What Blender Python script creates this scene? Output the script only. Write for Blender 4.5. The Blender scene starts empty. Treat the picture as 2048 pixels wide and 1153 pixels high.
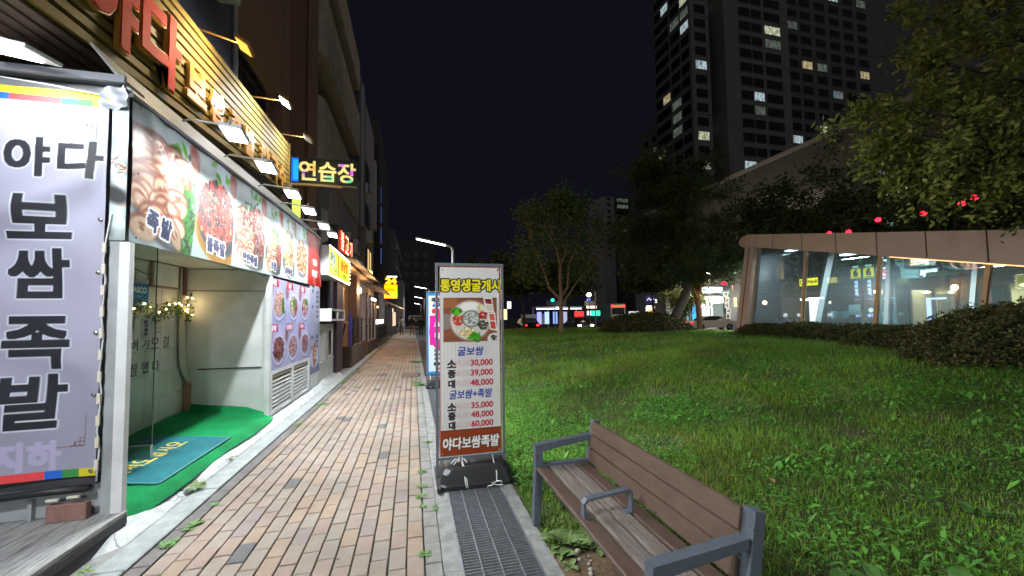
import bpy, math, random
import numpy as np
from mathutils import Vector, Matrix

# ------------------------------------------------------------------ camera, sky, light
scene = bpy.context.scene
scene.render.engine = 'CYCLES'
F_PX, PSI, PITCH, ROLL, CAM_H = 790.0, math.atan(197 / 790.0), math.radians(2.83), 0.0136, 1.58
fw = Vector((math.sin(PSI) * math.cos(PITCH), math.cos(PSI) * math.cos(PITCH), math.sin(PITCH)))
rt0 = Vector((math.cos(PSI), -math.sin(PSI), 0.0))
up0 = rt0.cross(fw)
rt = rt0 * math.cos(ROLL) - up0 * math.sin(ROLL)
up = up0 * math.cos(ROLL) + rt0 * math.sin(ROLL)
cam = bpy.data.objects.new('camera', bpy.data.cameras.new('camera'))
scene.collection.objects.link(cam)
cam.matrix_world = Matrix(((rt.x, up.x, -fw.x, 0), (rt.y, up.y, -fw.y, 0), (rt.z, up.z, -fw.z, CAM_H), (0, 0, 0, 1)))
cam.data.sensor_width = 36.0
cam.data.lens = F_PX / 2048 * 36.0
cam.data.shift_y = 18.0 / 2048
cam.data.clip_start = 0.05
cam.data.clip_end = 2000
scene.camera = cam

world = bpy.data.worlds.new('World')
scene.world = world
world.use_nodes = True
wn = world.node_tree
bg = wn.nodes['Background']
sky = wn.nodes.new('ShaderNodeTexSky')
sky.sky_type = 'NISHITA'
sky.sun_disc = False
sky.sun_elevation = math.radians(-5.5)
sky.sun_rotation = math.radians(200)
sky.air_density = 1.4
sky.dust_density = 3.0
glow = wn.nodes.new('ShaderNodeMix')          # city light thrown back by the haze evens out the dusk sky
glow.data_type = 'RGBA'
glow.inputs[0].default_value = 0.86
glow.inputs[7].default_value = (0.078, 0.080, 0.140, 1)
wn.links.new(sky.outputs[0], glow.inputs[6])
wn.links.new(glow.outputs[2], bg.inputs[0])
bg.inputs[1].default_value = 0.055

moon = bpy.data.objects.new('sun', bpy.data.lights.new('sun', 'SUN'))
scene.collection.objects.link(moon)
moon.data.energy = 0.36
moon.data.angle = math.radians(130)
moon.data.color = (0.97, 0.97, 1.0)
moon.rotation_euler = Vector((0.10, 0.60, -0.70)).to_track_quat('-Z', 'Y').to_euler()

vs = scene.view_settings
vs.view_transform = 'Standard'
vs.look = 'None'
vs.exposure = 0.35
vs.gamma = 1.0
cy = scene.cycles
cy.use_denoising = True
cy.max_bounces = 6
cy.diffuse_bounces = 3
cy.glossy_bounces = 3
cy.transmission_bounces = 4
cy.transparent_max_bounces = 12
cy.sample_clamp_indirect = 4.0
cy.caustics_reflective = False
cy.caustics_refractive = False

# ------------------------------------------------------------------ helpers
R = random.Random(7)
RN = np.random.default_rng(7)
COL = scene.collection


def lin(c):
    c = np.asarray(c, float)
    return np.where(c <= 0.04045, c / 12.92, ((c + 0.055) / 1.055) ** 2.4)


def hexc(h):
    h = h.lstrip('#')
    return tuple(lin([int(h[i:i + 2], 16) / 255 for i in (0, 2, 4)])) + (1.0,)


def sr(h):
    h = h.lstrip('#')
    return np.array([int(h[i:i + 2], 16) / 255 for i in (0, 2, 4)])


def M(name, col, rough=0.6, var=0.0, scale=6.0, bump=0.0, bscale=40.0, metal=0.0, spec=0.4, col2=None, stretch=None, emit=0.0, detail=5.0):
    """Procedural material: base colour broken up by world-space noise, optional fine relief."""
    m = bpy.data.materials.new(name)
    m.use_nodes = True
    nt = m.node_tree
    b = nt.nodes['Principled BSDF']
    c = hexc(col) if isinstance(col, str) else tuple(col) + ((1.0,) if len(col) == 3 else ())
    b.inputs['Base Color'].default_value = c
    b.inputs['Roughness'].default_value = rough
    b.inputs['Metallic'].default_value = metal
    b.inputs['Specular IOR Level'].default_value = spec
    src = None
    if var > 0 or col2 is not None or bump > 0:
        geo = nt.nodes.new('ShaderNodeNewGeometry')
        src = geo.outputs['Position']
        if stretch is not None:
            mp = nt.nodes.new('ShaderNodeMapping')
            mp.inputs['Scale'].default_value = stretch
            nt.links.new(src, mp.inputs[0])
            src = mp.outputs[0]
    if var > 0 or col2 is not None:
        n = nt.nodes.new('ShaderNodeTexNoise')
        n.inputs['Scale'].default_value = scale
        n.inputs['Detail'].default_value = detail
        n.inputs['Roughness'].default_value = 0.65
        nt.links.new(src, n.inputs['Vector'])
        rmp = nt.nodes.new('ShaderNodeMapRange')
        rmp.inputs[1].default_value = 0.32
        rmp.inputs[2].default_value = 0.68
        nt.links.new(n.outputs[0], rmp.inputs[0])
        mx = nt.nodes.new('ShaderNodeMix')
        mx.data_type = 'RGBA'
        c2 = (hexc(col2) if isinstance(col2, str) else tuple(col2)) if col2 is not None else tuple(min(1, x * (1 - var)) for x in c[:3]) + (1,)
        mx.inputs[6].default_value = c
        mx.inputs[7].default_value = c2
        nt.links.new(rmp.outputs[0], mx.inputs[0])
        nt.links.new(mx.outputs[2], b.inputs['Base Color'])
        if emit:
            nt.links.new(mx.outputs[2], b.inputs['Emission Color'])
    if bump > 0:
        n2 = nt.nodes.new('ShaderNodeTexNoise')
        n2.inputs['Scale'].default_value = bscale
        n2.inputs['Detail'].default_value = 4
        nt.links.new(src, n2.inputs['Vector'])
        bp = nt.nodes.new('ShaderNodeBump')
        bp.inputs['Strength'].default_value = bump
        bp.inputs['Distance'].default_value = 0.01
        nt.links.new(n2.outputs[0], bp.inputs['Height'])
        nt.links.new(bp.outputs[0], b.inputs['Normal'])
    if emit:
        b.inputs['Emission Strength'].default_value = emit
        if not (var > 0 or col2 is not None):
            b.inputs['Emission Color'].default_value = c
    return m


def EM(name, col, strength):
    m = bpy.data.materials.new(name)
    m.use_nodes = True
    nt = m.node_tree
    nt.nodes.remove(nt.nodes['Principled BSDF'])
    e = nt.nodes.new('ShaderNodeEmission')
    e.inputs[0].default_value = hexc(col)
    e.inputs[1].default_value = strength
    nt.links.new(e.outputs[0], nt.nodes['Material Output'].inputs[0])
    return m


def AM(name, rough=0.5, emit=0.0, spec=0.4, bump=0.0):
    """Print material: colour comes from the sheet's own printed colours (attribute Col)."""
    m = bpy.data.materials.new(name)
    m.use_nodes = True
    nt = m.node_tree
    b = nt.nodes['Principled BSDF']
    a = nt.nodes.new('ShaderNodeVertexColor')
    a.layer_name = 'Col'
    nt.links.new(a.outputs[0], b.inputs['Base Color'])
    b.inputs['Roughness'].default_value = rough
    b.inputs['Specular IOR Level'].default_value = spec
    if emit:
        nt.links.new(a.outputs[0], b.inputs['Emission Color'])
        b.inputs['Emission Strength'].default_value = emit
    return m


def GLASS(name, tint=(0.85, 0.93, 0.92), refl=0.12, rough=0.02, film=0.0):
    m = bpy.data.materials.new(name)
    m.use_nodes = True
    nt = m.node_tree
    nt.nodes.remove(nt.nodes['Principled BSDF'])
    t = nt.nodes.new('ShaderNodeBsdfTransparent')
    t.inputs[0].default_value = tuple(tint) + (1,)
    g = nt.nodes.new('ShaderNodeBsdfGlossy')
    g.inputs['Roughness'].default_value = rough
    lw = nt.nodes.new('ShaderNodeFresnel')
    lw.inputs[0].default_value = 1.5
    ad = nt.nodes.new('ShaderNodeMath')
    ad.operation = 'ADD'
    ad.inputs[1].default_value = refl
    ad.use_clamp = True
    nt.links.new(lw.outputs[0], ad.inputs[0])
    mx = nt.nodes.new('ShaderNodeMixShader')
    nt.links.new(ad.outputs[0], mx.inputs[0])
    nt.links.new(t.outputs[0], mx.inputs[1])
    nt.links.new(g.outputs[0], mx.inputs[2])
    out = mx.outputs[0]
    if film:                                   # pale film: dust, plus the haze of reflections put into the pane
        df = nt.nodes.new('ShaderNodeBsdfDiffuse'); df.inputs[0].default_value = (.8, .85, .88, 1)
        tl_ = nt.nodes.new('ShaderNodeBsdfTranslucent'); tl_.inputs[0].default_value = (.75, .85, .9, 1)
        m2 = nt.nodes.new('ShaderNodeMixShader'); m2.inputs[0].default_value = .6
        nt.links.new(df.outputs[0], m2.inputs[1]); nt.links.new(tl_.outputs[0], m2.inputs[2])
        m3 = nt.nodes.new('ShaderNodeMixShader'); m3.inputs[0].default_value = film
        nt.links.new(out, m3.inputs[1]); nt.links.new(m2.outputs[0], m3.inputs[2])
        out = m3.outputs[0]
    nt.links.new(out, nt.nodes['Material Output'].inputs[0])
    return m


def wloc(o):
    p = Vector((0, 0, 0))
    while o is not None:
        p = p + o.location
        o = o.parent
    return p


def tag(o, label=None, cat=None, group=None, kind=None):
    if label: o['label'] = label
    if cat: o['category'] = cat
    if group: o['group'] = group
    if kind: o['kind'] = kind
    return o


def thing(name, label, cat, loc=(0, 0, 0), group=None, rotz=0.0):
    o = bpy.data.objects.new(name, None)
    COL.objects.link(o)
    o.location = loc
    o.rotation_euler = (0, 0, rotz)
    o.empty_display_size = 0.1
    return tag(o, label, cat, group)


def put(name, mesh, mats, parent=None, loc=(0, 0, 0), smooth=False):
    if mats is not None and not len(mesh.materials):
        for m in (mats if isinstance(mats, (list, tuple)) else [mats]):
            mesh.materials.append(m)
    if smooth:
        mesh.polygons.foreach_set('use_smooth', np.ones(len(mesh.polygons), bool))
    o = bpy.data.objects.new(name, mesh)
    COL.objects.link(o)
    o.parent = parent
    o.location = loc
    return o


class MB:
    def __init__(s):
        s.v, s.f, s.m = [], [], []

    def add(s, vs, fs, mi=0):
        n = len(s.v)
        s.v += [tuple(p) for p in vs]
        s.f += [tuple(i + n for i in f) for f in fs]
        s.m += [mi] * len(fs)
        return s

    def box(s, x0, x1, y0, y1, z0, z1, mi=0):
        v = [(x, y, z) for x in (x0, x1) for y in (y0, y1) for z in (z0, z1)]
        return s.add(v, [(0, 1, 3, 2), (4, 6, 7, 5), (0, 4, 5, 1), (2, 3, 7, 6), (0, 2, 6, 4), (1, 5, 7, 3)], mi)

    def obox(s, c, a, b, d, mi=0):
        """box from centre and three half-axis vectors"""
        c, a, b, d = Vector(c), Vector(a), Vector(b), Vector(d)
        v = [c + a * i + b * j + d * k for i in (-1, 1) for j in (-1, 1) for k in (-1, 1)]
        return s.add(v, [(0, 1, 3, 2), (4, 6, 7, 5), (0, 4, 5, 1), (2, 3, 7, 6), (0, 2, 6, 4), (1, 5, 7, 3)], mi)

    def bar(s, p, q, w, h=None, upv=(0, 0, 1), mi=0):
        """straight square bar from p to q, width w, height h"""
        p, q = Vector(p), Vector(q)
        h = h or w
        d = (q - p)
        t = d.normalized()
        sd = t.cross(Vector(upv))
        if sd.length < 1e-4:
            sd = t.cross(Vector((1, 0, 0)))
        sd.normalize()
        u = sd.cross(t)
        return s.obox((p + q) / 2, d / 2, sd * w / 2, u * h / 2, mi)

    def bbox(s, x0, x1, y0, y1, z0, z1, b=0.01, mi=0):
        """box with chamfered edges"""
        xs, ys, zs = (x0, x1), (y0, y1), (z0, z1)
        v, idx = [], {}
        for i in (0, 1):
            for j in (0, 1):
                for k in (0, 1):
                    sx, sy, sz = (1 - 2 * i) * b, (1 - 2 * j) * b, (1 - 2 * k) * b
                    for ax, p in enumerate(((xs[i], ys[j] + sy, zs[k] + sz), (xs[i] + sx, ys[j], zs[k] + sz), (xs[i] + sx, ys[j] + sy, zs[k]))):
                        idx[(i, j, k, ax)] = len(v)
                        v.append(p)
        f = []
        q = ((0, 0), (0, 1), (1, 1), (1, 0))
        for i in (0, 1):
            f.append([idx[(i, a, c, 0)] for a, c in q][::(1 if i == 0 else -1)])
            f.append([idx[(a, i, c, 1)] for a, c in q][::(-1 if i == 0 else 1)])
            f.append([idx[(a, c, i, 2)] for a, c in q][::(1 if i == 0 else -1)])
        for a in (0, 1):
            for c in (0, 1):
                f.append((idx[(a, c, 0, 0)], idx[(a, c, 1, 0)], idx[(a, c, 1, 1)], idx[(a, c, 0, 1)]))
                f.append((idx[(a, 0, c, 0)], idx[(a, 1, c, 0)], idx[(a, 1, c, 2)], idx[(a, 0, c, 2)]))
                f.append((idx[(0, a, c, 1)], idx[(1, a, c, 1)], idx[(1, a, c, 2)], idx[(0, a, c, 2)]))
                for e in (0, 1):
                    f.append((idx[(a, c, e, 0)], idx[(a, c, e, 1)], idx[(a, c, e, 2)]))
        return s.add(v, f, mi)

    def prism(s, pts, axis, d0, d1, mi=0):
        """2-D outline extruded along an axis: axis 'x' takes (y,z), 'y' takes (x,z), 'z' takes (x,y)"""
        def P(p, d):
            return {'x': (d, p[0], p[1]), 'y': (p[0], d, p[1]), 'z': (p[0], p[1], d)}[axis]
        n = len(pts)
        v = [P(p, d0) for p in pts] + [P(p, d1) for p in pts]
        f = [tuple(range(n))[::-1], tuple(range(n, 2 * n))] + [(i, (i + 1) % n, n + (i + 1) % n, n + i) for i in range(n)]
        return s.add(v, f, mi)

    def tube(s, path, r, n=7, cap=True, mi=0):
        path = [Vector(p) for p in path]
        rr = r if isinstance(r, (list, tuple)) else [r] * len(path)
        v, f = [], []
        ref = None
        for i, p in enumerate(path):
            t = (path[min(i + 1, len(path) - 1)] - path[max(i - 1, 0)]).normalized()
            if ref is None:
                ref = t.orthogonal().normalized()
            ref = (ref - t * ref.dot(t))
            ref = ref.normalized() if ref.length > 1e-5 else t.orthogonal().normalized()
            b = t.cross(ref)
            for k in range(n):
                a = 2 * math.pi * k / n
                v.append(p + (ref * math.cos(a) + b * math.sin(a)) * rr[i])
        for i in range(len(path) - 1):
            for k in range(n):
                f.append((i * n + k, i * n + (k + 1) % n, (i + 1) * n + (k + 1) % n, (i + 1) * n + k))
        if cap:
            f.append(tuple(range(n))[::-1])
            f.append(tuple((len(path) - 1) * n + k for k in range(n)))
        return s.add(v, f, mi)

    def lathe(s, prof, c=(0, 0, 0), n=16, axis='z', mi=0):
        v, f = [], []
        for r, h in prof:
            for k in range(n):
                a = 2 * math.pi * k / n
                x, y = r * math.cos(a), r * math.sin(a)
                v.append({'z': (c[0] + x, c[1] + y, c[2] + h), 'x': (c[0] + h, c[1] + x, c[2] + y), 'y': (c[0] + x, c[1] + h, c[2] + y)}[axis])
        for i in range(len(prof) - 1):
            for k in range(n):
                f.append((i * n + k, i * n + (k + 1) % n, (i + 1) * n + (k + 1) % n, (i + 1) * n + k))
        f.append(tuple(range(n))[::-1])
        f.append(tuple((len(prof) - 1) * n + k for k in range(n)))
        return s.add(v, f, mi)

    def quad(s, a, b, c, d, mi=0):
        return s.add([a, b, c, d], [(0, 1, 2, 3)], mi)

    def build(s, name, mats, parent=None, smooth=False, local=False):
        a = np.array(s.v, float)
        c = np.zeros(3)
        if not local:
            lo, hi = a.min(0), a.max(0)
            c = np.array([(lo[0] + hi[0]) / 2, (lo[1] + hi[1]) / 2, lo[2]])
        me = bpy.data.meshes.new(name)
        me.from_pydata((a - c).tolist(), [], s.f)
        o = put(name, me, mats, parent, smooth=smooth)
        if any(s.m):
            me.polygons.foreach_set('material_index', s.m)
        if not local:
            o.location = Vector(c) - (wloc(parent) if parent else Vector((0, 0, 0)))
        return o


def dup(o, loc, parent=None, name=None):
    """a copy of one mesh object that shares its mesh; loc in world space"""
    c = o.copy()
    if name: c.name = name
    COL.objects.link(c)
    c.parent = parent
    c.location = Vector(loc) - (wloc(parent) if parent else Vector((0, 0, 0)))
    return c


def dup_tree(root, loc, rotz=None, label=None, group=None):
    """a copy of a thing with its parts and sub-parts"""
    def cp(o, par):
        c = o.copy()
        COL.objects.link(c)
        c.parent = par
        for ch in o.children:
            cp(ch, c)
        return c
    r = cp(root, None)
    r.location = loc
    if rotz is not None: r.rotation_euler = (0, 0, rotz)
    if label: r['label'] = label
    if group: r['group'] = group
    return r


def npmesh(name, v, faces, mats, parent=None, mi=None, loc=(0, 0, 0), smooth=False, colors=None):
    """mesh from numpy arrays; faces (n,3) or (n,4)"""
    v = np.asarray(v, np.float32)
    faces = np.asarray(faces, np.int32)
    k = faces.shape[1]
    me = bpy.data.meshes.new(name)
    me.vertices.add(len(v))
    me.vertices.foreach_set('co', v.ravel())
    me.loops.add(faces.size)
    me.loops.foreach_set('vertex_index', faces.ravel())
    me.polygons.add(len(faces))
    me.polygons.foreach_set('loop_start', np.arange(0, faces.size, k, dtype=np.int32))
    me.polygons.foreach_set('loop_total', np.full(len(faces), k, np.int32))
    if mi is not None:
        me.polygons.foreach_set('material_index', np.asarray(mi, np.int32))
    if colors is not None:
        a = me.color_attributes.new('Col', 'FLOAT_COLOR', 'POINT')
        cc = np.ones((len(v), 4), np.float32)
        cc[:, :3] = colors
        a.data.foreach_set('color', cc.ravel())
    me.update(calc_edges=True)
    return put(name, me, mats, parent, loc, smooth)


# ------------------------------------------------------------------ lettering
_tc = {}
_tobj = []


def glyphs(s, extrude=0.0, offset=0.0, spacing=1.0):
    """triangulated lettering of a string: verts centred on x, baseline at 0, size 1"""
    key = (s, extrude, offset, spacing)
    if key in _tc:
        return _tc[key]
    if not _tobj:
        _tobj.append(bpy.data.objects.new('lettering', bpy.data.curves.new('lettering', 'FONT')))
    ob = _tobj[0]
    cu = ob.data
    cu.body = s
    cu.size = 1.0
    cu.extrude = extrude
    cu.offset = offset
    cu.space_character = spacing
    cu.align_x = 'CENTER'
    cu.resolution_u = 3
    me = bpy.data.meshes.new_from_object(ob)
    me.calc_loop_triangles()
    v = np.array([p.co[:] for p in me.vertices]).reshape(-1, 3)
    t = np.array([tuple(x.vertices) for x in me.loop_triangles], int).reshape(-1, 3)
    bpy.data.meshes.remove(me)
    _tc[key] = (v, t)
    return v, t


class Canvas:
    """a printed sheet's artwork: flat colours on a fine grid, in metres, origin bottom left"""
    def __init__(s, w, h, res, base):
        s.w, s.h, s.res = w, h, res
        s.nx, s.ny = int(round(w / res)) + 1, int(round(h / res)) + 1
        s.a = np.empty((s.ny, s.nx, 3))
        s.a[:] = sr(base) if isinstance(base, str) else base
        s.X, s.Y = np.meshgrid(np.linspace(0, w, s.nx), np.linspace(0, h, s.ny))

    def _blend(s, mask, c, al=1.0):
        c = sr(c) if isinstance(c, str) else np.asarray(c)
        m = (mask * al)[..., None]
        s.a[:] = s.a * (1 - m) + c * m

    def rect(s, x0, y0, x1, y1, c, al=1.0):
        s._blend(((s.X >= x0) & (s.X <= x1) & (s.Y >= y0) & (s.Y <= y1)).astype(float), c, al)

    def poly(s, pts, c, al=1.0):
        ins = np.zeros_like(s.X, bool)
        n = len(pts)
        for i in range(n):
            (x0, y0), (x1, y1) = pts[i], pts[(i + 1) % n]
            if y0 == y1: continue
            cr = ((y0 > s.Y) != (y1 > s.Y)) & (s.X < (x1 - x0) * (s.Y - y0) / (y1 - y0) + x0)
            ins ^= cr
        s._blend(ins.astype(float), c, al)

    def ell(s, cx, cy, rx, ry, c, ang=0.0, al=1.0, soft=0.15):
        m = max(rx, ry) * 1.3 + 2 * s.res
        i0, i1 = max(0, int((cy - m) / s.res)), min(s.ny, int((cy + m) / s.res) + 2)
        j0, j1 = max(0, int((cx - m) / s.res)), min(s.nx, int((cx + m) / s.res) + 2)
        if i0 >= i1 or j0 >= j1: return
        dx, dy = s.X[i0:i1, j0:j1] - cx, s.Y[i0:i1, j0:j1] - cy
        ca, sa = math.cos(ang), math.sin(ang)
        d = np.sqrt(((dx * ca + dy * sa) / rx) ** 2 + ((-dx * sa + dy * ca) / ry) ** 2)
        k = (np.clip((1 - d) / soft + 0.5, 0, 1) * al)[..., None]
        c = sr(c) if isinstance(c, str) else np.asarray(c)
        s.a[i0:i1, j0:j1] = s.a[i0:i1, j0:j1] * (1 - k) + c * k

    def noise(s, amt, seed=1, cell=0.15):
        rg = np.random.default_rng(seed)
        gx, gy = int(s.w / cell) + 3, int(s.h / cell) + 3
        g = rg.normal(size=(gy, gx))
        fx, fy = s.X / cell, s.Y / cell
        ix, iy = fx.astype(int), fy.astype(int)
        tx, ty = fx - ix, fy - iy
        tx, ty = tx * tx * (3 - 2 * tx), ty * ty * (3 - 2 * ty)
        v = (g[iy, ix] * (1 - tx) + g[iy, ix + 1] * tx) * (1 - ty) + (g[iy + 1, ix] * (1 - tx) + g[iy + 1, ix + 1] * tx) * ty
        s.a *= (1 + amt * v)[..., None]

    def text(s, t, cx, cy, hgt, c, weight=0.0, outline=None, aspect=1.0, shear=0.0, rot=0.0, spacing=1.0, vcenter=True, al=1.0):
        v, tr = glyphs(t, spacing=spacing)
        if not len(tr): return
        q = v[:, :2].copy()
        lo, hi = q.min(0), q.max(0)
        k = hgt / max(1e-6, hi[1] - lo[1])
        q = (q - (lo + hi) / 2) * k
        q[:, 0] = q[:, 0] * aspect + q[:, 1] * shear
        ca, sa = math.cos(rot), math.sin(rot)
        q = q @ np.array([[ca, sa], [-sa, ca]]) + np.array([cx, cy])
        ss = 2
        px = q / s.res * ss
        pad = (weight + (outline[1] if outline else 0)) / s.res + 3
        jx0, iy0 = max(0, int(q[:, 0].min() / s.res - pad)), max(0, int(q[:, 1].min() / s.res - pad))
        jx1, iy1 = min(s.nx, int(q[:, 0].max() / s.res + pad) + 1), min(s.ny, int(q[:, 1].max() / s.res + pad) + 1)
        if jx1 <= jx0 or iy1 <= iy0: return
        px = px - np.array([jx0, iy0]) * ss
        H, W = (iy1 - iy0) * ss, (jx1 - jx0) * ss
        m = np.zeros((H, W), bool)
        for a, b, d in px[tr]:
            x0, x1 = int(max(0, math.floor(min(a[0], b[0], d[0])))), int(min(W - 1, math.ceil(max(a[0], b[0], d[0]))))
            y0, y1 = int(max(0, math.floor(min(a[1], b[1], d[1])))), int(min(H - 1, math.ceil(max(a[1], b[1], d[1]))))
            if x1 < x0 or y1 < y0: continue
            gx, gy = np.meshgrid(np.arange(x0, x1 + 1), np.arange(y0, y1 + 1))
            def e(p, r): return (r[0] - p[0]) * (gy - p[1]) - (r[1] - p[1]) * (gx - p[0])
            e0, e1, e2 = e(a, b), e(b, d), e(d, a)
            m[y0:y1 + 1, x0:x1 + 1] |= ((e0 >= 0) & (e1 >= 0) & (e2 >= 0)) | ((e0 <= 0) & (e1 <= 0) & (e2 <= 0))

        def dil(mm, r, square=False):
            k = int(round(r / s.res * ss))
            out = mm.copy()
            if square:
                for dx in range(-k, k + 1): out |= np.roll(mm, dx, 1)
                o2 = out.copy()
                for dy in range(-k, k + 1): out |= np.roll(o2, dy, 0)
                return out
            for dy in range(-k, k + 1):
                w_ = int(math.sqrt(max(0, k * k + .5 - dy * dy)))
                row = np.roll(mm, dy, 0)
                for dx in range(-w_, w_ + 1): out |= np.roll(row, dx, 1)
            return out

        def down(mm):
            full = np.zeros((s.ny, s.nx))
            full[iy0:iy1, jx0:jx1] = mm.reshape(iy1 - iy0, ss, jx1 - jx0, ss).mean((1, 3))
            return full
        mw = dil(m, weight, True) if weight else m
        if outline:
            s._blend(down(dil(mw, outline[1])), outline[0], al)
        s._blend(down(mw), c, al)

    def sheet(s, name, O, U, V, mat, parent=None, disp=None):
        """lay the print out as a real sheet: O bottom-left corner, U and V unit vectors"""
        O, U, V = np.array(O, float), np.array(U, float), np.array(V, float)
        N = np.cross(U, V)
        P = O + s.X[..., None] * U + s.Y[..., None] * V
        if disp is not None:
            P = P + disp(s.X, s.Y)[..., None] * N
        idx = np.arange(s.nx * s.ny).reshape(s.ny, s.nx)
        f = np.stack([idx[:-1, :-1], idx[:-1, 1:], idx[1:, 1:], idx[1:, :-1]], -1).reshape(-1, 4)
        v = P.reshape(-1, 3)
        c = v.mean(0)
        base = wloc(parent) if parent else Vector((0, 0, 0))
        return npmesh(name, v - c, f, mat, parent, loc=Vector(c) - base, smooth=True, colors=lin(np.clip(s.a, 0, 1)).reshape(-1, 3))


def letters3d(s, O, U, V, height, depth, front, side, parent, name='letter', weight=0.0, aspect=1.0, lift=0.0):
    """one raised letter block: O centre of its back on the wall"""
    v, t = glyphs(s, extrude=0.5, offset=weight)
    q = v.copy()
    lo, hi = q.min(0), q.max(0)
    k = height / (hi[1] - lo[1])
    x = (q[:, 0] - (lo[0] + hi[0]) / 2) * k * aspect
    y = (q[:, 1] - (lo[1] + hi[1]) / 2) * k
    z = (q[:, 2] + 0.5) * depth + lift
    U, V = np.array(U, float), np.array(V, float)
    N = np.cross(U, V)
    P = np.array(O) + x[:, None] * U + y[:, None] * V + z[:, None] * N
    fl = (q[t][:, :, 2].min(1) > 0.49)
    c = P.mean(0)
    return npmesh(name, P - c, t, [side, front], parent, mi=fl.astype(int), loc=Vector(c) - (wloc(parent) if parent else Vector((0, 0, 0))))


def area(name, loc, aim, sx, sy, power, color=(1, 1, 1), parent=None, spread=180):
    L = bpy.data.lights.new(name, 'AREA')
    L.shape = 'RECTANGLE'
    L.size, L.size_y = sx, sy
    L.energy = power
    L.color = color
    L.spread = math.radians(spread)
    o = bpy.data.objects.new(name, L)
    COL.objects.link(o)
    o.parent = parent
    o.location = Vector(loc) - (wloc(parent) if parent else Vector((0, 0, 0)))
    o.rotation_euler = Vector(aim).to_track_quat('-Z', 'Y').to_euler()
    return o


def point(name, loc, power, color=(1, 1, 1), parent=None, r=0.05):
    L = bpy.data.lights.new(name, 'POINT')
    L.energy = power
    L.color = color
    L.shadow_soft_size = r
    o = bpy.data.objects.new(name, L)
    COL.objects.link(o)
    o.parent = parent
    o.location = Vector(loc) - (wloc(parent) if parent else Vector((0, 0, 0)))
    return o


def sstep(t):
    t = np.clip(t, 0, 1)
    return t * t * (3 - 2 * t)

# ------------------------------------------------------------------ shared materials
m_asphalt = M('asphalt', (0.045, 0.045, 0.048), 0.85, var=0.4, scale=3, bump=0.4, bscale=120)
m_concrete = M('weathered_concrete', (0.29, 0.29, 0.28), 0.85, var=0.5, scale=9, bump=0.6, bscale=70, detail=8)
m_kerb = M('kerb_concrete', (0.34, 0.365, 0.36), 0.8, var=0.35, scale=7, bump=0.5, bscale=60, detail=8)
m_whitecon = M('white_painted_concrete', (0.52, 0.55, 0.57), 0.6, col2=(0.33, 0.34, 0.33, 1), scale=7, bump=0.6, bscale=22, detail=9)
def add_cracks(m, scale=2.2, width=0.012, dark=(0.05, 0.05, 0.045, 1)):
    nt = m.node_tree
    b = nt.nodes['Principled BSDF']
    src = b.inputs['Base Color'].links[0].from_socket
    geo = nt.nodes.new('ShaderNodeNewGeometry')
    nz = nt.nodes.new('ShaderNodeTexNoise'); nz.inputs['Scale'].default_value = 6.0
    ad = nt.nodes.new('ShaderNodeVectorMath'); ad.operation = 'MULTIPLY_ADD'
    ad.inputs[1].default_value = (.25, .25, .25)
    nt.links.new(geo.outputs['Position'], nz.inputs['Vector'])
    nt.links.new(nz.outputs['Color'], ad.inputs[0]); nt.links.new(geo.outputs['Position'], ad.inputs[2])
    vo = nt.nodes.new('ShaderNodeTexVoronoi'); vo.feature = 'DISTANCE_TO_EDGE'; vo.inputs['Scale'].default_value = scale
    nt.links.new(ad.outputs[0], vo.inputs['Vector'])
    mr = nt.nodes.new('ShaderNodeMapRange'); mr.inputs[1].default_value = 0; mr.inputs[2].default_value = width; mr.inputs[3].default_value = 1; mr.inputs[4].default_value = 0
    nt.links.new(vo.outputs['Distance'], mr.inputs[0])
    mx = nt.nodes.new('ShaderNodeMix'); mx.data_type = 'RGBA'; mx.inputs[7].default_value = dark
    nt.links.new(mr.outputs[0], mx.inputs[0]); nt.links.new(src, mx.inputs[6]); nt.links.new(mx.outputs[2], b.inputs['Base Color'])


add_cracks(m_whitecon, 1.9, .012)
add_cracks(m_concrete, 2.6, .008, (.09, .09, .085, 1))
m_joint = M('mossy_joint', (0.035, 0.030, 0.024), 0.95, col2=(0.045, 0.070, 0.018, 1), scale=2.5)
m_soil = M('bare_soil', (0.16, 0.105, 0.06), 0.95, var=0.55, scale=18, bump=1.0, bscale=45, detail=8)
m_turfsoil = M('lawn_soil', (0.075, 0.070, 0.030), 0.95, col2=(0.035, 0.060, 0.016, 1), scale=3, bump=0.8, bscale=30)
m_galv = M('galvanised_steel', (0.42, 0.44, 0.47), 0.42, var=0.35, scale=25, metal=0.75)
m_galvdark = M('dark_drain_pit', (0.03, 0.033, 0.036), 0.8, var=0.3)
BR = [M('brick_sand', (0.285, 0.233, 0.188), 0.8, col2=(0.246, 0.190, 0.150, 1), scale=9, bump=0.5, bscale=170, detail=9),
      M('brick_salmon', (0.285, 0.219, 0.178), 0.8, col2=(0.253, 0.184, 0.145, 1), scale=11, bump=0.5, bscale=170, detail=9),
      M('brick_peach', (0.301, 0.228, 0.171), 0.8, col2=(0.266, 0.187, 0.135, 1), scale=8, bump=0.5, bscale=170, detail=9),
      M('brick_buff', (0.270, 0.230, 0.192), 0.8, col2=(0.253, 0.201, 0.162, 1), scale=8, bump=0.5, bscale=170, detail=9),
      M('brick_mauve', (0.246, 0.198, 0.184), 0.8, col2=(0.220, 0.171, 0.158, 1), scale=10, bump=0.5, bscale=170, detail=9),
      M('brick_slate', (0.125, 0.12, 0.122), 0.8, var=0.25, scale=14, bump=0.5, bscale=170, detail=9),
      M('paver_brown', (0.175, 0.158, 0.152), 0.82, var=0.35, scale=8, bump=0.5, bscale=150, detail=9),
      M('paver_grey', (0.26, 0.25, 0.232), 0.85, var=0.35, scale=8, bump=0.6, bscale=150, detail=9)]


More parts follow.
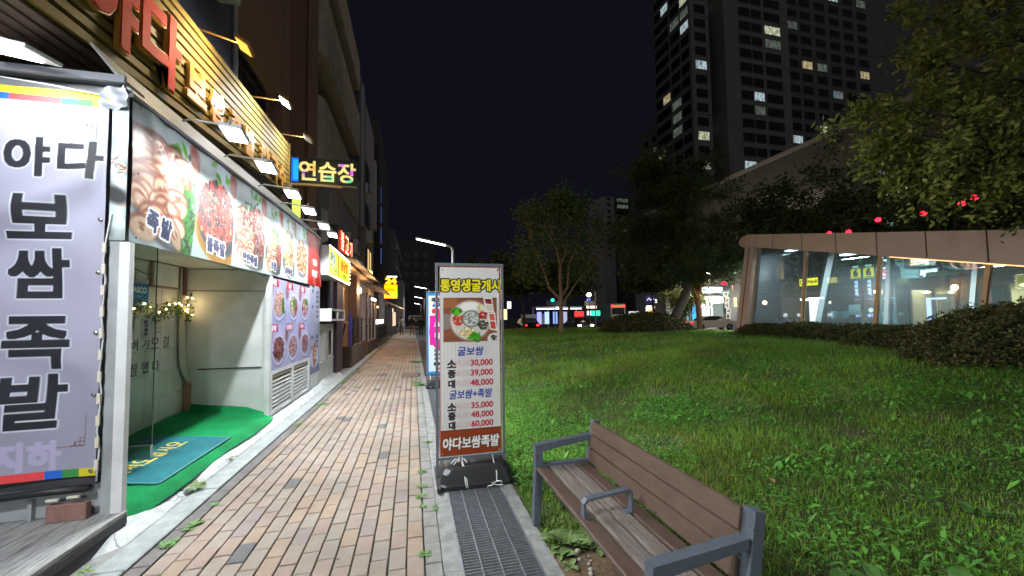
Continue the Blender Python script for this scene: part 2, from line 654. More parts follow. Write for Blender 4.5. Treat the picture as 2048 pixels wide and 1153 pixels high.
def add_stain(m, scale=1.1, lo=0.74, hi=1.08, spots=True):
    """broad trodden-in dirt and small dark gum spots"""
    nt = m.node_tree
    b = nt.nodes['Principled BSDF']
    src = b.inputs['Base Color'].links[0].from_socket
    geo = nt.nodes.new('ShaderNodeNewGeometry')
    nz = nt.nodes.new('ShaderNodeTexNoise'); nz.inputs['Scale'].default_value = scale; nz.inputs['Detail'].default_value = 6
    nt.links.new(geo.outputs['Position'], nz.inputs['Vector'])
    mr = nt.nodes.new('ShaderNodeMapRange'); mr.inputs[1].default_value = .35; mr.inputs[2].default_value = .65; mr.inputs[3].default_value = lo; mr.inputs[4].default_value = hi
    nt.links.new(nz.outputs[0], mr.inputs[0])
    vo = nt.nodes.new('ShaderNodeTexVoronoi'); vo.inputs['Scale'].default_value = 3.2
    nt.links.new(geo.outputs['Position'], vo.inputs['Vector'])
    sp = nt.nodes.new('ShaderNodeMapRange'); sp.inputs[1].default_value = .035; sp.inputs[2].default_value = .06; sp.inputs[3].default_value = .45; sp.inputs[4].default_value = 1
    nt.links.new(vo.outputs['Distance'], sp.inputs[0])
    mu = nt.nodes.new('ShaderNodeMath'); mu.operation = 'MULTIPLY'
    nt.links.new(mr.outputs[0], mu.inputs[0])
    if spots: nt.links.new(sp.outputs[0], mu.inputs[1])
    else: mu.inputs[1].default_value = 1.0
    vm = nt.nodes.new('ShaderNodeVectorMath'); vm.operation = 'SCALE'
    nt.links.new(src, vm.inputs[0]); nt.links.new(mu.outputs[0], vm.inputs[3])
    nt.links.new(vm.outputs[0], b.inputs['Base Color'])


for m_ in BR: add_stain(m_)
m_black = M('black_plastic', (0.022, 0.022, 0.024), 0.45, var=0.3, scale=30)
m_frame = M('grey_powder_coat', (0.135, 0.15, 0.17), 0.38, var=0.25, scale=30, bump=0.05, bscale=200)
m_white = M('white_paint', (0.74, 0.75, 0.75), 0.5, var=0.12, scale=4)
m_led = EM('lit_led_panel', 'F4F8FF', 14.0)


# ------------------------------------------------------------------ ground
def lawn_h(x, y):
    x, y = np.asarray(x, float), np.asarray(y, float)
    a = sstep((x - 0.95) / 8.0)
    b = 0.9 * sstep((y - 5) / 14) * sstep((x - 0.95) / 2.5)
    h = 0.70 * (1 - (1 - a) * (1 - b))
    return h * (1 - sstep((y - 26) / 6)) * (1 - sstep((x - 16) / 5))


g = MB().quad((-300, -60, -0.06), (300, -60, -0.06), (300, 400, -0.06), (-300, 400, -0.06)).build('ground', m_asphalt)
tag(g, kind='structure')

# lawn sheet
nx, ny = 150, 190
gx = 0.885 + (np.linspace(0, 1, nx) ** 1.5) * 21.5
gy = -3 + (np.linspace(0, 1, ny) ** 1.3) * 37
GX, GY = np.meshgrid(gx, gy)
GZ = lawn_h(GX, GY) + 0.012 * np.sin(GX * 7.3 + np.sin(GY * 5.1)) * np.sin(GY * 6.1) * sstep((GX - 0.95) / 0.4) - 0.004
idx = np.arange(nx * ny).reshape(ny, nx)
lf = np.stack([idx[:-1, :-1], idx[:-1, 1:], idx[1:, 1:], idx[1:, :-1]], -1).reshape(-1, 4)
lawn = npmesh('lawn', np.stack([GX, GY, GZ], -1).reshape(-1, 3), lf, m_turfsoil, smooth=True)
tag(lawn, kind='structure')

# brick path
path = MB().quad((-1.78, -2, -0.016), (0.182, -2, -0.016), (0.182, 62, -0.016), (-1.78, 62, -0.016)).build('path', m_joint)
tag(path, kind='structure')
BW, BL, X0 = 0.1147, 0.233, -1.652


def brick_parts(w, l, gap=0.0048, c=0.004, h=0.035):
    x0, x1, y0, y1 = gap, w - gap, gap * .85, l - gap * .85
    v = [(x0, y0, -h), (x1, y0, -h), (x1, y1, -h), (x0, y1, -h),
         (x0, y0, -c), (x1, y0, -c), (x1, y1, -c), (x0, y1, -c),
         (x0 + c, y0 + c, 0), (x1 - c, y0 + c, 0), (x1 - c, y1 - c, 0), (x0 + c, y1 - c, 0)]
    f = [(8, 9, 10, 11)]
    for i in range(4):
        j = (i + 1) % 4
        f += [(i, j, 4 + j, 4 + i), (4 + i, 4 + j, 8 + j, 8 + i)]
    return v, f


bv, bf = brick_parts(BW, BL)
BMESH = []
for i, m in enumerate(BR):
    me = bpy.data.meshes.new('brick')
    me.from_pydata(bv, [], bf)
    me.materials.append(m)
    BMESH.append(me)
bricks = []                                       # (x, y, material)
for c in range(-1, 16):
    off = (0.5 * BL if c % 2 else 0) + R.uniform(-0.01, 0.01)
    y = -1.4 + off
    while y < 58:
        if c == -1: k = 6
        elif c == 15: k = 7
        else:
            k = R.choices(range(6), (34, 22, 12 + (12 if c > 12 else 0), 24, 5, 2.4))[0]
        if not (10.9 < y < 11.75 and c in (12, 13, 14, 15)):       # room for the utility cover
            bricks.append((X0 + c * BW if c >= 0 else X0 - BW - 0.005, y, k))
        y += BL
near = sorted([b for b in bricks if b[1] > 1.85], key=lambda b: b[1])[:300]
ns = set(near)
for x, y, k in near:
    o = bpy.data.objects.new('brick', BMESH[k])
    COL.objects.link(o)
    o.parent = path
    o.location = Vector((x + R.uniform(-.0012, .0012), y, R.uniform(-0.0025, 0.002))) - path.location
    o.rotation_euler = (R.uniform(-.006, .006), R.uniform(-.01, .01), R.uniform(-.006, .006))
far = [b for b in bricks if b not in ns]
V, Fc, Mi = [], [], []
bva, bfa = np.array(bv), np.array(bf)
for i, (x, y, k) in enumerate(far):
    V.append(bva + np.array([x, y, R.uniform(-0.0025, 0.002)]))
    Fc.append(bfa + i * 12)
    Mi += [k] * len(bf)
o = npmesh('bricks_beyond', np.concatenate(V), np.concatenate(Fc), BR, path, mi=Mi, loc=-path.location)
tag(o, kind='stuff')

# utility cover in the path
mh = thing('utility_cover', 'dark square steel utility cover set in the brick path', 'utility cover', (-0.1, 11.35, 0))
MB().box(-0.33, 0.13, 10.93, 11.75, -0.03, 0.002).build('rim', M('rusty_cover', (0.11, 0.075, 0.06), 0.7, var=0.4, scale=20), mh)
MB().box(-0.30, 0.10, 10.97, 11.71, 0.002, 0.008).build('lid', M('cover_plate', (0.13, 0.09, 0.075), 0.65, var=0.4, scale=30, bump=0.6, bscale=60), mh)

# kerb slabs on the shop side
kerb = MB().quad((-1.965, -2, -0.02), (-1.772, -2, -0.02), (-1.772, 40, -0.02), (-1.965, 40, -0.02)).build('kerb', m_joint)
tag(kerb, kind='structure')
for i in range(22):
    y0 = -0.65 + i * 1.25
    MB().bbox(-1.962, -1.776, y0 + 0.008, y0 + 1.242, -0.02, 0.012 + R.uniform(-.003, .003), 0.008).build('kerb_slab', m_kerb, kerb)

# cracked white-painted mortar strip in front of the shop
nyw = 240
ys = np.linspace(3.30, 12.3, nyw)
prof = np.linspace(0, 1, 9)
P = np.zeros((nyw, 9, 3))
jit = np.cumsum(RN.normal(0, 0.004, nyw)); jit -= np.linspace(0, jit[-1], nyw)
for j, t in enumerate(prof):
    xo = -1.972 - 0.016 * np.abs(np.sin(ys * 5 + 1.3 * np.sin(ys * 3.1))) + jit * 0.6
    xi = -2.34
    zz = np.array([-.01, 0.028, 0.046, 0.064, 0.080, 0.096, 0.108, 0.116, 0.116])[j]
    P[:, j, 0] = xo + (xi - xo) * t
    P[:, j, 1] = ys
    P[:, j, 2] = zz + (0.008 * np.sin(ys * 5 + j) + 0.003 * np.sin(ys * 17 + 2 * j) + RN.normal(0, 0.0016, nyw)) * (j > 0)
P[:6, :, 2] -= np.linspace(.07, 0, 6)[:, None]
for yc in (4.62, 5.9, 7.25, 8.7, 9.9):             # cracks right across the strip
    k = int((yc - 3.35) / (12.3 - 3.35) * (nyw - 1))
    P[k, 1:, 2] -= 0.03
ix = np.arange(nyw * 9).reshape(nyw, 9)
strip = npmesh('mortar_strip', P.reshape(-1, 3), np.stack([ix[:-1, :-1], ix[:-1, 1:], ix[1:, 1:], ix[1:, :-1]], -1).reshape(-1, 4)[:, ::-1], m_whitecon, smooth=False)
tag(strip, kind='structure')

foot = MB().box(-2.36, -1.966, -2, 30, -0.055, -0.004).build('pavement', m_concrete)
tag(foot, kind='structure')

# gutter: concrete edges, pit, steel grates
gut = MB().box(0.182, 0.29, -2, 30, -0.05, -0.002).box(0.79, 0.89, -2, 30, -0.05, 0.004).build('gutter', m_concrete)
tag(gut, kind='structure')
pit = MB().box(0.20, 0.88, -2, 30, -0.40, -0.30).box(0.27, 0.289, -2, 30, -0.3, -0.052).box(0.791, 0.81, -2, 30, -0.3, -0.052).build('gutter_pit', m_galvdark)
tag(pit, kind='structure')
cross = None
for i in range(10):
    y0 = 1.0 + i
    t = thing('drain_grate', ['galvanised drain grate nearest the camera, beside the bench', 'galvanised drain grate in front of the tall menu sign base'][i - 1] if i in (1, 2) else
              'galvanised drain grate further along the gutter behind the menu sign' if i > 2 else 'galvanised drain grate under the very front of the bench', 'drain grate', (0.54, y0 + 0.5, 0), 'drain grates along the gutter')
    if i in (1, 2):
        for k in range(5):
            x = 0.297 + k * (0.783 - 0.297) / 4
            MB().box(x - 0.004 - (0.004 if k in (0, 4) else 0), x + 0.004 + (0.004 if k in (0, 4) else 0), y0 + 0.004, y0 + 0.996, -0.035, 0.002).build('bearing_bar', m_galv, t)
        for k in range(32):
            yy = y0 + 0.012 + k * 0.0315
            if cross is None:
                cross = MB().box(0.301, 0.779, yy - 0.0028, yy + 0.0028, -0.030, -0.0015).build('cross_bar', m_galv, t)
                cz = wloc(cross)
                cy0 = yy
            else:
                dup(cross, (cz.x, cz.y + yy - cy0, cz.z), t)
    else:
        b = MB()
        for k in range(5):
            x = 0.297 + k * (0.783 - 0.297) / 4
            b.box(x - 0.005, x + 0.005, y0 + 0.004, y0 + 0.996, -0.035, 0.002)
        for k in range(32):
            yy = y0 + 0.012 + k * 0.0315
            b.box(0.302, 0.778, yy - 0.003, yy + 0.003, -0.030, -0.0015)
        tag(b.build('bars', m_galv, t), kind='stuff')

# ------------------------------------------------------------------ the restaurant on the left
m_side = M('grey_painted_sheet', (0.40, 0.42, 0.44), 0.55, var=0.2, scale=3)
m_tile = M('cream_wall_tile', (0.70, 0.71, 0.68), 0.35, var=0.14, scale=3)
m_grout = M('tile_grout', (0.42, 0.41, 0.36), 0.8)
m_cream = M('cream_panel', (0.78, 0.79, 0.78), 0.5, var=0.10, scale=2.5)
m_turf = M('green_turf_carpet', (0.0, 0.36, 0.10), 0.95, var=0.45, scale=60, bump=1.0, bscale=220)
m_mat = M('teal_door_mat', (0.018, 0.20, 0.235), 0.9, var=0.35, scale=50, bump=0.8, bscale=200)
m_deckw = M('weathered_deck_wood', (0.40, 0.39, 0.38), 0.8, col2=(0.13, 0.125, 0.125, 1), scale=7, stretch=(9, 1, 9), bump=0.7, bscale=30, detail=9)
m_deckd = M('dark_deck_fascia', (0.065, 0.063, 0.066), 0.75, var=0.4, scale=6, stretch=(9, 1, 9), bump=0.5, bscale=30)
m_slat = M('ochre_metal_slat', (0.30, 0.215, 0.062), 0.6, var=0.3, scale=3, spec=.25)
m_slatback = M('dark_slat_gap', (0.10, 0.078, 0.035), 0.7)
m_brownsof = M('brown_soffit_metal', (0.16, 0.11, 0.085), 0.5, var=0.3, scale=4)
m_board = M('grey_eave_board', (0.42, 0.44, 0.44), 0.45, var=0.2, scale=10)
m_steel = M('brushed_steel', (0.55, 0.55, 0.55), 0.25, metal=1.0)
m_red = M('red_letter_face', (0.80, 0.030, 0.012), 0.75, var=0.15, scale=8)
m_gold = M('gold_letter_edge', (0.55, 0.30, 0.06), 0.4, var=0.1)
m_orange = M('orange_letter_face', (0.60, 0.27, 0.03), 0.4, var=0.12, scale=6)
m_print = AM('printed_vinyl', rough=0.42, spec=0.3)
m_printm = AM('printed_matt_vinyl', rough=0.55, spec=0.3)
FX = -2.15
for m_, a_, b_ in ((m_tile, .78, 1.05), (m_cream, .84, 1.04), (m_turf, .66, 1.15), (m_side, .7, 1.1), (m_white, .82, 1.04), (m_mat, .7, 1.15)): add_stain(m_, 2.3, a_, b_, False)

rb = thing('restaurant_shop', 'restaurant front with ochre slatted sign, food banner and open entrance', 'shop', (FX, 6.8, 0))
# side wall facing the deck, base and rails
MB().box(-6.0, -2.205, 3.68, 3.80, 0.165, 3.42).build('side_wall', m_side, rb)
MB().box(-6.0, -2.27, 3.625, 3.679, 0.395, 0.452).build('sill_rail', M('black_rail', (0.06, 0.06, 0.065), 0.5, var=0.5, scale=12), rb)
MB().tube([(-5.0, 3.60, 0.345), (-3.0, 3.60, 0.35), (-2.6, 3.605, 0.37), (-2.30, 3.61, 0.375)], 0.024, 10).build('black_pipe', m_black, rb, smooth=True)
for i in range(6):
    MB().box(-2.68 - i * 0.55, -2.655 - i * 0.55, 3.645, 3.679, 0.166, 0.31).build('batten', m_side, rb)
MB().box(-2.172, -2.105, 3.615, 3.668, 0.166, 2.19).build('corner_post', m_white, rb)
MB().box(-2.240, -2.1735, 3.625, 3.679, 0.166, 3.40).build('corner_channel', m_side, rb)
# plug strips and cable running up the corner
cab = MB().tube([(-2.252, 3.60, 0.42)] + [(-2.252 + 0.010 * math.sin(k * 2.1), 3.602, 0.5 + k * 0.14) for k in range(13)] + [(-2.22, 3.60, 2.4)], 0.006, 5).build('led_cable', m_white, rb, smooth=True)
for k in range(11):
    MB().box(-2.264, -2.242, 3.588, 3.600, 0.50 + k * 0.16, 0.575 + k * 0.16).build('led_module', M('cream_plastic', (0.62, 0.58, 0.48), 0.5) if k == 0 else bpy.data.materials['cream_plastic'], rb)
for k, xx in enumerate((-2.36, -2.48, -2.95, -3.15)):
    zz = 0.335 if k < 2 else 3.33
    MB().box(xx - 0.035, xx + 0.035, 3.555, 3.575, zz - 0.007 - (0.01 if k == 1 else 0), zz + 0.007 - (0.01 if k == 1 else 0)).build('led_module', bpy.data.materials['cream_plastic'], rb)
MB().tube([(-2.9, 3.57, 3.36), (-2.6, 3.57, 3.335), (-2.3, 3.57, 3.30)], 0.005, 5).build('led_cable', m_white, rb)
# roof edge flashing above the side wall
MB().box(-6.0, -2.16, 3.58, 3.82, 3.421, 3.445).build('roof_flashing', M('dark_flashing', (0.10, 0.10, 0.115), 0.4, var=0.2), rb)
MB().box(-6.0, -2.14, 3.55, 3.579, 3.405, 3.46).build('drip_edge', M('grey_drip_edge', (0.22, 0.23, 0.26), 0.35), rb)
# lintel behind the food banner, rear walls of the porch
MB().box(-2.26, -2.175, 3.81, 10.05, 2.25, 3.34).build('banner_lintel', m_side, rb)
MB().box(-3.40, -2.27, 3.82, 6.82, 2.36, 2.42).build('porch_ceiling', m_cream, rb)
bw = MB().box(-3.36, -3.262, 3.82, 6.95, -0.02, 2.35).build('back_wall', m_grout, rb)
tz, ty = 0.305, 0.298
for r_ in range(8):
    for c_ in range(11):
        y0 = 3.84 + c_ * ty
        z0 = -0.02 + r_ * tz
        if y0 + ty > 6.94 or z0 > 2.2: continue
        z1 = min(z0 + tz, 2.34)
        MB().bbox(-3.268, -3.256 + R.uniform(-.0008, .0008), y0 + 0.003, min(y0 + ty - 0.003, 6.84), z0 + 0.003, z1 - 0.003, 0.003).build('tile', m_tile, bw)
MB().box(-3.255, -3.225, 5.95, 6.55, 2.02, 2.35).build('high_window_frame', M('brown_window_frame', (0.20, 0.17, 0.14), 0.5), rb)
MB().box(-3.225, -3.215, 5.99, 6.51, 2.05, 2.34).build('high_window_board', m_cream, rb)
# tile-wall writing
for i, (ch, y, z) in enumerate((('여', 5.72, 1.30), ('기', 5.92, 1.30), ('오', 6.11, 1.30), ('길', 6.34, 1.30), ('잘', 5.72, 1.0), ('했', 5.93, 1.0), ('다', 6.14, 1.0))):
    letters3d(ch, (-3.2555, y, z), (0, 1, 0), (0, 0, 1), 0.15, 0.004, m_black, m_black, rb, name='wall_letter')
# right-hand partition of the porch
part = MB().box(-3.255, -2.16, 6.84, 6.90, 0.05, 2.35).build('porch_partition', m_cream, rb)
MB().box(-3.10, -2.26, 6.822, 6.839, 0.853, 0.869).build('panel_joint', M('dark_joint', (0.05, 0.05, 0.05), 0.6), part)
MB().box(-3.25, -2.19, 6.833, 6.8395, 2.02, 2.03).build('panel_joint', bpy.data.materials['dark_joint'], part)
MB().box(-2.20, -2.135, 6.78, 6.87, 0.12, 2.26).build('jamb_post', m_white, rb)
# conduits in the rear corner
for k in range(4):
    y = 6.60 + 0.035 * k
    MB().tube([(-3.225, y, 2.34), (-3.222, y + 0.01 * math.sin(k), 1.4), (-3.215, y + 0.02, 0.95), (-3.20, 6.78 + 0.01 * k, 0.70)], 0.019, 6).build('conduit', M('cream_conduit', (0.55, 0.52, 0.42), 0.5) if k == 0 else bpy.data.materials['cream_conduit'], rb, smooth=True)
MB().box(-3.25, -3.17, 6.765, 6.832, 0.22, 0.66).build('wood_block', M('bare_timber', (0.42, 0.25, 0.15), 0.7, var=0.2, stretch=(8, 8, 1)), rb)
MB().box(-3.255, -3.20, 6.62, 6.70, 1.95, 2.35).build('meter_box', M('maroon_box', (0.12, 0.04, 0.05), 0.5), rb)
MB().box(-3.2545, -3.247, 5.92, 6.02, 2.10, 2.30).build('notice_plate', M('olive_notice', (0.36, 0.30, 0.14), 0.5), rb)
MB().box(-3.2545, -3.248, 5.70, 5.90, 2.08, 2.22).build('blank_paper', M('pale_paper', (0.50, 0.52, 0.50), 0.6), rb)
MB().tube([(-3.24, 5.5, 2.32), (-3.235, 5.62, 2.22), (-3.23, 5.85, 2.17), (-3.235, 6.1, 2.2), (-3.24, 6.25, 2.31)], 0.005, 5).build('loose_cable', m_black, rb, smooth=True)
# porch floor: ramped green turf
nxt, nyt = 26, 70
XT, YT = np.meshgrid(np.linspace(-3.255, -2.075, nxt), np.linspace(3.70, 6.835, nyt))
tt = (XT + 3.255) / 1.18
ZT = 0.255 - 0.135 * tt + 0.02 * np.sin(YT * 2.1) * (1 - tt) - 0.055 * np.clip((tt - 0.93) / 0.07, 0, 1) + 0.004 * np.sin(YT * 13) * np.sin(XT * 9)
ZT += 0.10 * np.clip((YT - 6.72) / 0.11, 0, 1) ** 2 * np.clip((1.02 - tt) * 3, 0, 1)
ZT -= 0.03 * np.clip((4.05 - YT) / 0.35, 0, 1)
XT = XT + 0.02 * np.sin(YT * 3.3) * (tt > 0.85) - 0.05 * (np.clip((3.95 - YT) / 0.3, 0, 1)) * (tt > 0.8)
ix = np.arange(nxt * nyt).reshape(nyt, nxt)
turf = npmesh('turf_carpet', np.stack([XT, YT, ZT], -1).reshape(-1, 3), np.stack([ix[:-1, :-1], ix[:-1, 1:], ix[1:, 1:], ix[1:, :-1]], -1).reshape(-1, 4), m_turf, smooth=True)
tag(turf, 'green artificial turf carpet covering the sloping shop entrance floor', 'carpet')
MB().box(-3.25, -2.35, 3.8, 6.84, -0.05, 0.06).build('porch_slab', m_concrete, rb)


def on_turf(x, y, dz=0.0):
    t = (x + 3.255) / 1.18
    return 0.255 - 0.135 * t + 0.02 * math.sin(y * 2.1) * (1 - t) + dz


# teal welcome mat with lettering
dm = thing('door_mat', 'teal rubber door mat with yellow greeting letters on green turf', 'door mat', (-2.6, 4.95, on_turf(-2.6, 4.95)))
mb = MB()
mv, mf = [], []
for i in range(9):
    for j in range(13):
        x, y = -3.05 + i * 0.108, 4.22 + j * 0.118
        mv.append((x, y, on_turf(x, y, 0.012)))
for i in range(8):
    for j in range(12):
        a = i * 13 + j
        mf.append((a, a + 13, a + 14, a + 1))
mb.add(mv, mf).build('mat_sheet', m_mat, dm, smooth=True)
mb = MB()
for a, b in (((-3.05, 4.22), (-2.19, 4.22)), ((-2.19, 4.22), (-2.19, 5.63)), ((-2.19, 5.63), (-3.05, 5.63))):
    mb.bar((a[0], a[1], on_turf(a[0], a[1], 0.013)), (b[0], b[1], on_turf(b[0], b[1], 0.013)), 0.022, 0.010)
mb.build('mat_rim', M('mat_rim_rubber', (0.05, 0.22, 0.22), 0.7), dm)
m_yel = M('yellow_mat_letters', (0.62, 0.52, 0.10), 0.8)
for k, ch in enumerate('어서오십시오'):
    y = 4.42 + k * 0.185
    letters3d(ch, (-2.62, y, on_turf(-2.62, y, 0.013)), (0, 1, 0), (-1, 0, 0.11), 0.16, 0.003, m_yel, m_yel, dm, weight=0.02)

# glass entrance door standing open
gd = thing('glass_door', 'frameless glass entrance door with steel pull handle standing open', 'door', (-2.85, 4.6, 0.2))
MB().box(-3.20, -2.452, 4.592, 4.604, 0.395, 2.33).build('pane', GLASS('door_glass', (0.90, 0.95, 0.92), 0.03), gd)
MB().box(-3.20, -2.45, 4.58, 4.616, 0.26, 0.394).build('bottom_rail', m_steel, gd)
MB().box(-2.4515, -2.4485, 4.591, 4.605, 0.395, 2.33).build('pane_edge', M('dark_glass_edge', (0.02, 0.05, 0.04), 0.2), gd)
MB().tube([(-2.60, 4.604, 1.62), (-2.60, 4.54, 1.62), (-2.60, 4.54, 1.38), (-2.60, 4.604, 1.38)], 0.013, 8).build('pull_handle', m_steel, gd, smooth=True)
MB().box(-2.70, -2.58, 4.56, 4.575, 1.365, 1.385).build('handle_bar', m_steel, gd)
nb = Canvas(0.085, 0.21, 0.0035, 'E4E6E2')
nb.rect(0.004, 0.004, 0.081, 0.206, 'D8DAD8')
for k, ch in enumerate('닫기세요'[:4]):
    nb.text(ch, 0.0425, 0.175 - k * 0.037, 0.030, '303030', weight=0.001)
nb.text('감사합니다', 0.0425, 0.03, 0.012, '505050')
nb.sheet('paper_notice', (-2.565, 4.589, 1.40), (1, 0, 0), (0, 0, 1), m_printm, gd)

# blue plaque seen behind the door
bl = Canvas(0.36, 0.27, 0.004, '0B5FA8')
bl.noise(0.05, 4, 0.1)
bl.text('ASCO', 0.20, 0.19, 0.065, 'C9DDEB', weight=0.003)
bl.text('Collection', 0.20, 0.115, 0.035, '8FB8DA', shear=0.25)
bl.text('co.', 0.27, 0.022, 0.02, 'C9DDEB')
o = bl.sheet('blue_plaque', (-3.215, 5.52, 1.775), (0, 1, 0), (0, 0, 1), m_printm)
tag(o, 'blue printed plaque with white letters on the tiled porch wall', 'plaque')

# leaf garland with fairy lights
ga = thing('fairy_light_garland', 'ivy garland with warm fairy lights hung across the porch wall', 'garland', (-3.2, 6.2, 1.6))
gp = []
for k in range(61):
    t = k / 60
    y = 5.45 + t * 1.6
    z = 1.70 + 0.10 * math.cos(t * 2 * math.pi * 1.55 + 0.6) + (0.30 * max(0, (t - 0.82) / 0.18))
    if t < 0.28: z = 1.67 + 0.1 * math.sin(t * 9)
    gp.append(Vector((-3.215 + 0.02 * math.sin(k), min(y, 6.80) if t < .9 else 6.72 + 0.05 * math.sin(k), z)))
MB().tube(gp, 0.004, 4).build('garland_wire', M('green_wire', (0.05, 0.10, 0.02), 0.6), ga)
gv, gf = [], []
for k in range(520):
    p = gp[R.randrange(61)] + Vector((R.uniform(-.03, .05), R.gauss(0, .04), R.gauss(-.02, .05)))
    a = Vector((R.gauss(0, 1), R.gauss(0, 1), R.gauss(0, 1))).normalized() * R.uniform(.018, .036)
    b = a.cross(Vector((R.gauss(0, 1), R.gauss(0, 1), R.gauss(0, 1)))).normalized() * R.uniform(.008, .014)
    n0 = len(gv)
    gv += [p - a, p + b, p + a, p - b]
    gf.append((n0, n0 + 1, n0 + 2, n0 + 3))
tag(npmesh('garland_leaves', np.array([v[:] for v in gv]) - np.array(ga.location), gf, M('ivy_leaf', (0.13, 0.20, 0.035), 0.6, var=0.4, scale=30), ga), kind='stuff')
m_bulb = EM('warm_fairy_bulb', 'FFD890', 16)
bulb = None
for k in (2, 9, 12, 16, 22, 26, 30, 34, 38, 41, 45, 48, 51, 54, 56, 58, 60):
    p = gp[k] + Vector((0.04, R.uniform(-.03, .03), R.uniform(-.03, .05)))
    if bulb is None:
        bulb = MB().lathe([(0.003, -0.010), (0.010, -0.004), (0.011, 0.004), (0.004, 0.011)], p, 8).build('bulb', m_bulb, ga)
    else:
        dup(bulb, p, ga)
for p in (gp[14], gp[34], gp[56]):
    point('fairy_glow', p + Vector((0.12, 0, 0.02)), 0.4, (1, .72, .36), ga, 0.04)

# ---- louvred vents and poster wall
MB().box(-2.26, -2.17, 6.87, 10.1, 0.78, 2.36).build('vent_wall', M('dark_vent_back', (0.06, 0.058, 0.055), 0.7), rb)
MB().box(-2.36, -2.262, 6.87, 9.2, 0.02, 0.779).build('vent_recess', bpy.data.materials['dark_vent_back'], rb)
for i, (ya, yb) in enumerate(((6.875, 7.99), (8.02, 9.13))):
    lv = thing('louvre_vent', ['white louvred vent under the dish poster, next to the entrance', 'white louvred vent under the dish poster, nearer the price column'][i], 'vent', (FX, (ya + yb) / 2, 0.1), 'louvred vents')
    for (a, b, c, d) in ((ya, yb, 0.72, 0.775), (ya, yb, 0.10, 0.135), (ya, ya + 0.045, 0.136, 0.719), (yb - 0.045, yb, 0.136, 0.719)):
        MB().box(-2.169, -2.135, a, b, c, d).build('frame_bar', m_white, lv)
    for k in range(9):
        z = 0.150 + k * 0.064
        MB().obox((-2.158, (ya + yb) / 2, z + 0.014), (0.014, 0, -0.014), (0, (yb - ya) / 2 - 0.047, 0), (0.0012, 0, 0.0014)).build('slat', m_white if k < 7 else bpy.data.materials['cream_plastic'], lv)
MB().box(-2.169, -2.13, 9.135, 9.19, 0.05, 0.78).build('vent_post', m_white, rb)
MB().box(-2.169, -2.145, 9.195, 10.10, 0.10, 2.33).build('price_wall', m_white, rb)


# ------------------------------------------------------------------ printed food pictures
def slices(c, cx, cy, w, h, rg, n=16):
    """pale sliced meat, brown rind along one edge, overlapping like shingles"""
    for k in range(n * 2):
        t = (k + .5) / (n * 2)
        side = (k % 3) - 1
        x = cx + w * (.25 * side + rg.uniform(-.09, .09)) * (1.0 - .25 * abs(t - .5)); y = cy + h * (.44 - .88 * t) + rg.uniform(-.03, .03)
        rx, ry = w * rg.uniform(.13, .20), h * rg.uniform(.075, .115)
        an = rg.uniform(-.9, .5)
        tn = rg.uniform(.86, 1.06)
        c.ell(x, y - ry * .10, rx * 1.08, ry * 1.12, (.50, .38, .31), an, al=.35, soft=.5)
        c.ell(x - rx * .04, y + ry * .16, rx * 1.03, ry * 1.02, (.66 * tn, .38 * tn, .26), an, soft=.45)
        c.ell(x, y - ry * .06, rx, ry * .96, (.88 * tn, .78 * tn, .69 * tn), an, soft=.22)
        for q in range(6):
            px_, py_ = x + rg.uniform(-.6, .6) * rx, y + rg.uniform(-.6, .5) * ry
            cc = [(.78, .62, .52), (.94, .89, .83), (.58, .34, .24), (.90, .84, .76)][rg.randrange(4)]
            c.ell(px_, py_, rx * rg.uniform(.12, .32), ry * rg.uniform(.10, .26), cc, an + rg.uniform(-.6, .6), al=.65, soft=.6)
        if rg.random() < .35:
            c.ell(x + rx * .2, y + ry * .35, rx * .35, ry * .16, (.70, .28, .14), an, al=.7, soft=.5)


def rough_pile(c, cx, cy, rx, ry, cols, rg, n=260, s=(.02, .05), tall=1.0):
    for k in range(n):
        a, r = rg.uniform(0, 6.283), math.sqrt(rg.uniform(0, 1))
        x, y = cx + rx * r * math.cos(a), cy + ry * r * math.sin(a) * tall
        col = np.clip(np.array(cols[rg.randrange(len(cols))]) * rg.uniform(.7, 1.15), 0, 1)
        q = rg.uniform(*s)
        c.ell(x, y, q, q * rg.uniform(.35, .8), col, rg.uniform(0, 3.14), soft=.35)
    for k in range(n // 8):
        a, r = rg.uniform(0, 6.283), math.sqrt(rg.uniform(0, 1)) * .9
        c.ell(cx + rx * r * math.cos(a), cy + ry * r * math.sin(a), s[0] * .5, s[0] * .25, (1, .95, .9), rg.uniform(0, 3), al=.8, soft=.6)


def greens(c, cx, cy, w, h, rg, n=60):
    for k in range(n):
        g_ = rg.uniform(.35, .85)
        c.ell(cx + rg.gauss(0, w), cy + rg.gauss(0, h), rg.uniform(.02, .05), rg.uniform(.012, .03), (0.30 * g_ + .06, 0.70 * g_ + .12, 0.16 * g_), rg.uniform(0, 3.1), soft=.4)


RED = [(0.70, .12, .06), (0.55, .07, .05), (0.82, .25, .12), (.38, .06, .05), (.88, .55, .40), (.25, .05, .04), (.80, .38, .2)]
MIX = [(0.78, .30, .18), (0.85, .75, .62), (0.6, .15, .08), (0.9, .85, .78), (.45, .12, .08)]
PALE = [(0.90, .84, .70), (0.86, .76, .55), (0.95, .92, .84), (.74, .62, .36), (.62, .70, .35)]
NOOD = [(0.92, .86, .70), (0.85, .74, .50), (0.96, .93, .85), (.78, .30, .16), (.7, .62, .35)]

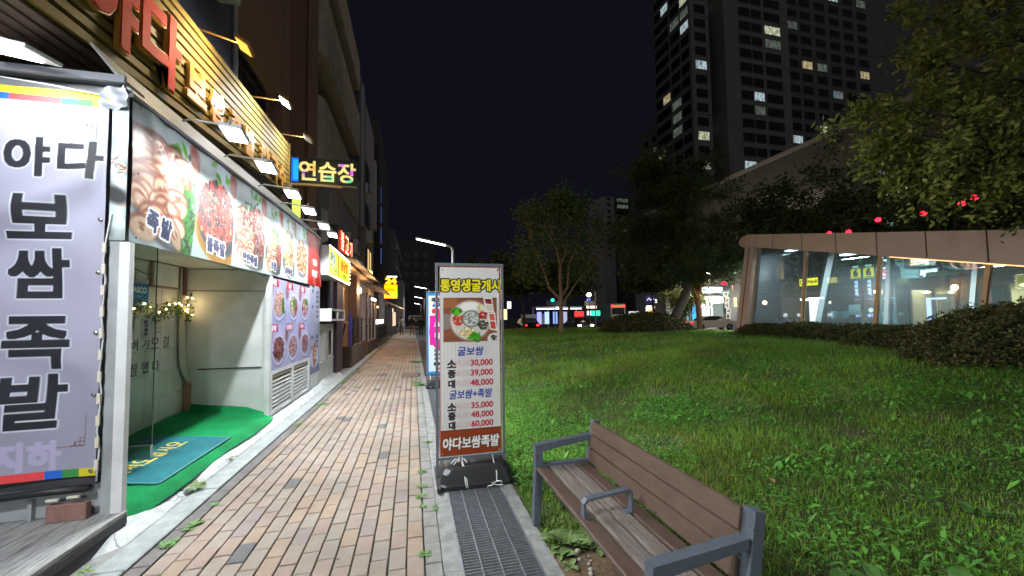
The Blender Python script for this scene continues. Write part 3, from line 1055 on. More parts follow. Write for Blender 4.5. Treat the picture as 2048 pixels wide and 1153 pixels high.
fb = Canvas(6.45, 1.14, 0.0085, 'AEB6B8')
fb.noise(0.06, 3, 0.25)
E_ = [0.0, 0.98, 1.87, 2.88, 3.66, 4.46, 5.30, 6.45]
rg = random.Random(3)
NAMES = ['족발', '불족발', '반반족발', '보쌈', '냉채족발', '막국수']
for i in range(6):
    a, b = E_[i], E_[i + 1]
    w = b - a
    cx = (a + b) / 2
    sl = 0.10
    fb.poly([(a - (sl if i else 0), 0), (b - sl, 0), (b + sl * .7, 1.14), (a + (sl * .7 if i else 0), 1.14)], [(.74, .78, .80), (.76, .80, .80), (.78, .82, .82), (.80, .85, .86), (.82, .86, .87), (.78, .82, .83)][i])
    # blurred table setting above the dish
    for k in range(7):
        fb.ell(a + rg.uniform(.1, .95) * w, rg.uniform(.80, 1.1), .16, .10, (.88, .93, .95), al=.6, soft=.9)
    for k in range(5):
        fb.ell(a + rg.uniform(.3, .8) * w, rg.uniform(.92, 1.08), .07, .03, (.45, .75, .10), rg.uniform(0, 3), al=.9, soft=.6)
    fb.ell(b - .05 * w, 0.98, .10, .13, (.66, .26, .18), .5, al=.9, soft=.5)
    fb.ell(b - .08 * w, 0.92, .06, .10, (.80, .52, .35), .5, al=.8, soft=.5)
    if i == 0:
        fb.ell(cx, .36, w * .56, .34, (.38, .40, .42), -.35)
        fb.ell(cx, .39, w * .54, .33, (.62, .65, .66), -.35)
        greens(fb, cx + .30, .45, .07, .20, rg, 170)
        rough_pile(fb, cx + .27, .72, .12, .10, [(.75, .2, .1), (.88, .55, .3), (.9, .8, .6)], rg, 60)
        slices(fb, cx - .12, .52, w * .92, .84, rg, 20)
        rough_pile(fb, cx - .05, .84, .20, .07, [(.72, .2, .12), (.5, .12, .08), (.9, .8, .7)], rg, 60, (.015, .03))
    elif i == 1:
        fb.ell(cx, .28, w * .56, .30, (.70, .55, .20), -.2)
        fb.ell(cx, .36, w * .50, .28, (.26, .30, .36), -.2)
        rough_pile(fb, cx, .52, w * .48, .36, RED, rg, 560, (.02, .055))
    elif i == 2:
        fb.ell(cx, .30, w * .52, .28, (.45, .47, .48), -.2)
        greens(fb, cx + .06, .82, .12, .05, rg, 40)
        rough_pile(fb, cx + .19, .52, w * .30, .36, RED, rg, 340, (.018, .045))
        slices(fb, cx - .20, .44, w * .62, .72, rg, 18)
        rough_pile(fb, cx - .02, .66, w * .25, .15, MIX, rg, 120, (.015, .03))
    elif i == 3:
        fb.ell(cx, .28, w * .52, .26, (.40, .42, .43), -.2)
        slices(fb, cx - .14, .40, w * .68, .62, rg, 16)
        rough_pile(fb, cx + .18, .45, w * .2, .28, RED, rg, 160, (.015, .035))
        greens(fb, cx + .0, .62, .10, .06, rg, 70)
        rough_pile(fb, cx - .1, .55, w * .25, .12, PALE, rg, 120, (.015, .03))
    elif i == 4:
        fb.ell(cx, .30, w * .50, .27, (.45, .48, .49), -.2)
        rough_pile(fb, cx, .50, w * .42, .36, PALE, rg, 420, (.015, .045))
        rough_pile(fb, cx + .1, .40, w * .2, .14, RED, rg, 50, (.012, .025))
    else:
        fb.ell(cx, .36, w * .46, .36, (.72, .74, .75), -.1)
        fb.ell(cx, .40, w * .40, .32, (.50, .24, .14), -.1)
        rough_pile(fb, cx, .48, w * .42, .36, NOOD + RED[:3], rg, 460, (.015, .045))
    # curved plate rim and label
    fb.text(NAMES[i], cx - .02 + (0.0 if i else -.10), (.20, .17, .15, .16, .14, .14)[i], (.17, .155, .13, .13, .12, .12)[i], '4A4E78', weight=.010, outline=('F6F6F8', .016), rot=(-.06 if i else -.18), spacing=(1.35 if i == 0 else 1.0), aspect=.92)
fb.rect(E_[6], 0, 6.45, 1.14, 'C41A1E')
fb.poly([(5.30, 0), (5.42, 0), (5.34, 1.14), (5.30, 1.14)], 'D84A44')
fb.text('야다', 5.90, .50, .17, 'F4D8D4', weight=.008)
fb.text('보쌈족발', 5.88, .27, .14, 'F4E4E0', weight=.008, aspect=.9)


fb.a = np.clip(fb.a, 0, 1) ** 1.5 * .99


def wr_food(X, Y):
    w = 0.020 * np.exp(-((X - 0.2 - 0.35 * (1.14 - Y)) / .10) ** 2) * np.clip(Y / 1.14, 0, 1) - 0.016 * np.exp(-((X - 0.42 - 0.5 * (1.14 - Y)) / .08) ** 2) * np.clip(Y / 1.14, 0, 1) ** 2
    w += 0.012 * np.sin(X * 2.3 + 0.5) * np.sin(Y * 2.7) + 0.006 * np.sin(X * 7 + Y * 4) * np.clip(Y, 0, 1)
    w += 0.018 * np.sin((X - 5.6) * 9 + Y * 5) * np.clip((X - 5.3) / .6, 0, 1) * np.clip((.6 - Y) / .6, 0, 1)
    return w


# U runs away from the camera (+y); the sheet must face +x
ban = thing('food_banner', 'long glossy banner of dish photographs hung over the restaurant entrance', 'banner', (FX, 6.9, 2.2))
fb.sheet('banner_sheet', (FX + 0.012, 3.652, 2.205), (0, 1, 0.0205), (0, 0, 1), m_print, ban, wr_food)
wr = Canvas(0.105, 1.13, 0.007, 'A9B4B6')
wr.noise(0.12, 8, .06)
for k in range(14):
    wr.ell(.05 + R.uniform(-.04, .05), R.uniform(.25, .75), R.uniform(.02, .05), R.uniform(.01, .02), (0.75, 0.70, 0.62), R.uniform(0, 3), soft=.5)
wr.ell(.03, .35, .10, .06, (.16, .17, .19), -.5, soft=.6)
for k in range(9):
    wr.ell(.04 + R.uniform(-.03, .05), R.uniform(.5, .66), .02, .004, (.45, .12, .08), R.uniform(0, 3), soft=.5)
wr.sheet('banner_return', (-2.243, 3.612, 2.2), (1, 0, 0), (0, 0, 1), m_print, ban, lambda X, Y: 0.01 * np.sin(Y * 14) * np.clip(Y - .7, 0, 1))
for z in (2.24, 2.75, 3.28):
    MB().lathe([(0.010, 0), (0.010, 0.004), (0.004, 0.008)], (FX + 0.03, 3.70, z), 8, 'x').build('eyelet', m_steel, ban)

# dish poster and price column
po = Canvas(2.42, 1.46, 0.008, 'AEB2C8')
po.noise(0.04, 5, .3)
for r_ in range(2):
    for c_ in range(3):
        a = c_ * .806
        b0 = (1 - r_) * .73
        po.rect(a + .012, b0 + .012, a + .794, b0 + .718, [(.64, .68, .80), (.70, .72, .84), (.66, .71, .82)][(c_ + r_) % 3])
        for k in range(4):
            po.ell(a + R.uniform(.1, .7), b0 + R.uniform(.1, .6), .2, .15, (.80, .83, .92), al=.5, soft=.9)
        po.ell(a + .04, b0 + .55, .09, .13, (.58, .38, .36), al=.9, soft=.5)
        po.ell(a + .43, b0 + .28, .33, .25, (.45, .48, .60))
        po.ell(a + .43, b0 + .30, .32, .245, (.86, .87, .93))
        po.ell(a + .43, b0 + .30, .27, .20, (.60, .60, .70))
        i = r_ * 3 + c_
        if i == 0: slices(po, a + .42, b0 + .33, .52, .36, rg, 16); greens(po, a + .64, b0 + .3, .03, .06, rg, 30)
        elif i == 1: rough_pile(po, a + .34, b0 + .33, .14, .16, PALE, rg, 120, (.015, .04)); rough_pile(po, a + .54, b0 + .30, .12, .14, RED, rg, 100, (.015, .03)); greens(po, a + .45, b0 + .38, .04, .04, rg, 20)
        elif i == 2: rough_pile(po, a + .40, b0 + .32, .20, .16, MIX, rg, 170, (.015, .04)); greens(po, a + .5, b0 + .42, .05, .03, rg, 24)
        elif i == 3: rough_pile(po, a + .43, b0 + .32, .27, .19, [(.32, .10, .09), (.22, .07, .08), (.5, .2, .16), (.7, .45, .4)], rg, 220, (.018, .04))
        elif i == 4: rough_pile(po, a + .43, b0 + .32, .24, .18, MIX, rg, 200, (.015, .03))
        else: rough_pile(po, a + .43, b0 + .31, .25, .18, [(.55, .28, .24), (.75, .45, .35), (.4, .2, .2)], rg, 220, (.012, .03))
        po.poly([(a + .02, b0 + .60), (a + .40, b0 + .60), (a + .36, b0 + .725), (a + .02, b0 + .725)], 'B8203A')
        po.text(['족발', '보쌈', '반반', '불족발', '냉채족발', '막국수'][i], a + .195, b0 + .662, .085, 'F2E4E8', weight=.006, aspect=.9)
po.a[:] = po.a * np.array([.98, .94, 1.02])
pt = po.sheet('dish_poster', (FX + 0.004, 6.80, 0.782), (0, 1, 0), (0, 0, 1), m_print, None, lambda X, Y: 0.004 * np.sin(X * 4) * np.sin(Y * 5) + 0.002)
tag(pt, 'glossy poster of six plated dishes with red name tabs above the vents', 'poster')
pc = Canvas(0.92, 1.92, 0.009, 'A4A8C4')
pc.noise(0.03, 6, .3)
rows = [('족발', ('35,000', '40,000', '45,000')), ('보쌈', ('36,000', '42,000', '48,000')), ('', ('', '', '')), ('막국수', ('8,000', '9,000')), ('쟁반', ('15,000',)), ('주류', ('5,000', '5,000'))]
y = 1.80
for nm, pr in rows:
    if nm: pc.text(nm, .24, y, .075, '2E3050', weight=.005)
    for p_ in pr:
        if p_: pc.text(p_, .66, y, .065, '3A2A48', weight=.003)
        y -= .105
    y -= .02
pc.rect(0, 0, .92, .18, '7C80A8')
pc.ell(.46, .36, .33, .24, (.78, .80, .90))
rough_pile(pc, .46, .42, .16, .26, MIX, rg, 150, (.02, .05))
o = pc.sheet('price_column', (FX + 0.008, 9.19, 0.39), (0, 1, 0), (0, 0, 1), m_print)
tag(o, 'pale lilac price list with small type beside the dish poster', 'price list')

# big vertical banner on the side wall
vb = Canvas(1.10, 2.86, 0.0055, 'A4A4B4')
vb.noise(0.035, 11, .5)
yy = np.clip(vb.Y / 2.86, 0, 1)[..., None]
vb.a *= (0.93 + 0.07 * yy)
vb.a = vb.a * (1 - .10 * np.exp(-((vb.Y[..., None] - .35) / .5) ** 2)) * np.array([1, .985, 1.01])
for (y0, y1) in ((2.755, 2.80), (0.0, 0.055)):
    for x0, x1, c in ((.0, .10, 'D04A50'), (.10, .22, 'D8B830'), (.22, .34, '4A9A48'), (.34, .50, '2C62C0'), (.50, .80, 'D8484C'), (.80, .90, '2C62C0'), (.90, 1.0, '3F8A44'), (1.0, 1.10, 'CCBE2C')):
        vb.rect(x0, y0, x1, y1, c)
vb.rect(0, 2.80, 1.10, 2.86, 'DCC93A')
for (cx, cy, dx, dy) in ((1.03, 2.62, -1, -1), (1.03, .22, -1, 1)):
    for k in range(3):
        q = .028 * k
        vb.rect(min(cx, cx + dx * (.085 - q)), min(cy + dy * q, cy + dy * (q + .006)), max(cx, cx + dx * (.085 - q)), max(cy + dy * q, cy + dy * (q + .006)), '6A4A50')
        vb.rect(min(cx + dx * q, cx + dx * (q + .006)), min(cy, cy + dy * (.085 - q)), max(cx + dx * q, cx + dx * (q + .006)), max(cy, cy + dy * (.085 - q)), '6A4A50')
    vb.rect(cx - .22, cy - .003 + dy * .0, cx, cy + .003 + dy * .0, '6A4A50', .8)
    vb.rect(cx - .003, min(cy, cy + dy * .22), cx + .003, max(cy, cy + dy * .22), '6A4A50', .8)
vb.rect(.0, 2.62, .30, 2.626, '6A4A50', .7)
INK = '26262E'
GL = ('BCC0CC', .012)
vb.text('야', .625, 2.335, .27, INK, weight=.012, outline=GL, shear=.05, rot=.03, aspect=1.05)
vb.text('다', .945, 2.335, .27, INK, weight=.012, outline=GL, shear=.05, rot=.03, aspect=1.05)
for ch, y, h in (('보', 1.895, .30), ('쌈', 1.48, .34), ('족', .975, .36), ('발', .555, .36)):
    vb.text(ch, .715, y, h, INK, weight=.0125, outline=GL, aspect=1.10)
vb.text('지하', .70, .17, .19, 'A7A0BE', weight=.012)


def wr_vert(X, Y):
    w = 0.010 * np.sin(X * 5 + Y * 1.3) + 0.014 * np.sin(Y * 3.1 + X * 2.2) * np.sin(X * 2.8)
    w += 0.016 * np.exp(-((Y - 1.95 - .55 * (X - .55)) / .10) ** 2) - 0.014 * np.exp(-((Y - 1.70 - .6 * (X - .55)) / .12) ** 2)
    w += 0.010 * np.exp(-((Y - .95 + .3 * (X - .5)) / .09) ** 2) + 0.006 * np.sin(Y * 9 + X * 6)
    return w * np.clip((1.10 - X) / .12, 0.15, 1)


vt = thing('vertical_banner', 'tall pale lilac banner with huge black brushed letters beside the entrance post', 'banner', (-2.8, 3.6, 0.46))
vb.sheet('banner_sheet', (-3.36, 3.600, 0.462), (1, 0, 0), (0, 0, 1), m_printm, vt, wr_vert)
for z in (0.50, 1.05, 1.50, 1.95, 2.35, 3.26):
    MB().lathe([(0.013, 0), (0.013, -0.004), (0.007, -0.006), (0.007, -0.003)], (-2.285, 3.592, z), 10, 'y').build('eyelet', m_steel, vt)
# crumpled top corner of the banner
cv = Canvas(0.16, 0.17, 0.008, 'C8CED8')
cv.sheet('crumpled_corner', (-2.30, 3.575, 3.20), (1, 0, 0.1), (0, 0, 1), m_printm, vt, lambda X, Y: 0.018 * np.sin(X * 55 + Y * 30) + 0.014 * np.sin(Y * 70 - X * 20))

# ---- timber deck
dk = thing('timber_deck', 'weathered grey timber deck with dark edge boards before the banner', 'deck', (-3, 2.6, 0))
for i in range(9):
    x1 = -2.09 - i * 0.148
    MB().bbox(x1 - 0.142, x1, -0.6, 3.675 if x1 < -2.2 else 3.66, 0.135, 0.165 + R.uniform(-.003, .003), 0.004).build('plank', m_deckw, dk)
MB().bbox(-2.115, -2.088, -0.6, 3.655, 0.072, 0.132, 0.003).build('edge_board', m_deckd, dk)
MB().bbox(-2.118, -2.092, -0.6, 3.655, -0.03, 0.068, 0.003).build('edge_board', m_deckd, dk)
tb = MB().bbox(-2.52, -2.285, 3.565, 3.618, 0.166, 0.285, 0.004).build('terracotta_block', M('terracotta', (0.30, 0.165, 0.135), 0.75, var=0.3, scale=12))
tag(tb, 'reddish brown clay block leaning on the wall base at the deck edge', 'block')

# ---- eave boards between banner and slatted sign
eb = thing('sloped_eave', 'steep grey boarded eave strip between the food banner and slatted sign', 'eave', (FX, 6.9, 3.3))
for k in range(48):
    y0 = 3.62 + k * 0.1352
    zb = 3.345 + 0.0205 * (y0 - 3.65)
    zt = 3.70 + 0.075 * max(0, min(1, (y0 - 4) / 4.6)) + (0.0 if y0 < 8.6 else -.02)
    a, b = Vector((-2.13, 0, zb)), Vector((-2.42, 0, zt + .02))
    n = Vector((b - a).cross(Vector((0, 1, 0)))).normalized()
    c = (a + b) / 2 + Vector((0, y0 + 0.0655, 0)) - n * 0.012
    MB().obox(c, (b - a) / 2, (0, 0.0655, 0), n * 0.008).build('board', m_board, eb)
MB().bar((-2.125, 3.60, 3.335), (-2.125, 10.13, 3.47), 0.035, 0.03).build('eave_trim', bpy.data.materials['dark_flashing'], eb)
MB().prism([(-2.42, 3.45), (-2.42, 3.72), (-2.16, 3.38), (-2.30, 3.36)], 'y', 10.10, 10.12).build('eave_end', m_board, eb)

# ---- ochre slatted sign
sg = thing('slatted_sign', 'big ochre horizontal slat sign board with raised red and orange letters', 'sign', (-2.45, 5.9, 3.7))
SY0, SY1 = 3.12, 8.66


def sgz(t, y):
    """height of sign row t (0 bottom, 1 top) at distance y: the board flares slightly"""
    k = (y - 3.3) / 5.35
    zb = 3.70 + 0.40 * k
    zt = 4.96 + 0.17 * k
    return zb + (zt - zb) * t


MB().add([(-2.50, SY0, sgz(0, SY0)), (-2.50, SY1, sgz(0, SY1)), (-2.50, SY1, sgz(1, SY1)), (-2.50, SY0, sgz(1, SY0)),
          (-2.62, SY0, sgz(0, SY0)), (-2.62, SY1, sgz(0, SY1)), (-2.62, SY1, sgz(1, SY1)), (-2.62, SY0, sgz(1, SY0))],
         [(0, 1, 2, 3), (7, 6, 5, 4), (0, 3, 7, 4), (1, 5, 6, 2), (3, 2, 6, 7), (0, 4, 5, 1)]).build('backing', m_slatback, sg)
NS = 11
for k in range(NS):
    t = (k + 0.42) / NS
    p0, p1 = Vector((-2.465, SY0, sgz(t, SY0))), Vector((-2.465, SY1, sgz(t, SY1)))
    MB().bar(p0, p1, 0.060, 0.072).build('slat', m_slat, sg)
MB().bar((-2.47, SY1 + .012, sgz(0, SY1)), (-2.47, SY1 + .012, sgz(1, SY1)), 0.024, 0.10).build('end_cap', m_slat, sg)
MB().bar((-2.47, SY0 - .03, sgz(-.02, SY0)), (-2.47, SY0 - .03, sgz(1, SY0)), 0.05, 0.10).build('end_cap', m_brownsof, sg)
# soffit ribs underneath
for k in range(7):
    x = -2.51 - k * 0.085
    dz = -0.018 * k
    MB().bar((x, SY0, sgz(0, SY0) - .02 + dz), (x, SY1, sgz(0, SY1) - .02 + dz), 0.080, 0.018 + 0.004 * (k % 2)).build('soffit_rib', m_brownsof, sg)
U_, V_ = (0, 1, 0.07), (0, 0, 1)
LX = -2.425


def sign_letter(ch, y, z, h, asp, red):
    if red:
        letters3d(ch, (LX, y, z), (0, 1, .05), V_, h + .035, 0.04, m_gold, m_gold, sg, weight=.056, aspect=asp)
        letters3d(ch, (LX + .041, y, z), (0, 1, .05), V_, h, 0.010, m_red, m_red, sg, weight=.038, aspect=asp)
    else:
        letters3d(ch, (LX, y, z), (0, 1, .05), V_, h, 0.035, m_orange, m_gold, sg, weight=.055, aspect=asp)


sign_letter('야', 3.79, 4.25, .74, .90, True)
sign_letter('다', 4.45, 4.29, .76, .90, True)
for ch, y, h, asp in (('보', 5.12, .40, .95), ('쌈', 5.60, .42, .95), ('족', 6.16, .42, .95), ('발', 6.62, .42, .95), ('.', 6.93, .06, 1), ('칼', 7.25, .44, .95), ('국', 7.70, .44, .95), ('수', 8.14, .44, .95)):
    z = 4.25 + (0.005 * (y - 5))
    if ch == '.': z -= .17
    sign_letter(ch, y, z, h, asp, False)

# ---- floodlights
m_lampbody = M('white_lamp_housing', (0.60, 0.62, 0.62), 0.4)
m_lampbrown = M('ochre_lamp_housing', (0.45, 0.28, 0.09), 0.4)
m_dimled = EM('warm_lamp_face', 'FFB84A', 1.6)
PW = 98.0
for i, (y, lab) in enumerate(((4.44, 'first eave floodlight from the camera, above the second dish picture'), (5.33, 'second eave floodlight, above the mixed dish picture'), (6.42, 'third eave floodlight along the food banner'),
                              (7.38, 'fourth eave floodlight along the food banner'), (8.55, 'fifth eave floodlight, above the red banner end'), (9.41, 'sixth and farthest eave floodlight, beside the lit yellow sign'))):
    z = 3.44
    L = thing('floodlight', 'white LED ' + lab.replace('eave floodlight', 'floodlight on the eave'), 'floodlight', (-1.75, y, z), 'eave floodlights')
    nrm = Vector((-0.10, -0.20, -0.95)).normalized()
    ux = Vector((0, 1, 0)); ux = (ux - nrm * ux.dot(nrm)).normalized(); uy = nrm.cross(ux)
    c = Vector((-1.75, y, z))
    MB().obox(c - nrm * 0.022, ux * 0.125, uy * 0.10, nrm * 0.018).build('housing', m_lampbody, L)
    MB().obox(c + nrm * 0.002, ux * 0.110, uy * 0.085, nrm * 0.004).build('led_face', m_led, L)
    MB().tube([c - nrm * .03, c - nrm * .09 + Vector((-.06, 0, .01)), (-2.15, y + .04, 3.58), (-2.22, y + .05, 3.56)], 0.011, 6).build('arm', m_lampbody, L, smooth=True)
    for s_ in (-1, 1):
        MB().bar(c + ux * 0.128 * s_ - nrm * .02, c + ux * 0.128 * s_ - nrm * .085, .012, .03).build('yoke_plate', m_lampbody, L)
    area('flood_beam', c + nrm * 0.02, (0.60, -0.05, -1), 0.2, 0.16, PW, (0.90, 0.97, 1.0), L, 168)
for i, (y, z, col_, lab) in enumerate(((5.23, 4.86, 0, 'amber'), (6.79, 5.02, 1, 'lit white'), (8.18, 5.05, 2, 'ochre unlit-looking'))):
    lx_ = -1.98
    L = thing('sign_floodlight', ['small amber floodlight on an arm over the big red letters', 'small bright white floodlight on an arm over the sign middle', 'small ochre floodlight on an arm at the far sign end'][i], 'floodlight', (-2.1, y, z), 'sign floodlights')
    nrm = Vector((-0.55, -0.12, -0.83)).normalized()
    ux = Vector((0, 1, 0)); ux = (ux - nrm * ux.dot(nrm)).normalized(); uy = nrm.cross(ux)
    c = Vector((lx_, y, z))
    MB().obox(c - nrm * 0.022, ux * 0.11, uy * 0.085, nrm * 0.018).build('housing', m_lampbrown, L)
    MB().obox(c + nrm * 0.002, ux * 0.095, uy * 0.07, nrm * 0.004).build('led_face', [m_dimled, m_led, M('dull_lamp_face', (.5, .5, .5), .4, emit=.25)][i], L)
    MB().tube([c - nrm * .03, (-2.47, y + .05, sgz(1, y) + .02)], 0.011, 6).build('arm', m_lampbrown, L)
    if i < 3:
        area('sign_beam', c + nrm * 0.02, Vector((-.75, -.1, -.65)), 0.3, 0.2, (24, 20, 15)[i], (0.95, 0.97, 1.0) if i else (1, .80, .50), L)
L = thing('soffit_lamp', 'flat square LED lamp glaring under the eave above the lilac banner', 'lamp', (-2.6, 3.25, 3.4))
MB().obox((-2.62, 3.27, 3.415), (0.20, 0, -0.03), (0, 0.14, 0.02), (0.002, -.002, 0.012)).build('housing', m_lampbody, L)
MB().obox((-2.66, 3.27, 3.402), (0.15, 0, -0.0225), (0, 0.115, 0.0165), (0.0006, -.0006, 0.004)).build('led_face', m_led, L)
MB().tube([(-2.62, 3.30, 3.43), (-2.6, 3.6, 3.50)], 0.012, 6).build('arm', m_lampbody, L)
area('lamp_beam', (-2.66, 3.25, 3.38), (0.35, 0.0, -1), 0.28, 0.22, 16, (0.90, 0.96, 1), L)

L = thing('deck_lamp', 'flat square LED lamp under the eave over the near deck', 'lamp', (-2.6, 0.9, 3.4), 'deck lamps')
MB().obox((-2.62, 0.9, 3.415), (0.20, 0, -0.03), (0, 0.14, 0.0), (0.002, 0, 0.012)).build('housing', m_lampbody, L)
MB().obox((-2.62, 0.9, 3.400), (0.17, 0, -0.0255), (0, 0.12, 0.0), (0.0006, 0, 0.003)).build('led_face', m_led, L)
MB().box(-6.0, -2.16, -1.5, 1.6, 3.47, 3.50).build('deck_canopy', M('deck_canopy_sheet', (.10, .10, .115), .5), rb)
area('lamp_beam', (-2.6, 0.9, 3.38), (1.2, 0.45, -1), 0.28, 0.22, 235, (0.92, 0.98, 1), L)

# ------------------------------------------------------------------ buildings up the street on the left
m_granite = M('brown_granite', (0.34, 0.20, 0.145), 0.6, var=0.3, scale=14, bump=0.15, bscale=60)
m_granite2 = M('red_brown_granite', (0.27, 0.135, 0.105), 0.55, var=0.3, scale=14)
m_darkwin = M('dark_window_glass', (0.012, 0.013, 0.018), 0.12, spec=0.6)
m_winframe = M('dark_window_frame', (0.06, 0.06, 0.065), 0.5)
m_bandc = M('exposed_concrete_band', (0.46, 0.40, 0.35), 0.85, var=0.35, scale=2.2, bump=0.4, bscale=12)
m_slateblue = M('slate_plaster', (0.13, 0.13, 0.17), 0.8, var=0.25, scale=1.5)
m_greyst = M('grey_stucco', (0.30, 0.29, 0.32), 0.8, var=0.25, scale=1.2)
m_alu = M('aluminium_trim', (0.40, 0.40, 0.42), 0.4)
m_ywin = EM('warm_lit_window', 'FFD68A', 0.75)

ga_ = thing('granite_building', 'tall brown granite building rising behind the slatted sign', 'building', (-5, 8.5, 0))
MB().box(-9, -3.42, 1.0, 6.98, 0.0, 18).build('rear_wall', m_slateblue, ga_)
MB().box(-3.419, -3.02, 3.9, 7.60, 3.75, 18).build('plaster_bay', m_slateblue, ga_)
MB().box(-9, -3.20, 7.0, 14.0, 2.6, 18).build('wall', m_granite2, ga_)
MB().box(-3.199, -3.0, 7.61, 10.0, 6.72, 18).build('spandrel', m_granite, ga_)
MB().box(-3.03, -2.94, 7.55, 9.75, 6.66, 6.72).build('lintel', M('bronze_lintel', (0.26, 0.15, 0.085), 0.5), ga_)
for y0, y1 in ((7.65, 8.25), (8.30, 8.95), (9.0, 9.6)):
    w = MB().box(-3.195, -3.17, y0, y1, 4.9, 6.655).build('window', m_winframe, ga_)
    MB().box(-3.169, -3.16, y0 + .04, y1 - .04, 4.95, 6.6).build('pane', m_darkwin, w)
for x0, y0, y1, m in ((-2.98, 10.05, 10.62, m_granite), (-2.86, 10.66, 11.55, m_granite2), (-2.82, 11.95, 12.75, m_granite)):
    MB().box(-3.199, x0, y0, y1, 2.62, 18).build('pilaster', m, ga_)
for z in (5.0, 8.2, 11.4, 14.6):
    w = MB().box(-3.195, -3.15, 11.57, 11.93, z, z + 2.2).build('window', m_winframe, ga_)
    MB().box(-3.149, -3.14, 11.61, 11.89, z + .05, z + 2.15).build('pane', m_darkwin, w)

cb = thing('banded_building', 'building with rounded concrete balcony bands behind the LED sign', 'building', (-4, 18, 0))
MB().box(-10, -3.42, 14.05, 21.3, 2.5, 14.9).build('wall', m_slateblue, cb)


def band(z0, z1, m=m_bandc, y1=21.25):
    r = 1.0
    pts = [(-2.70, y1), (-3.42, y1), (-3.42, 12.80)]
    for k in range(9):
        a = math.radians(-90 + k * 90 / 8)
        pts.append((-2.70 - r * .55 + r * .55 * math.cos(a), 13.45 + .65 * math.sin(a)))
    return MB().prism(pts[::-1], 'z', z0, z1).build('balcony_band', m, cb)


for z0, z1 in ((6.35, 8.55), (9.95, 12.05), (13.4, 14.85)):
    b_ = band(z0, z1)
    for k in range(5):
        MB().box(-2.712, -2.697, 14.6 + k * 1.3, 14.62 + k * 1.3, z0 + .02, z1 - .02).build('panel_joint', m_winframe, b_)
for z in (8.56, 12.06):
    for k in range(6):
        y0 = 14.1 + k * 1.2
        w = MB().box(-3.40, -3.35, y0, y0 + 1.1, z, z + 1.3).build('window', m_winframe, cb)
        MB().box(-3.349, -3.34, y0 + .05, y0 + 1.05, z + .05, z + 1.25).build('pane', m_darkwin, w)
MB().box(-3.2, -2.75, 14.2, 21.3, 3.7, 6.34).build('first_floor_wall', m_greyst, cb)
MB().prism([(-2.749, 3.9), (-2.55, 4.0), (-2.55, 4.9), (-2.749, 5.0)], 'y', 13.0, 13.08).build('grey_fin', m_alu, cb)

sb = thing('slate_building', 'dark slate building with narrow white wall panel and two lit windows', 'building', (-4, 26, 0))
MB().box(-12, -2.95, 21.4, 31.6, 0, 15.4).build('wall', m_greyst, sb)
MB().box(-2.949, -2.72, 21.4, 24.0, 4.2, 14.6).build('projecting_bay', m_slateblue, sb)
MB().box(-2.719, -2.60, 22.0, 22.3, 6.5, 14.2).build('downpipe', m_alu, sb)
MB().box(-2.949, -2.65, 29.6, 30.5, 8.0, 13.0).build('white_panel', M('pale_wall_panel', (0.40, 0.40, 0.42), 0.5), sb)
for i, y0 in enumerate((24.6, 25.7, 27.0, 28.3)):
    w = MB().box(-2.949, -2.90, y0, y0 + .85, 4.4, 6.2).build('window', m_alu, sb)
    MB().box(-2.899, -2.89, y0 + .07, y0 + .78, 4.48, 6.12).build('pane', m_ywin if i > 1 else m_darkwin, w)
for z in (7.5, 10.2):
    for y0 in (24.6, 26.0, 27.4):
        w = MB().box(-2.949, -2.90, y0, y0 + 1.0, z, z + 1.4).build('window', m_winframe, sb)
        MB().box(-2.899, -2.89, y0 + .06, y0 + .94, z + .06, z + 1.34).build('pane', m_darkwin, w)

db = thing('far_dark_building', 'tall unlit building with a thin blue neon strip at its corner', 'building', (-5, 38, 0))
MB().box(-14, -2.6, 31.7, 44, 0, 17).build('wall', M('dark_brick', (0.05, 0.045, 0.055), .8, var=.3), db)
for k in range(4):
    MB().box(-2.599, -2.56, 33.6, 33.75, 6.0 + k * 1.7, 7.3 + k * 1.7).build('neon_strip', EM('blue_neon', '5A80D0', .5 - .1 * k) , db)
fb2 = thing('stepped_far_building', 'low stepped building beyond the neon strip at the path end', 'building', (-3, 54, 0))
MB().box(-12, -2.0, 46, 60, 0, 11.5).build('wall', m_slateblue, fb2)
MB().box(-2.0, -1.2, 48, 58, 0, 6).build('annex', m_greyst, fb2)
for z in (4, 7, 9.5):
    MB().box(-2.3, -1.7, 47, 59, z, z + .5).build('ledge', m_greyst, fb2)
eb2 = thing('end_building', 'pale apartment slab far away closing the path view', 'building', (4, 128, 0))
MB().box(-8, 6.5, 128, 140, 0, 26).build('wall', M('hazy_plaster', (0.055, 0.05, 0.055), .8, var=.2, scale=.5), eb2)
for k in range(5):
    for j in range(4):
        MB().box(-6 + j * 3, -4.4 + j * 3, 127.9, 127.99, 8 + k * 3.2, 9.6 + k * 3.2).build('window', m_darkwin, eb2)

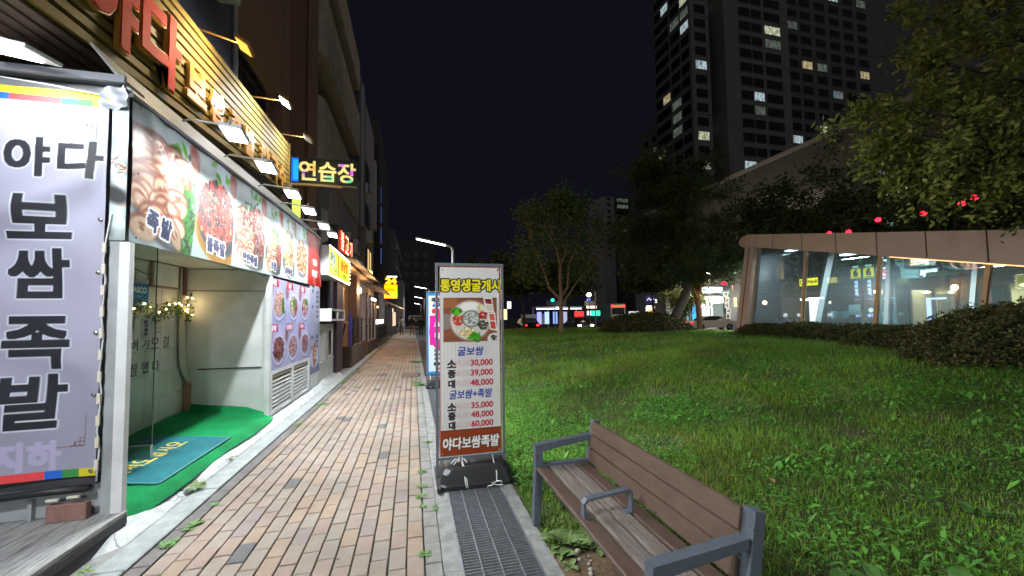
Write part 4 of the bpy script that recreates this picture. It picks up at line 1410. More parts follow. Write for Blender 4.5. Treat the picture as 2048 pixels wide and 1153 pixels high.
# ---- LED practice-room sign
ls = thing('led_dot_sign', 'dot matrix LED sign with blue block and glowing Korean letters', 'sign', (-1.9, 9.35, 4.5))
lc = Canvas(1.34, 0.56, 0.0070, '0C0D06')
lc.rect(.02, .02, .16, .54, '1E6CFF')
lc.rect(.05, .06, .15, .50, '18B8FF')
lc.text('연습장', .745, .275, .43, 'FFE98A', weight=.011, aspect=.90, spacing=1.0)
for x_, y_, c_ in ((.30, .20, 'C060FF'), (1.02, .46, 'C060FF'), (1.24, .28, 'E040FF'), (.78, .13, '40E0B0'), (1.20, .09, '40E0A0'), (.45, .33, 'FFB040')):
    mk = np.exp(-(((lc.X - x_) / .07) ** 2 + ((lc.Y - y_) / .06) ** 2))
    br = lc.a.max(-1)
    lc._blend(mk * np.clip(br * 1.3, 0, 1), c_)
dots = (0.45 + 0.55 * np.clip(np.cos(lc.X / .021 * 2 * math.pi), 0, 1) * np.clip(np.cos(lc.Y / .021 * 2 * math.pi), 0, 1) * 2)
lc.a *= np.clip(dots, 0, 1)[..., None]
lc.sheet('led_face', (-2.58, 9.29, 4.55), (1, 0, 0), (0, 0, 1), AM('led_matrix', .5, emit=2.6), ls)
MB().box(-2.59, -1.235, 9.30, 9.42, 4.54, 5.12).build('cabinet', M('olive_cabinet', (0.10, 0.09, 0.035), .6), ls)
MB().box(-2.85, -1.55, 9.27, 9.33, 4.49, 4.53).build('support_bar', m_lampbrown, ls)
MB().box(-2.85, -2.66, 9.28, 9.42, 4.3, 5.3).build('wall_bracket', m_lampbrown, ls)
MB().tube([(-2.7, 9.35, 5.3), (-2.62, 9.34, 5.28), (-2.5, 9.34, 5.14)], .012, 6).build('cable', m_black, ls, smooth=True)
point('led_glow', (-1.9, 9.0, 4.85), 5, (1, .93, .7), ls, .3)
gs = MB().box(-2.55, -2.40, 9.32, 9.40, 3.78, 4.32).build('lime_sign', EM('lime_light', 'C8F060', 1.2))
tag(gs, 'small lime green light box under the LED sign bracket', 'sign')

# ---- second shop: white kiosk with yellow light box
k2 = thing('kiosk_shop', 'small white kiosk with serving hatch under the yellow light box', 'shop', (-2.4, 11.2, 0))
m_kw = M('kiosk_white', (0.60, 0.61, 0.58), .5, var=.15, scale=4)
MB().box(-2.55, -2.19, 10.12, 12.0, 0.08, 1.45).build('lower_wall', m_kw, k2)
MB().box(-2.75, -2.70, 10.12, 12.0, 1.45, 2.62).build('hatch_back', M('dark_hatch', (0.035, 0.028, 0.05), .6), k2)
MB().box(-2.70, -2.2, 10.115, 10.15, 1.46, 2.62).build('hatch_side', M('dark_blue_post', (.05, .05, .09), .5), k2)
MB().box(-2.25, -2.19, 11.55, 12.0, 1.46, 2.62).build('hatch_jamb', M('dark_jamb', (.07, .06, .09), .5), k2)
for k in range(2):
    p_ = MB().bbox(-2.188, -2.165, 10.55 + k * .62, 11.02 + k * .62, .55, 1.36, .012).build('door_panel', m_kw, k2)
    MB().box(-2.164, -2.160, 10.62 + k * .62, 10.95 + k * .62, .64, 1.27).build('panel_glass', m_darkwin if k else m_kw, p_)
MB().box(-2.189, -2.17, 10.15, 12.0, .50, .54).build('dado_rail', m_kw, k2)
for k in range(9):
    MB().box(-2.189, -2.180, 10.15, 11.98, .10 + k * .043, .135 + k * .043).build('siding_board', m_kw, k2)
ct = thing('serving_counter', 'white open framed counter shelf sticking out of the kiosk hatch', 'counter', (-2.0, 11.1, 1.5))
for a in ((-2.20, -1.90, 10.16, 12.05, 1.53, 1.58), (-2.20, -1.90, 10.16, 12.05, 1.79, 1.83)):
    MB().box(*a).build('shelf', m_white, ct)
for y_ in (10.16, 11.0, 12.0):
    MB().box(-1.95, -1.90, y_, y_ + .05, 1.581, 1.789).build('upright', m_white, ct)
MB().box(-2.20, -1.951, 10.16, 10.19, 1.581, 1.789).build('side_panel', m_white, ct)
MB().box(-2.62, -2.10, 12.02, 13.0, .05, 2.9).build('purple_pier', M('dark_purple_panel', (.055, .03, .045), .5), k2)
yb = thing('yellow_light_box', 'projecting yellow green light box sign edged with tiny white bulbs', 'sign', (-2.1, 11.7, 2.6))
MB().box(-2.45, -1.97, 10.2, 13.28, 2.64, 3.36).build('cabinet', m_white, yb)
yc = Canvas(3.04, .66, .012, 'D8E020')
yc.rect(0, 0, 1.05, .66, 'B8D820')
yc.text('전어', .45, .40, .34, '20406A', weight=.02, outline=('F0F4D0', .02))
yc.text('구이', .80, .16, .18, '2A5030', weight=.012)
yc.rect(1.10, .04, 1.30, .62, '9A5A18')
yc.text('불닭발', 2.15, .42, .30, 'E05010', weight=.022, outline=('F8E840', .012), aspect=1.3)
yc.text('포장전문', 2.15, .13, .14, '4A3A10', weight=.008, aspect=1.3)
yc.sheet('lit_face', (-1.966, 10.22, 2.67), (0, 1, 0), (0, 0, 1), AM('light_box_print', .4, emit=1.15), yb)
m_tiny = EM('tiny_white_bulb', 'FFE8D0', 7)
tb0 = None
for k in range(26):
    for z in (2.645, 3.355):
        p = Vector((-1.955, 10.25 + k * .118, z))
        if tb0 is None: tb0 = MB().box(p.x - .012, p.x + .012, p.y - .035, p.y + .035, p.z - .014, p.z + .014).build('bulb', m_tiny, yb)
        else: dup(tb0, (p.x, p.y, p.z - .014), yb)
for k in range(6):
    dup(tb0, (-1.955, 13.29, 2.70 + k * .115), yb)
point('light_box_glow', (-1.55, 11.8, 3.0), 8, (1, .95, .5), yb, .3)
ne = thing('red_neon_sign', 'glowing red orange neon lettering fixed above the yellow light box', 'sign', (-2.25, 15, 4))
MB().box(-2.55, -2.35, 13.5, 16.5, 3.75, 4.6).build('backing', m_winframe, ne)
for k, ch in enumerate('불고기'):
    letters3d(ch, (-2.345, 14.05 + k * .92, 4.18), (0, 1, 0), (0, 0, 1), .62, .05, EM('neon_orange', 'FFB090', 3.5) if k == 0 else bpy.data.materials['neon_orange'], EM('neon_red_edge', 'F02810', 2.5) if k == 0 else bpy.data.materials['neon_red_edge'], ne, weight=.01)
point('neon_glow', (-1.9, 15, 4.2), 5, (1, .45, .25), ne, .3)

# ---- porch with planter wall and railing
m_wood2 = M('warm_wood_wall', (0.36, 0.22, 0.12), .6, var=.3, scale=3, stretch=(1, 1, 6))
m_planter = M('brown_planter_brick', (0.12, 0.075, 0.055), .75, var=.35, scale=14)
pr = thing('porch_bistro', 'bistro porch with warm timber wall behind a metal railing', 'shop', (-3, 18, 0))
MB().box(-5, -2.75, 13.02, 22.0, 0.30, 3.9).build('timber_wall', m_wood2, pr)
MB().box(-4.9, -2.05, 13.75, 21.6, 0.02, 0.34).build('porch_floor', M('porch_timber', (.25, .15, .09), .6, var=.3), pr)
MB().box(-2.05, -1.93, 13.75, 17.2, 0.0, .68).build('planter_wall', m_planter, pr)
MB().box(-2.05, -1.93, 18.2, 22.0, 0.0, .55).build('planter_wall', m_planter, pr)
MB().box(-2.62, -2.05, 13.70, 13.749, 0, .68).build('planter_end', m_planter, pr)
MB().box(-2.749, -2.4, 18.3, 19.2, .35, 3.8).build('dark_post', M('dark_timber_post', (.06, .035, .03), .6), pr)
MB().box(-2.74, -2.15, 13.1, 22, 3.45, 3.62).build('awning_beam', M('wood_beam', (.14, .09, .06), .6), pr)
MB().prism([(-2.74, 3.85), (-1.75, 3.50), (-1.75, 3.44), (-2.74, 3.78)], 'y', 13.4, 21.8).build('awning', M('pale_awning', (.13, .115, .11), .8), pr)
MB().box(-2.74, -2.70, 14.2, 15.2, 1.2, 2.9).build('menu_board', M('dark_menu_board', (.05, .03, .03), .5), pr)
MB().box(-2.69, -2.68, 14.55, 14.75, 1.9, 2.9).build('neon_bar', EM('pink_neon_bar', 'FFA898', 1.5), pr)
MB().lathe([(.05, 0), (.09, .05), (.09, .22), (.04, .28)], (-2.45, 19.6, 2.75), 10).build('wall_lantern', EM('amber_lantern', 'FFC870', 7), pr)
for y_ in (19.9, 20.9):
    w = MB().box(-2.745, -2.71, y_, y_ + .7, 1.1, 3.0).build('window', m_winframe, pr)
    MB().box(-2.709, -2.70, y_ + .06, y_ + .64, 1.16, 2.94).build('pane', M('amber_pane', (.30, .2, .08), .3, emit=.35) if y_ < 20 else bpy.data.materials['amber_pane'], w)
point('porch_light', (-2.25, 15.8, 2.9), 120, (1, .56, .24), pr, .15)
point('lantern_light', (-2.0, 19.6, 2.9), 150, (1, .55, .22), pr, .1)
m_rail = M('dark_steel_rail', (.035, .033, .04), .45)
rl = thing('porch_railing', 'dark steel railing with wire rails along the bistro porch', 'railing', (-2, 17, .6))
for k, y_ in enumerate((14.4, 15.5, 16.6, 18.3, 19.6, 21.0)):
    MB().box(-2.03, -1.97, y_, y_ + .07, .60, 1.62).build('post', m_rail, rl)
for z in (1.0, 1.28, 1.56):
    MB().bar((-2, 13.8, z), (-2, 21.8, z), .022, .022).build('rail', m_rail, rl)
bp_ = MB().box(-2.03, -1.95, 13.72, 13.80, .69, 1.78).build('blue_post', M('glossy_blue_violet', (.07, .06, .42), .3))
tag(bp_, 'blue violet painted post at the near end of the porch railing', 'post')
tbm = thing('porch_table', 'small wooden table with slanted leg on the bistro porch', 'table', (-2.45, 14.4, .34))
MB().box(-2.65, -2.2, 14.0, 14.8, 1.42, 1.46).build('table_top', m_wood2, tbm)
MB().bar((-2.5, 14.1, 1.42), (-2.25, 14.3, .345), .05).build('leg', m_rail, tbm)
MB().bar((-2.3, 14.7, 1.42), (-2.5, 14.6, .345), .05).build('leg', m_rail, tbm)

# ---- third shop, bright front with black fence and lit boards
s3 = thing('bright_shop', 'bright shop front with tube light further along the path', 'shop', (-3, 26, 0))
MB().box(-5, -2.9, 22.1, 31.5, 0, 3.9).build('wall', m_greyst, s3)
MB().box(-2.899, -2.6, 23.6, 29.4, .2, 2.9).build('shop_window', EM('pale_shop_window', 'E8C8B8', .16), s3)
for y_ in (23.5, 25.4, 27.4, 29.3):
    MB().box(-2.62, -2.52, y_, y_ + .12, .1, 3.0).build('mullion', m_winframe, s3)
MB().prism([(-2.9, 3.7), (-1.6, 3.25), (-1.6, 3.18), (-2.9, 3.6)], 'y', 22.3, 30).build('awning', M('brown_awning', (.09, .06, .05), .8), s3)
MB().box(-2.3, -2.2, 23.3, 25.0, 2.62, 2.72).build('tube_light', EM('cool_tube', 'F2F4FF', 9), s3)
MB().lathe([(.03, 0), (.07, .05), (.03, .12)], (-2.4, 28.6, 2.3), 8).build('pendant', EM('amber_pendant', 'FFC070', 8), s3)
MB().box(-2.35, -2.2, 22.3, 22.9, 3.75, 4.15).build('small_sign', EM('lemon_sign', 'FFF080', 2.0), s3)
area('shop_spill', (-2.1, 24.3, 2.6), (1, 0, -.9), 1.4, .2, 30, (1, .93, .95), s3)
point('pendant_glow', (-2.0, 28.2, 2.5), 120, (1, .58, .25), s3, .15)
fe = thing('black_fence', 'black metal fence with small white lit caps before the bright shop', 'fence', (-1.9, 26, 0))
for k in range(13):
    MB().box(-1.95, -1.88, 22.4 + k * .62, 22.48 + k * .62, .25, 1.25).build('post', m_rail, fe)
for z in (.4, .75, 1.1):
    MB().bar((-1.92, 22.4, z), (-1.92, 30, z), .05, .07).build('rail', m_rail, fe)
MB().box(-2.1, -1.86, 22.2, 30.2, 0, .3).build('plinth', m_planter, fe)
for k in range(4):
    MB().box(-1.98, -1.86, 22.5 + k * 1.2, 22.75 + k * 1.2, 1.27, 1.52).build('lit_cap', EM('white_cap_light', 'F4F2F0', 2.5) if k == 0 else bpy.data.materials['white_cap_light'], fe)
ys_ = thing('orange_number_sign', 'orange yellow projecting sign box with the number 24', 'sign', (-1.6, 30.4, 3))
oc = Canvas(.92, 1.0, .02, 'FF9A00')
oc.text('편의점', .46, .62, .18, 'B86000', weight=.012)
oc.rect(.08, .10, .84, .40, 'FFB020')
oc.sheet('lit_face', (-2.10, 30.35, 3.05), (1, 0, 0), (0, 0, 1), AM('orange_box_print', .4, emit=2.2), ys_)
MB().box(-2.12, -1.16, 30.36, 30.6, 3.03, 4.72).build('cabinet', m_winframe, ys_)
oc2 = Canvas(.92, .62, .02, '180E04')
oc2.text('24', .48, .25, .42, 'FFC020', weight=.03, aspect=1.3)
oc2.rect(.2, .52, .9, .60, 'FFF0E0')
oc2.sheet('number_face', (-2.10, 30.35, 4.08), (1, 0, 0), (0, 0, 1), AM('number_print', .4, emit=2.4), ys_)
point('orange_glow', (-1.4, 30, 3.2), 30, (1, .55, .12), ys_, .3)
s4 = thing('awning_stall', 'lit stall with small striped awning near the walking people', 'stall', (-2.2, 40, 0))
MB().box(-3.4, -2.0, 40, 45.5, 0, 2.6).build('wall', m_winframe, s4)
MB().prism([(-2.5, 3.2), (-.9, 2.55), (-.9, 2.45), (-2.5, 3.1)], 'y', 39.5, 45.8).build('awning', M('cream_awning', (.45, .38, .30), .7), s4)
MB().box(-2.0, -1.9, 40.4, 45, .8, 2.2).build('lit_window', EM('stall_window', 'FFE0C0', .8), s4)
point('stall_light', (-1.3, 42, 2.3), 90, (1, .75, .5), s4, .2)

# pipes and condensers on the upper walls
MB().tube([(-2.98, 7.55, 4.6), (-2.98, 7.55, 6.0), (-2.99, 7.5, 7.5), (-2.99, 7.5, 17)], .045, 8).build('drain_pipe', m_alu, ga_, smooth=True)
MB().tube([(-2.80, 11.62, 3.0), (-2.80, 11.62, 17)], .05, 8).build('drain_pipe', m_granite2, ga_, smooth=True)
for (b_, x, y, z) in ((ga_, -3.0, 6.1, 6.6), (sb, -2.95, 24.4, 9.0), (sb, -2.95, 26.6, 6.6), (cb, -2.75, 16.6, 4.4), (cb, -2.75, 18.6, 4.5)):
    u_ = MB().bbox(x, x + .32, y, y + .85, z, z + .62, .02).build('air_conditioner', m_kw, b_)
    MB().lathe([(.24, 0), (.24, .012), (.20, .014)], (x + .32, y + .38, z + .31), 16, 'x').build('fan_grille', m_winframe, u_)
for z in (5.4, 8.6, 11.8, 15.0):
    MB().box(-3.0, -2.985, 3.95, 7.55, z, z + .03).build('panel_seam', m_winframe, ga_)

# ------------------------------------------------------------------ banner stands
def stand(name, label, x0, x1, y, zt, can, zb, group='banner stands on the gutter'):
    t = thing(name, label, 'sign', ((x0 + x1) / 2, y, 0), group)
    for x in (x0 + .015, x1 - .015):
        MB().box(x - .0125, x + .0125, y - .012, y + .012, .05, zt).build('post', m_frame, t)
    MB().box(x0 + .028, x1 - .028, y - .0125, y + .0125, zt - .03, zt).build('top_bar', m_frame, t)
    MB().box(x0 + .028, x1 - .028, y - .0125, y + .0125, .200, .225).build('cross_bar', m_frame, t)
    return t


st = stand('menu_stand', 'tall metal stand holding a white menu banner with prices and dish photo', 0.205, 0.895, 3.95, 2.12, None, .23)
mc = Canvas(.605, 1.845, 0.0042, 'CFCCC9')
mc.noise(.015, 21, .2)
for xx in np.linspace(.02, .16, 5):                      # paler upright stripes along the left side of the print
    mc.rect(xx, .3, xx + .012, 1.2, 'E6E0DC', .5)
mc.rect(0, 0, .605, .235, '8E3A14')
mc.rect(0, .235, .605, .245, '6A2C14')
for x0_, x1_ in ((0, .008), (.597, .605)): mc.rect(x0_, 0, x1_, 1.845, 'B8603C')
mc.rect(0, 1.837, .605, 1.845, 'B8603C')
mc.text('통영생굴개시', .31, 1.66, .115, 'E8D81E', weight=.0035, outline=('1E1A10', .0125), aspect=.88)
# dish photograph
px0, px1, py0, py1 = .035, .575, 1.10, 1.535
mc.rect(px0, py0, px1, py1, '8A5236')
rg = random.Random(5)
for k in range(60):
    y_ = rg.uniform(py0, py1)
    mc.rect(px0, y_, px1, y_ + rg.uniform(.002, .008), (0.42 + rg.uniform(-.1, .1), .24, .15), .35)
mc.rect(px0, py1 - .10, px0 + .14, py1, 'A86A3C', .6)
mc.poly([(px0, 1.22), (.10, 1.23), (.11, 1.37), (px0, 1.38)], '8C7C76')
mc.ell(.305, 1.30, .205, .198, '7A5A44')
mc.ell(.305, 1.31, .200, .195, 'DCDAD4')
mc.ell(.305, 1.31, .178, .172, 'C8C4BC')
mc.poly([(.17, 1.41), (.24, 1.485), (.36, 1.49), (.40, 1.43), (.30, 1.40)], 'E8E4DC')
def inpic(f):
    keep = mc.a.copy(); f()
    m_ = ((mc.X < px0) | (mc.X > px1) | (mc.Y < py0) | (mc.Y > py1))
    mc.a[m_] = keep[m_]
rough_pile(mc, .185, 1.315, .055, .055, [(.80, .20, .08), (.70, .12, .05), (.9, .4, .2)], rg, 90, (.006, .014))
rough_pile(mc, .43, 1.36, .042, .045, [(.78, .12, .06), (.62, .08, .05)], rg, 70, (.006, .012))
rough_pile(mc, .40, 1.44, .04, .03, [(.85, .80, .55), (.92, .9, .7)], rg, 40, (.006, .012))
rough_pile(mc, .43, 1.26, .06, .045, [(.22, .20, .10), (.32, .30, .14), (.15, .15, .08)], rg, 90, (.006, .012))
rough_pile(mc, .26, 1.195, .085, .04, [(.85, .74, .50), (.75, .6, .4), (.92, .86, .7)], rg, 90, (.008, .016))
greens(mc, .35, 1.15, .02, .012, rg, 14); greens(mc, .16, 1.40, .012, .015, rg, 10)
mc.ell(.31, 1.325, .088, .084, '20301C'); mc.ell(.31, 1.325, .080, .076, 'C4C0BA')
rough_pile(mc, .31, 1.325, .062, .058, [(.62, .64, .64), (.82, .82, .80), (.42, .44, .44), (.9, .9, .88)], rg, 110, (.006, .014))
for (a, b_, c_, d_, e_) in ((.455, 1.40, .545, 1.535, .0), (.50, 1.215, .575, 1.385, 0)):
    mc.poly([(a, b_), (c_, b_ - .015), (c_ - .02, d_), (a - .02, d_)], 'E2DEDA')
    mc.poly([(a + .012, b_ + .012), (c_ - .012, b_), (c_ - .02, (b_ + d_) / 2 - .008), (a + .002, (b_ + d_) / 2)], 'C04030' if b_ < 1.3 else 'C8C0A8')
    mc.poly([(a + .004, (b_ + d_) / 2 + .01), (c_ - .02, (b_ + d_) / 2 + .002), (c_ - .03, d_ - .012), (a - .008, d_ - .012)], '7A1E24' if b_ > 1.3 else 'CC5A48')
inpic(lambda: (mc.ell(.55, 1.125, .075, .055, 'D8D6D0'), rough_pile(mc, .55, 1.13, .045, .03, [(.10, .11, .10), (.2, .2, .16)], rg, 40, (.006, .012))))
BLUE, CRIM, GH = '1E2E92', 'B0182C', 'CDB4B2'
mc.text('굴보쌈', .305, 1.005, .085, BLUE, weight=.0024, shear=.12, aspect=1.0)
for k, (nm, pr_) in enumerate((('소', '30,000'), ('중', '39,000'), ('대', '48,000'))):
    y_ = .885 - k * .098
    mc.text('00,00', .215, y_, .060, GH, weight=.002)
    mc.text(nm, .115, y_, .072, '1C1818', weight=.004)
    mc.text(pr_, .415, y_, .066, CRIM, weight=.0028, aspect=1.04)
mc.text('굴보쌈+족발', .305, .585, .085, BLUE, weight=.0024, shear=.12, aspect=.88)
for k, (nm, pr_) in enumerate((('소', '35,000'), ('중', '48,000'), ('대', '60,000'))):
    y_ = .468 - k * .090
    mc.text('00,00', .215, y_, .058, GH, weight=.002)
    mc.text(nm, .115, y_, .070, '1C1818', weight=.004)
    mc.text(pr_, .415, y_, .064, CRIM, weight=.0028, aspect=1.04)
mc.text('야다보쌈족발', .305, .115, .115, 'EDE6E2', weight=.004, outline=('2A1410', .007), aspect=.80, shear=.05)
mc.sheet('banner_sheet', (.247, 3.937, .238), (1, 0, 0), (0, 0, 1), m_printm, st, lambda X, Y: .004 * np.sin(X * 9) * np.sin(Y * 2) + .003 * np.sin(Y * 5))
for x_ in (.27, .83):
    for z_ in (.26, 2.06):
        MB().lathe([(.009, 0), (.009, -.003), (.004, -.005)], (x_, 3.93, z_), 8, 'y').build('eyelet', m_steel, st)
# black rubber base weight
b = MB()
zs = [(0.0, 0.0), (.035, .0), (.05, .012), (.13, .03), (.165, .06), (.175, .095)]
v, f = [], []
for z, ins in zs:
    x0_, x1_, y0_, y1_ = .225 + ins, .93 - ins, 3.70 + ins, 4.20 - ins
    q = .05
    v += [(x0_ + q, y0_, z), (x1_ - q, y0_, z), (x1_, y0_ + q, z), (x1_, y1_ - q, z), (x1_ - q, y1_, z), (x0_ + q, y1_, z), (x0_, y1_ - q, z), (x0_, y0_ + q, z)]
for i in range(len(zs) - 1):
    for k in range(8):
        f.append((i * 8 + k, i * 8 + (k + 1) % 8, (i + 1) * 8 + (k + 1) % 8, (i + 1) * 8 + k))
f.append(tuple(range(len(v) - 8, len(v))))
b.add(v, f).build('base_weight', m_black, st)
MB().lathe([(.030, .172), (.030, .178), (.022, .178)], (.56, 3.90, 0.0), 12).build('filler_cap', m_frame, st)
MB().box(.205, .235, 3.66, 4.24, .012, .05).build('foot', m_black, st)
MB().box(.915, .945, 3.66, 4.24, .012, .05).build('foot', m_black, st)
m_rope = M('white_rope', (.70, .69, .66), .8)
MB().tube([(.43, 3.93, .215), (.445, 3.84, .19), (.455, 3.75, .14), (.46, 3.70, .06), (.468, 3.695, .02)], .006, 6).build('rope', m_rope, st, smooth=True)
MB().tube([(.455, 3.93, .215), (.45, 3.86, .20), (.47, 3.76, .145), (.475, 3.705, .06), (.482, 3.69, .015)], .006, 6).build('rope', m_rope, st, smooth=True)
for a in ((-.10, .03), (-.075, -.01), (.05, .02), (-.03, .06)):
    MB().tube([(.44, 3.90, .205), (.44 + a[0] * .6, 3.86, .215 + a[1] * .4), (.44 + a[0], 3.83, .19 + a[1] * .3)], .006, 5).build('rope_tail', m_rope, st, smooth=True)
MB().tube([(.755, 3.93, .215), (.75, 3.80, .17), (.755, 3.72, .12), (.75, 3.69, .05), (.70, 3.68, .02), (.66, 3.68, .018)], .006, 6).build('rope', m_rope, st, smooth=True)
MB().tube([(.75, 3.69, .05), (.79, 3.675, .055), (.80, 3.67, .02), (.74, 3.67, .025), (.70, 3.67, .05), (.745, 3.68, .05)], .006, 6).build('rope_bow', m_rope, st, smooth=True)

s2 = stand('blue_menu_stand', 'blue edged banner stand with magenta block behind the nearer menu sign', .275, .895, 9.3, 2.19, None, .25)
c2 = Canvas(.56, 1.86, .008, 'DCE4EC')
for a in ((0, 0, .56, .06), (0, 1.80, .56, 1.86), (0, 0, .025, 1.86), (.535, 0, .56, 1.86)): c2.rect(*a, '2288D0')
c2.text('야다보쌈', .28, 1.70, .105, '202430', weight=.006, aspect=.85)
c2.text('사계절', .28, 1.575, .11, '2038A0', weight=.009)
c2.text('생굴보쌈', .28, 1.445, .105, 'D02030', weight=.009, aspect=.85)
c2.ell(.28, .98, .24, .42, 'D81894', soft=.02); c2.rect(.05, .66, .51, 1.34, 'E018A0')
c2.text('무한', .29, 1.12, .13, 'FFE0F4', weight=.008); c2.text('리필', .29, .88, .13, 'FFE0F4', weight=.008)
for k, t_ in enumerate(('2인세트', '3인세트', '4인세트')):
    c2.text(t_, .27, .545 - k * .095, .068, '202430', weight=.005, aspect=.95)
c2.text('생굴추가', .27, .235, .07, '202430', weight=.006, aspect=.9)
c2.text('18,000', .29, .130, .06, 'D02030', weight=.004)
c2.sheet('banner_sheet', (.305, 9.285, .285), (1, 0, 0), (0, 0, 1), m_printm, s2)
b = MB()
v2 = [(p[0] + .0 if False else .29 + (p[0] - .225) * .88, p[1] + 5.33, p[2]) for p in v]
b.add(v2, f).build('base_weight', m_black, s2)
MB().box(.262, .285, 9.02, 9.55, .012, .05).build('foot', m_black, s2)
MB().tube([(.36, 9.28, .28), (.37, 9.1, .12), (.375, 9.03, .03)], .006, 5).build('rope', m_rope, s2)

# ------------------------------------------------------------------ bench
m_bench = M('brown_bench_slat', (0.105, 0.062, 0.044), .55, col2=(.062, .037, .028, 1), scale=5, stretch=(12, 1.2, 12), bump=.35, bscale=35, detail=8)
m_benchw = M('worn_bench_slat', (0.085, 0.053, 0.040), .65, col2=(.25, .215, .195, 1), scale=6.5, stretch=(16, .8, 16), bump=.6, bscale=35, detail=10)
m_benchb = M('backrest_slat', (0.120, 0.074, 0.052), .55, col2=(.082, .050, .036, 1), scale=8, stretch=(3, 1, 3), bump=.2, bscale=50)
m_bframe = M('bench_grey_steel', (0.095, 0.112, 0.138), .40, var=.25, scale=20, bump=.08, bscale=150)
be = thing('park_bench', 'park bench with brown slats and grey steel frame beside the lawn', 'bench', (1.15, 2.15, 0))
YA, YB = 1.43, 2.95
for yf in (YA, YB):
    d = .030
    t0, t1 = yf - d, yf + d
    gz_ = float(lawn_h(1.4, yf))
    MB().prism([(.872, -.01), (.925, -.01), (.955, .42), (.955, .598), (.895, .598), (.895, .42)], 'y', t0, t1).build('front_leg', m_bframe, be)
    MB().prism([(.956, .552), (1.345, .605), (1.352, .645), (.9, .602), (.956, .5985)], 'y', t0 + .001, t1 - .001).build('armrest', m_bframe, be)
    MB().prism([(1.335, gz_ - .03), (1.40, gz_ - .03), (1.385, .40), (1.435, .742), (1.385, .752), (1.325, .40)], 'y', t0 - .002, t1 + .002).build('back_post', m_bframe, be)
    MB().box(.956, 1.33, t0 + .004, t1 - .004, .395, .452).build('seat_bearer', m_bframe, be)
for k in range(4):
    x0_ = .90 + k * .108
    MB().bbox(x0_, x0_ + .091, YA + .031, YB - .031, .413, .440, .006).build('seat_slat', m_benchw if k in (1, 2) else m_bench, be)
for k in range(3):
    za = .445 + k * .102
    xa = 1.338 + (za - .40) * .165
    ax = Vector((.165, 0, 1)).normalized()
    c = Vector((xa - .014, (YA + YB) / 2, za)) + ax * .05
    MB().obox(c, ax * .0455, (0, (YB - YA) / 2 - .033, 0), Vector((1, 0, -.165)).normalized() * .013).build('back_slat', m_benchb, be)
MB().box(1.05, 1.10, YA + .031, YB - .031, .385, .4125).build('seat_beam', m_bframe, be)
mid = 2.13
ma = MB()
ma.prism([(.925, .4415), (.925, .52), (.945, .545), (1.205, .572), (1.235, .555), (1.235, .4415), (1.222, .4415), (1.222, .545), (1.20, .558), (.95, .532), (.938, .515), (.938, .4415)], 'y', mid - .021, mid + .021)
mid_o = ma.build('middle_armrest', m_bframe, be)
for x_ in (.95, 1.205):
    MB().box(x_ - .024, x_ + .012, mid - .03, mid + .03, .4405, .445).build('foot_plate', m_bframe, mid_o)
    for s_ in (-1, 1):
        MB().lathe([(.006, 0), (.006, .003), (.002, .005)], (x_ - .006, mid + s_ * .02, .445), 8).build('screw', m_steel, mid_o)
for yf in (YA, YB):
    MB().lathe([(.006, 0), (.006, -.003), (.002, -.004)], (1.37, yf - .0325, .68), 8, 'y').build('bolt', m_steel, be)

# ------------------------------------------------------------------ street lamps along the gutter
m_pole = M('grey_lamp_pole', (.20, .19, .18), .5)
for i, (y, lab) in enumerate(((-6.5, 'LED tube street lamp standing behind the camera position'), (14.15, 'nearest LED tube street lamp, rising behind the menu sign'), (35.8, 'second LED tube street lamp along the path'), (53.3, 'third LED tube street lamp along the path'), (77, 'farthest LED tube street lamp along the path'))):
    t = thing('street_lamp', lab, 'street lamp', (1.37, y, 0), 'street lamps along the path')
    z = 4.3
    MB().tube([(1.37, y, -.05), (1.37, y, 3.0), (1.37, y, 3.85), (1.36, y, 4.02), (1.28, y, 4.13), (1.13, y + .01, 4.16)], [.06, .055, .05, .048, .045, .04], 10).build('pole', m_pole, t, smooth=True)
    MB().lathe([(.11, 0), (.11, .03), (.075, .05), (.07, .35)], (1.37, y, 0), 12).build('pole_base', m_pole, t)
    MB().obox((.60, y, 4.285), (.53, 0, -.105), (0, .09, 0), (.006, 0, .028)).build('lamp_head', m_pole, t)
    MB().obox((.60, y, 4.252), (.50, 0, -.099), (0, .078, 0), (.003, 0, .014)).build('led_tube', EM('street_led', 'FFFAF4', 12) if i == 0 else bpy.data.materials['street_led'], t)
    area('street_beam', (.60, y, 4.22), (-.15, 0, -1), .95, .15, (470, 120, 190, 110, 110)[i], (.93, .98, 1), t)

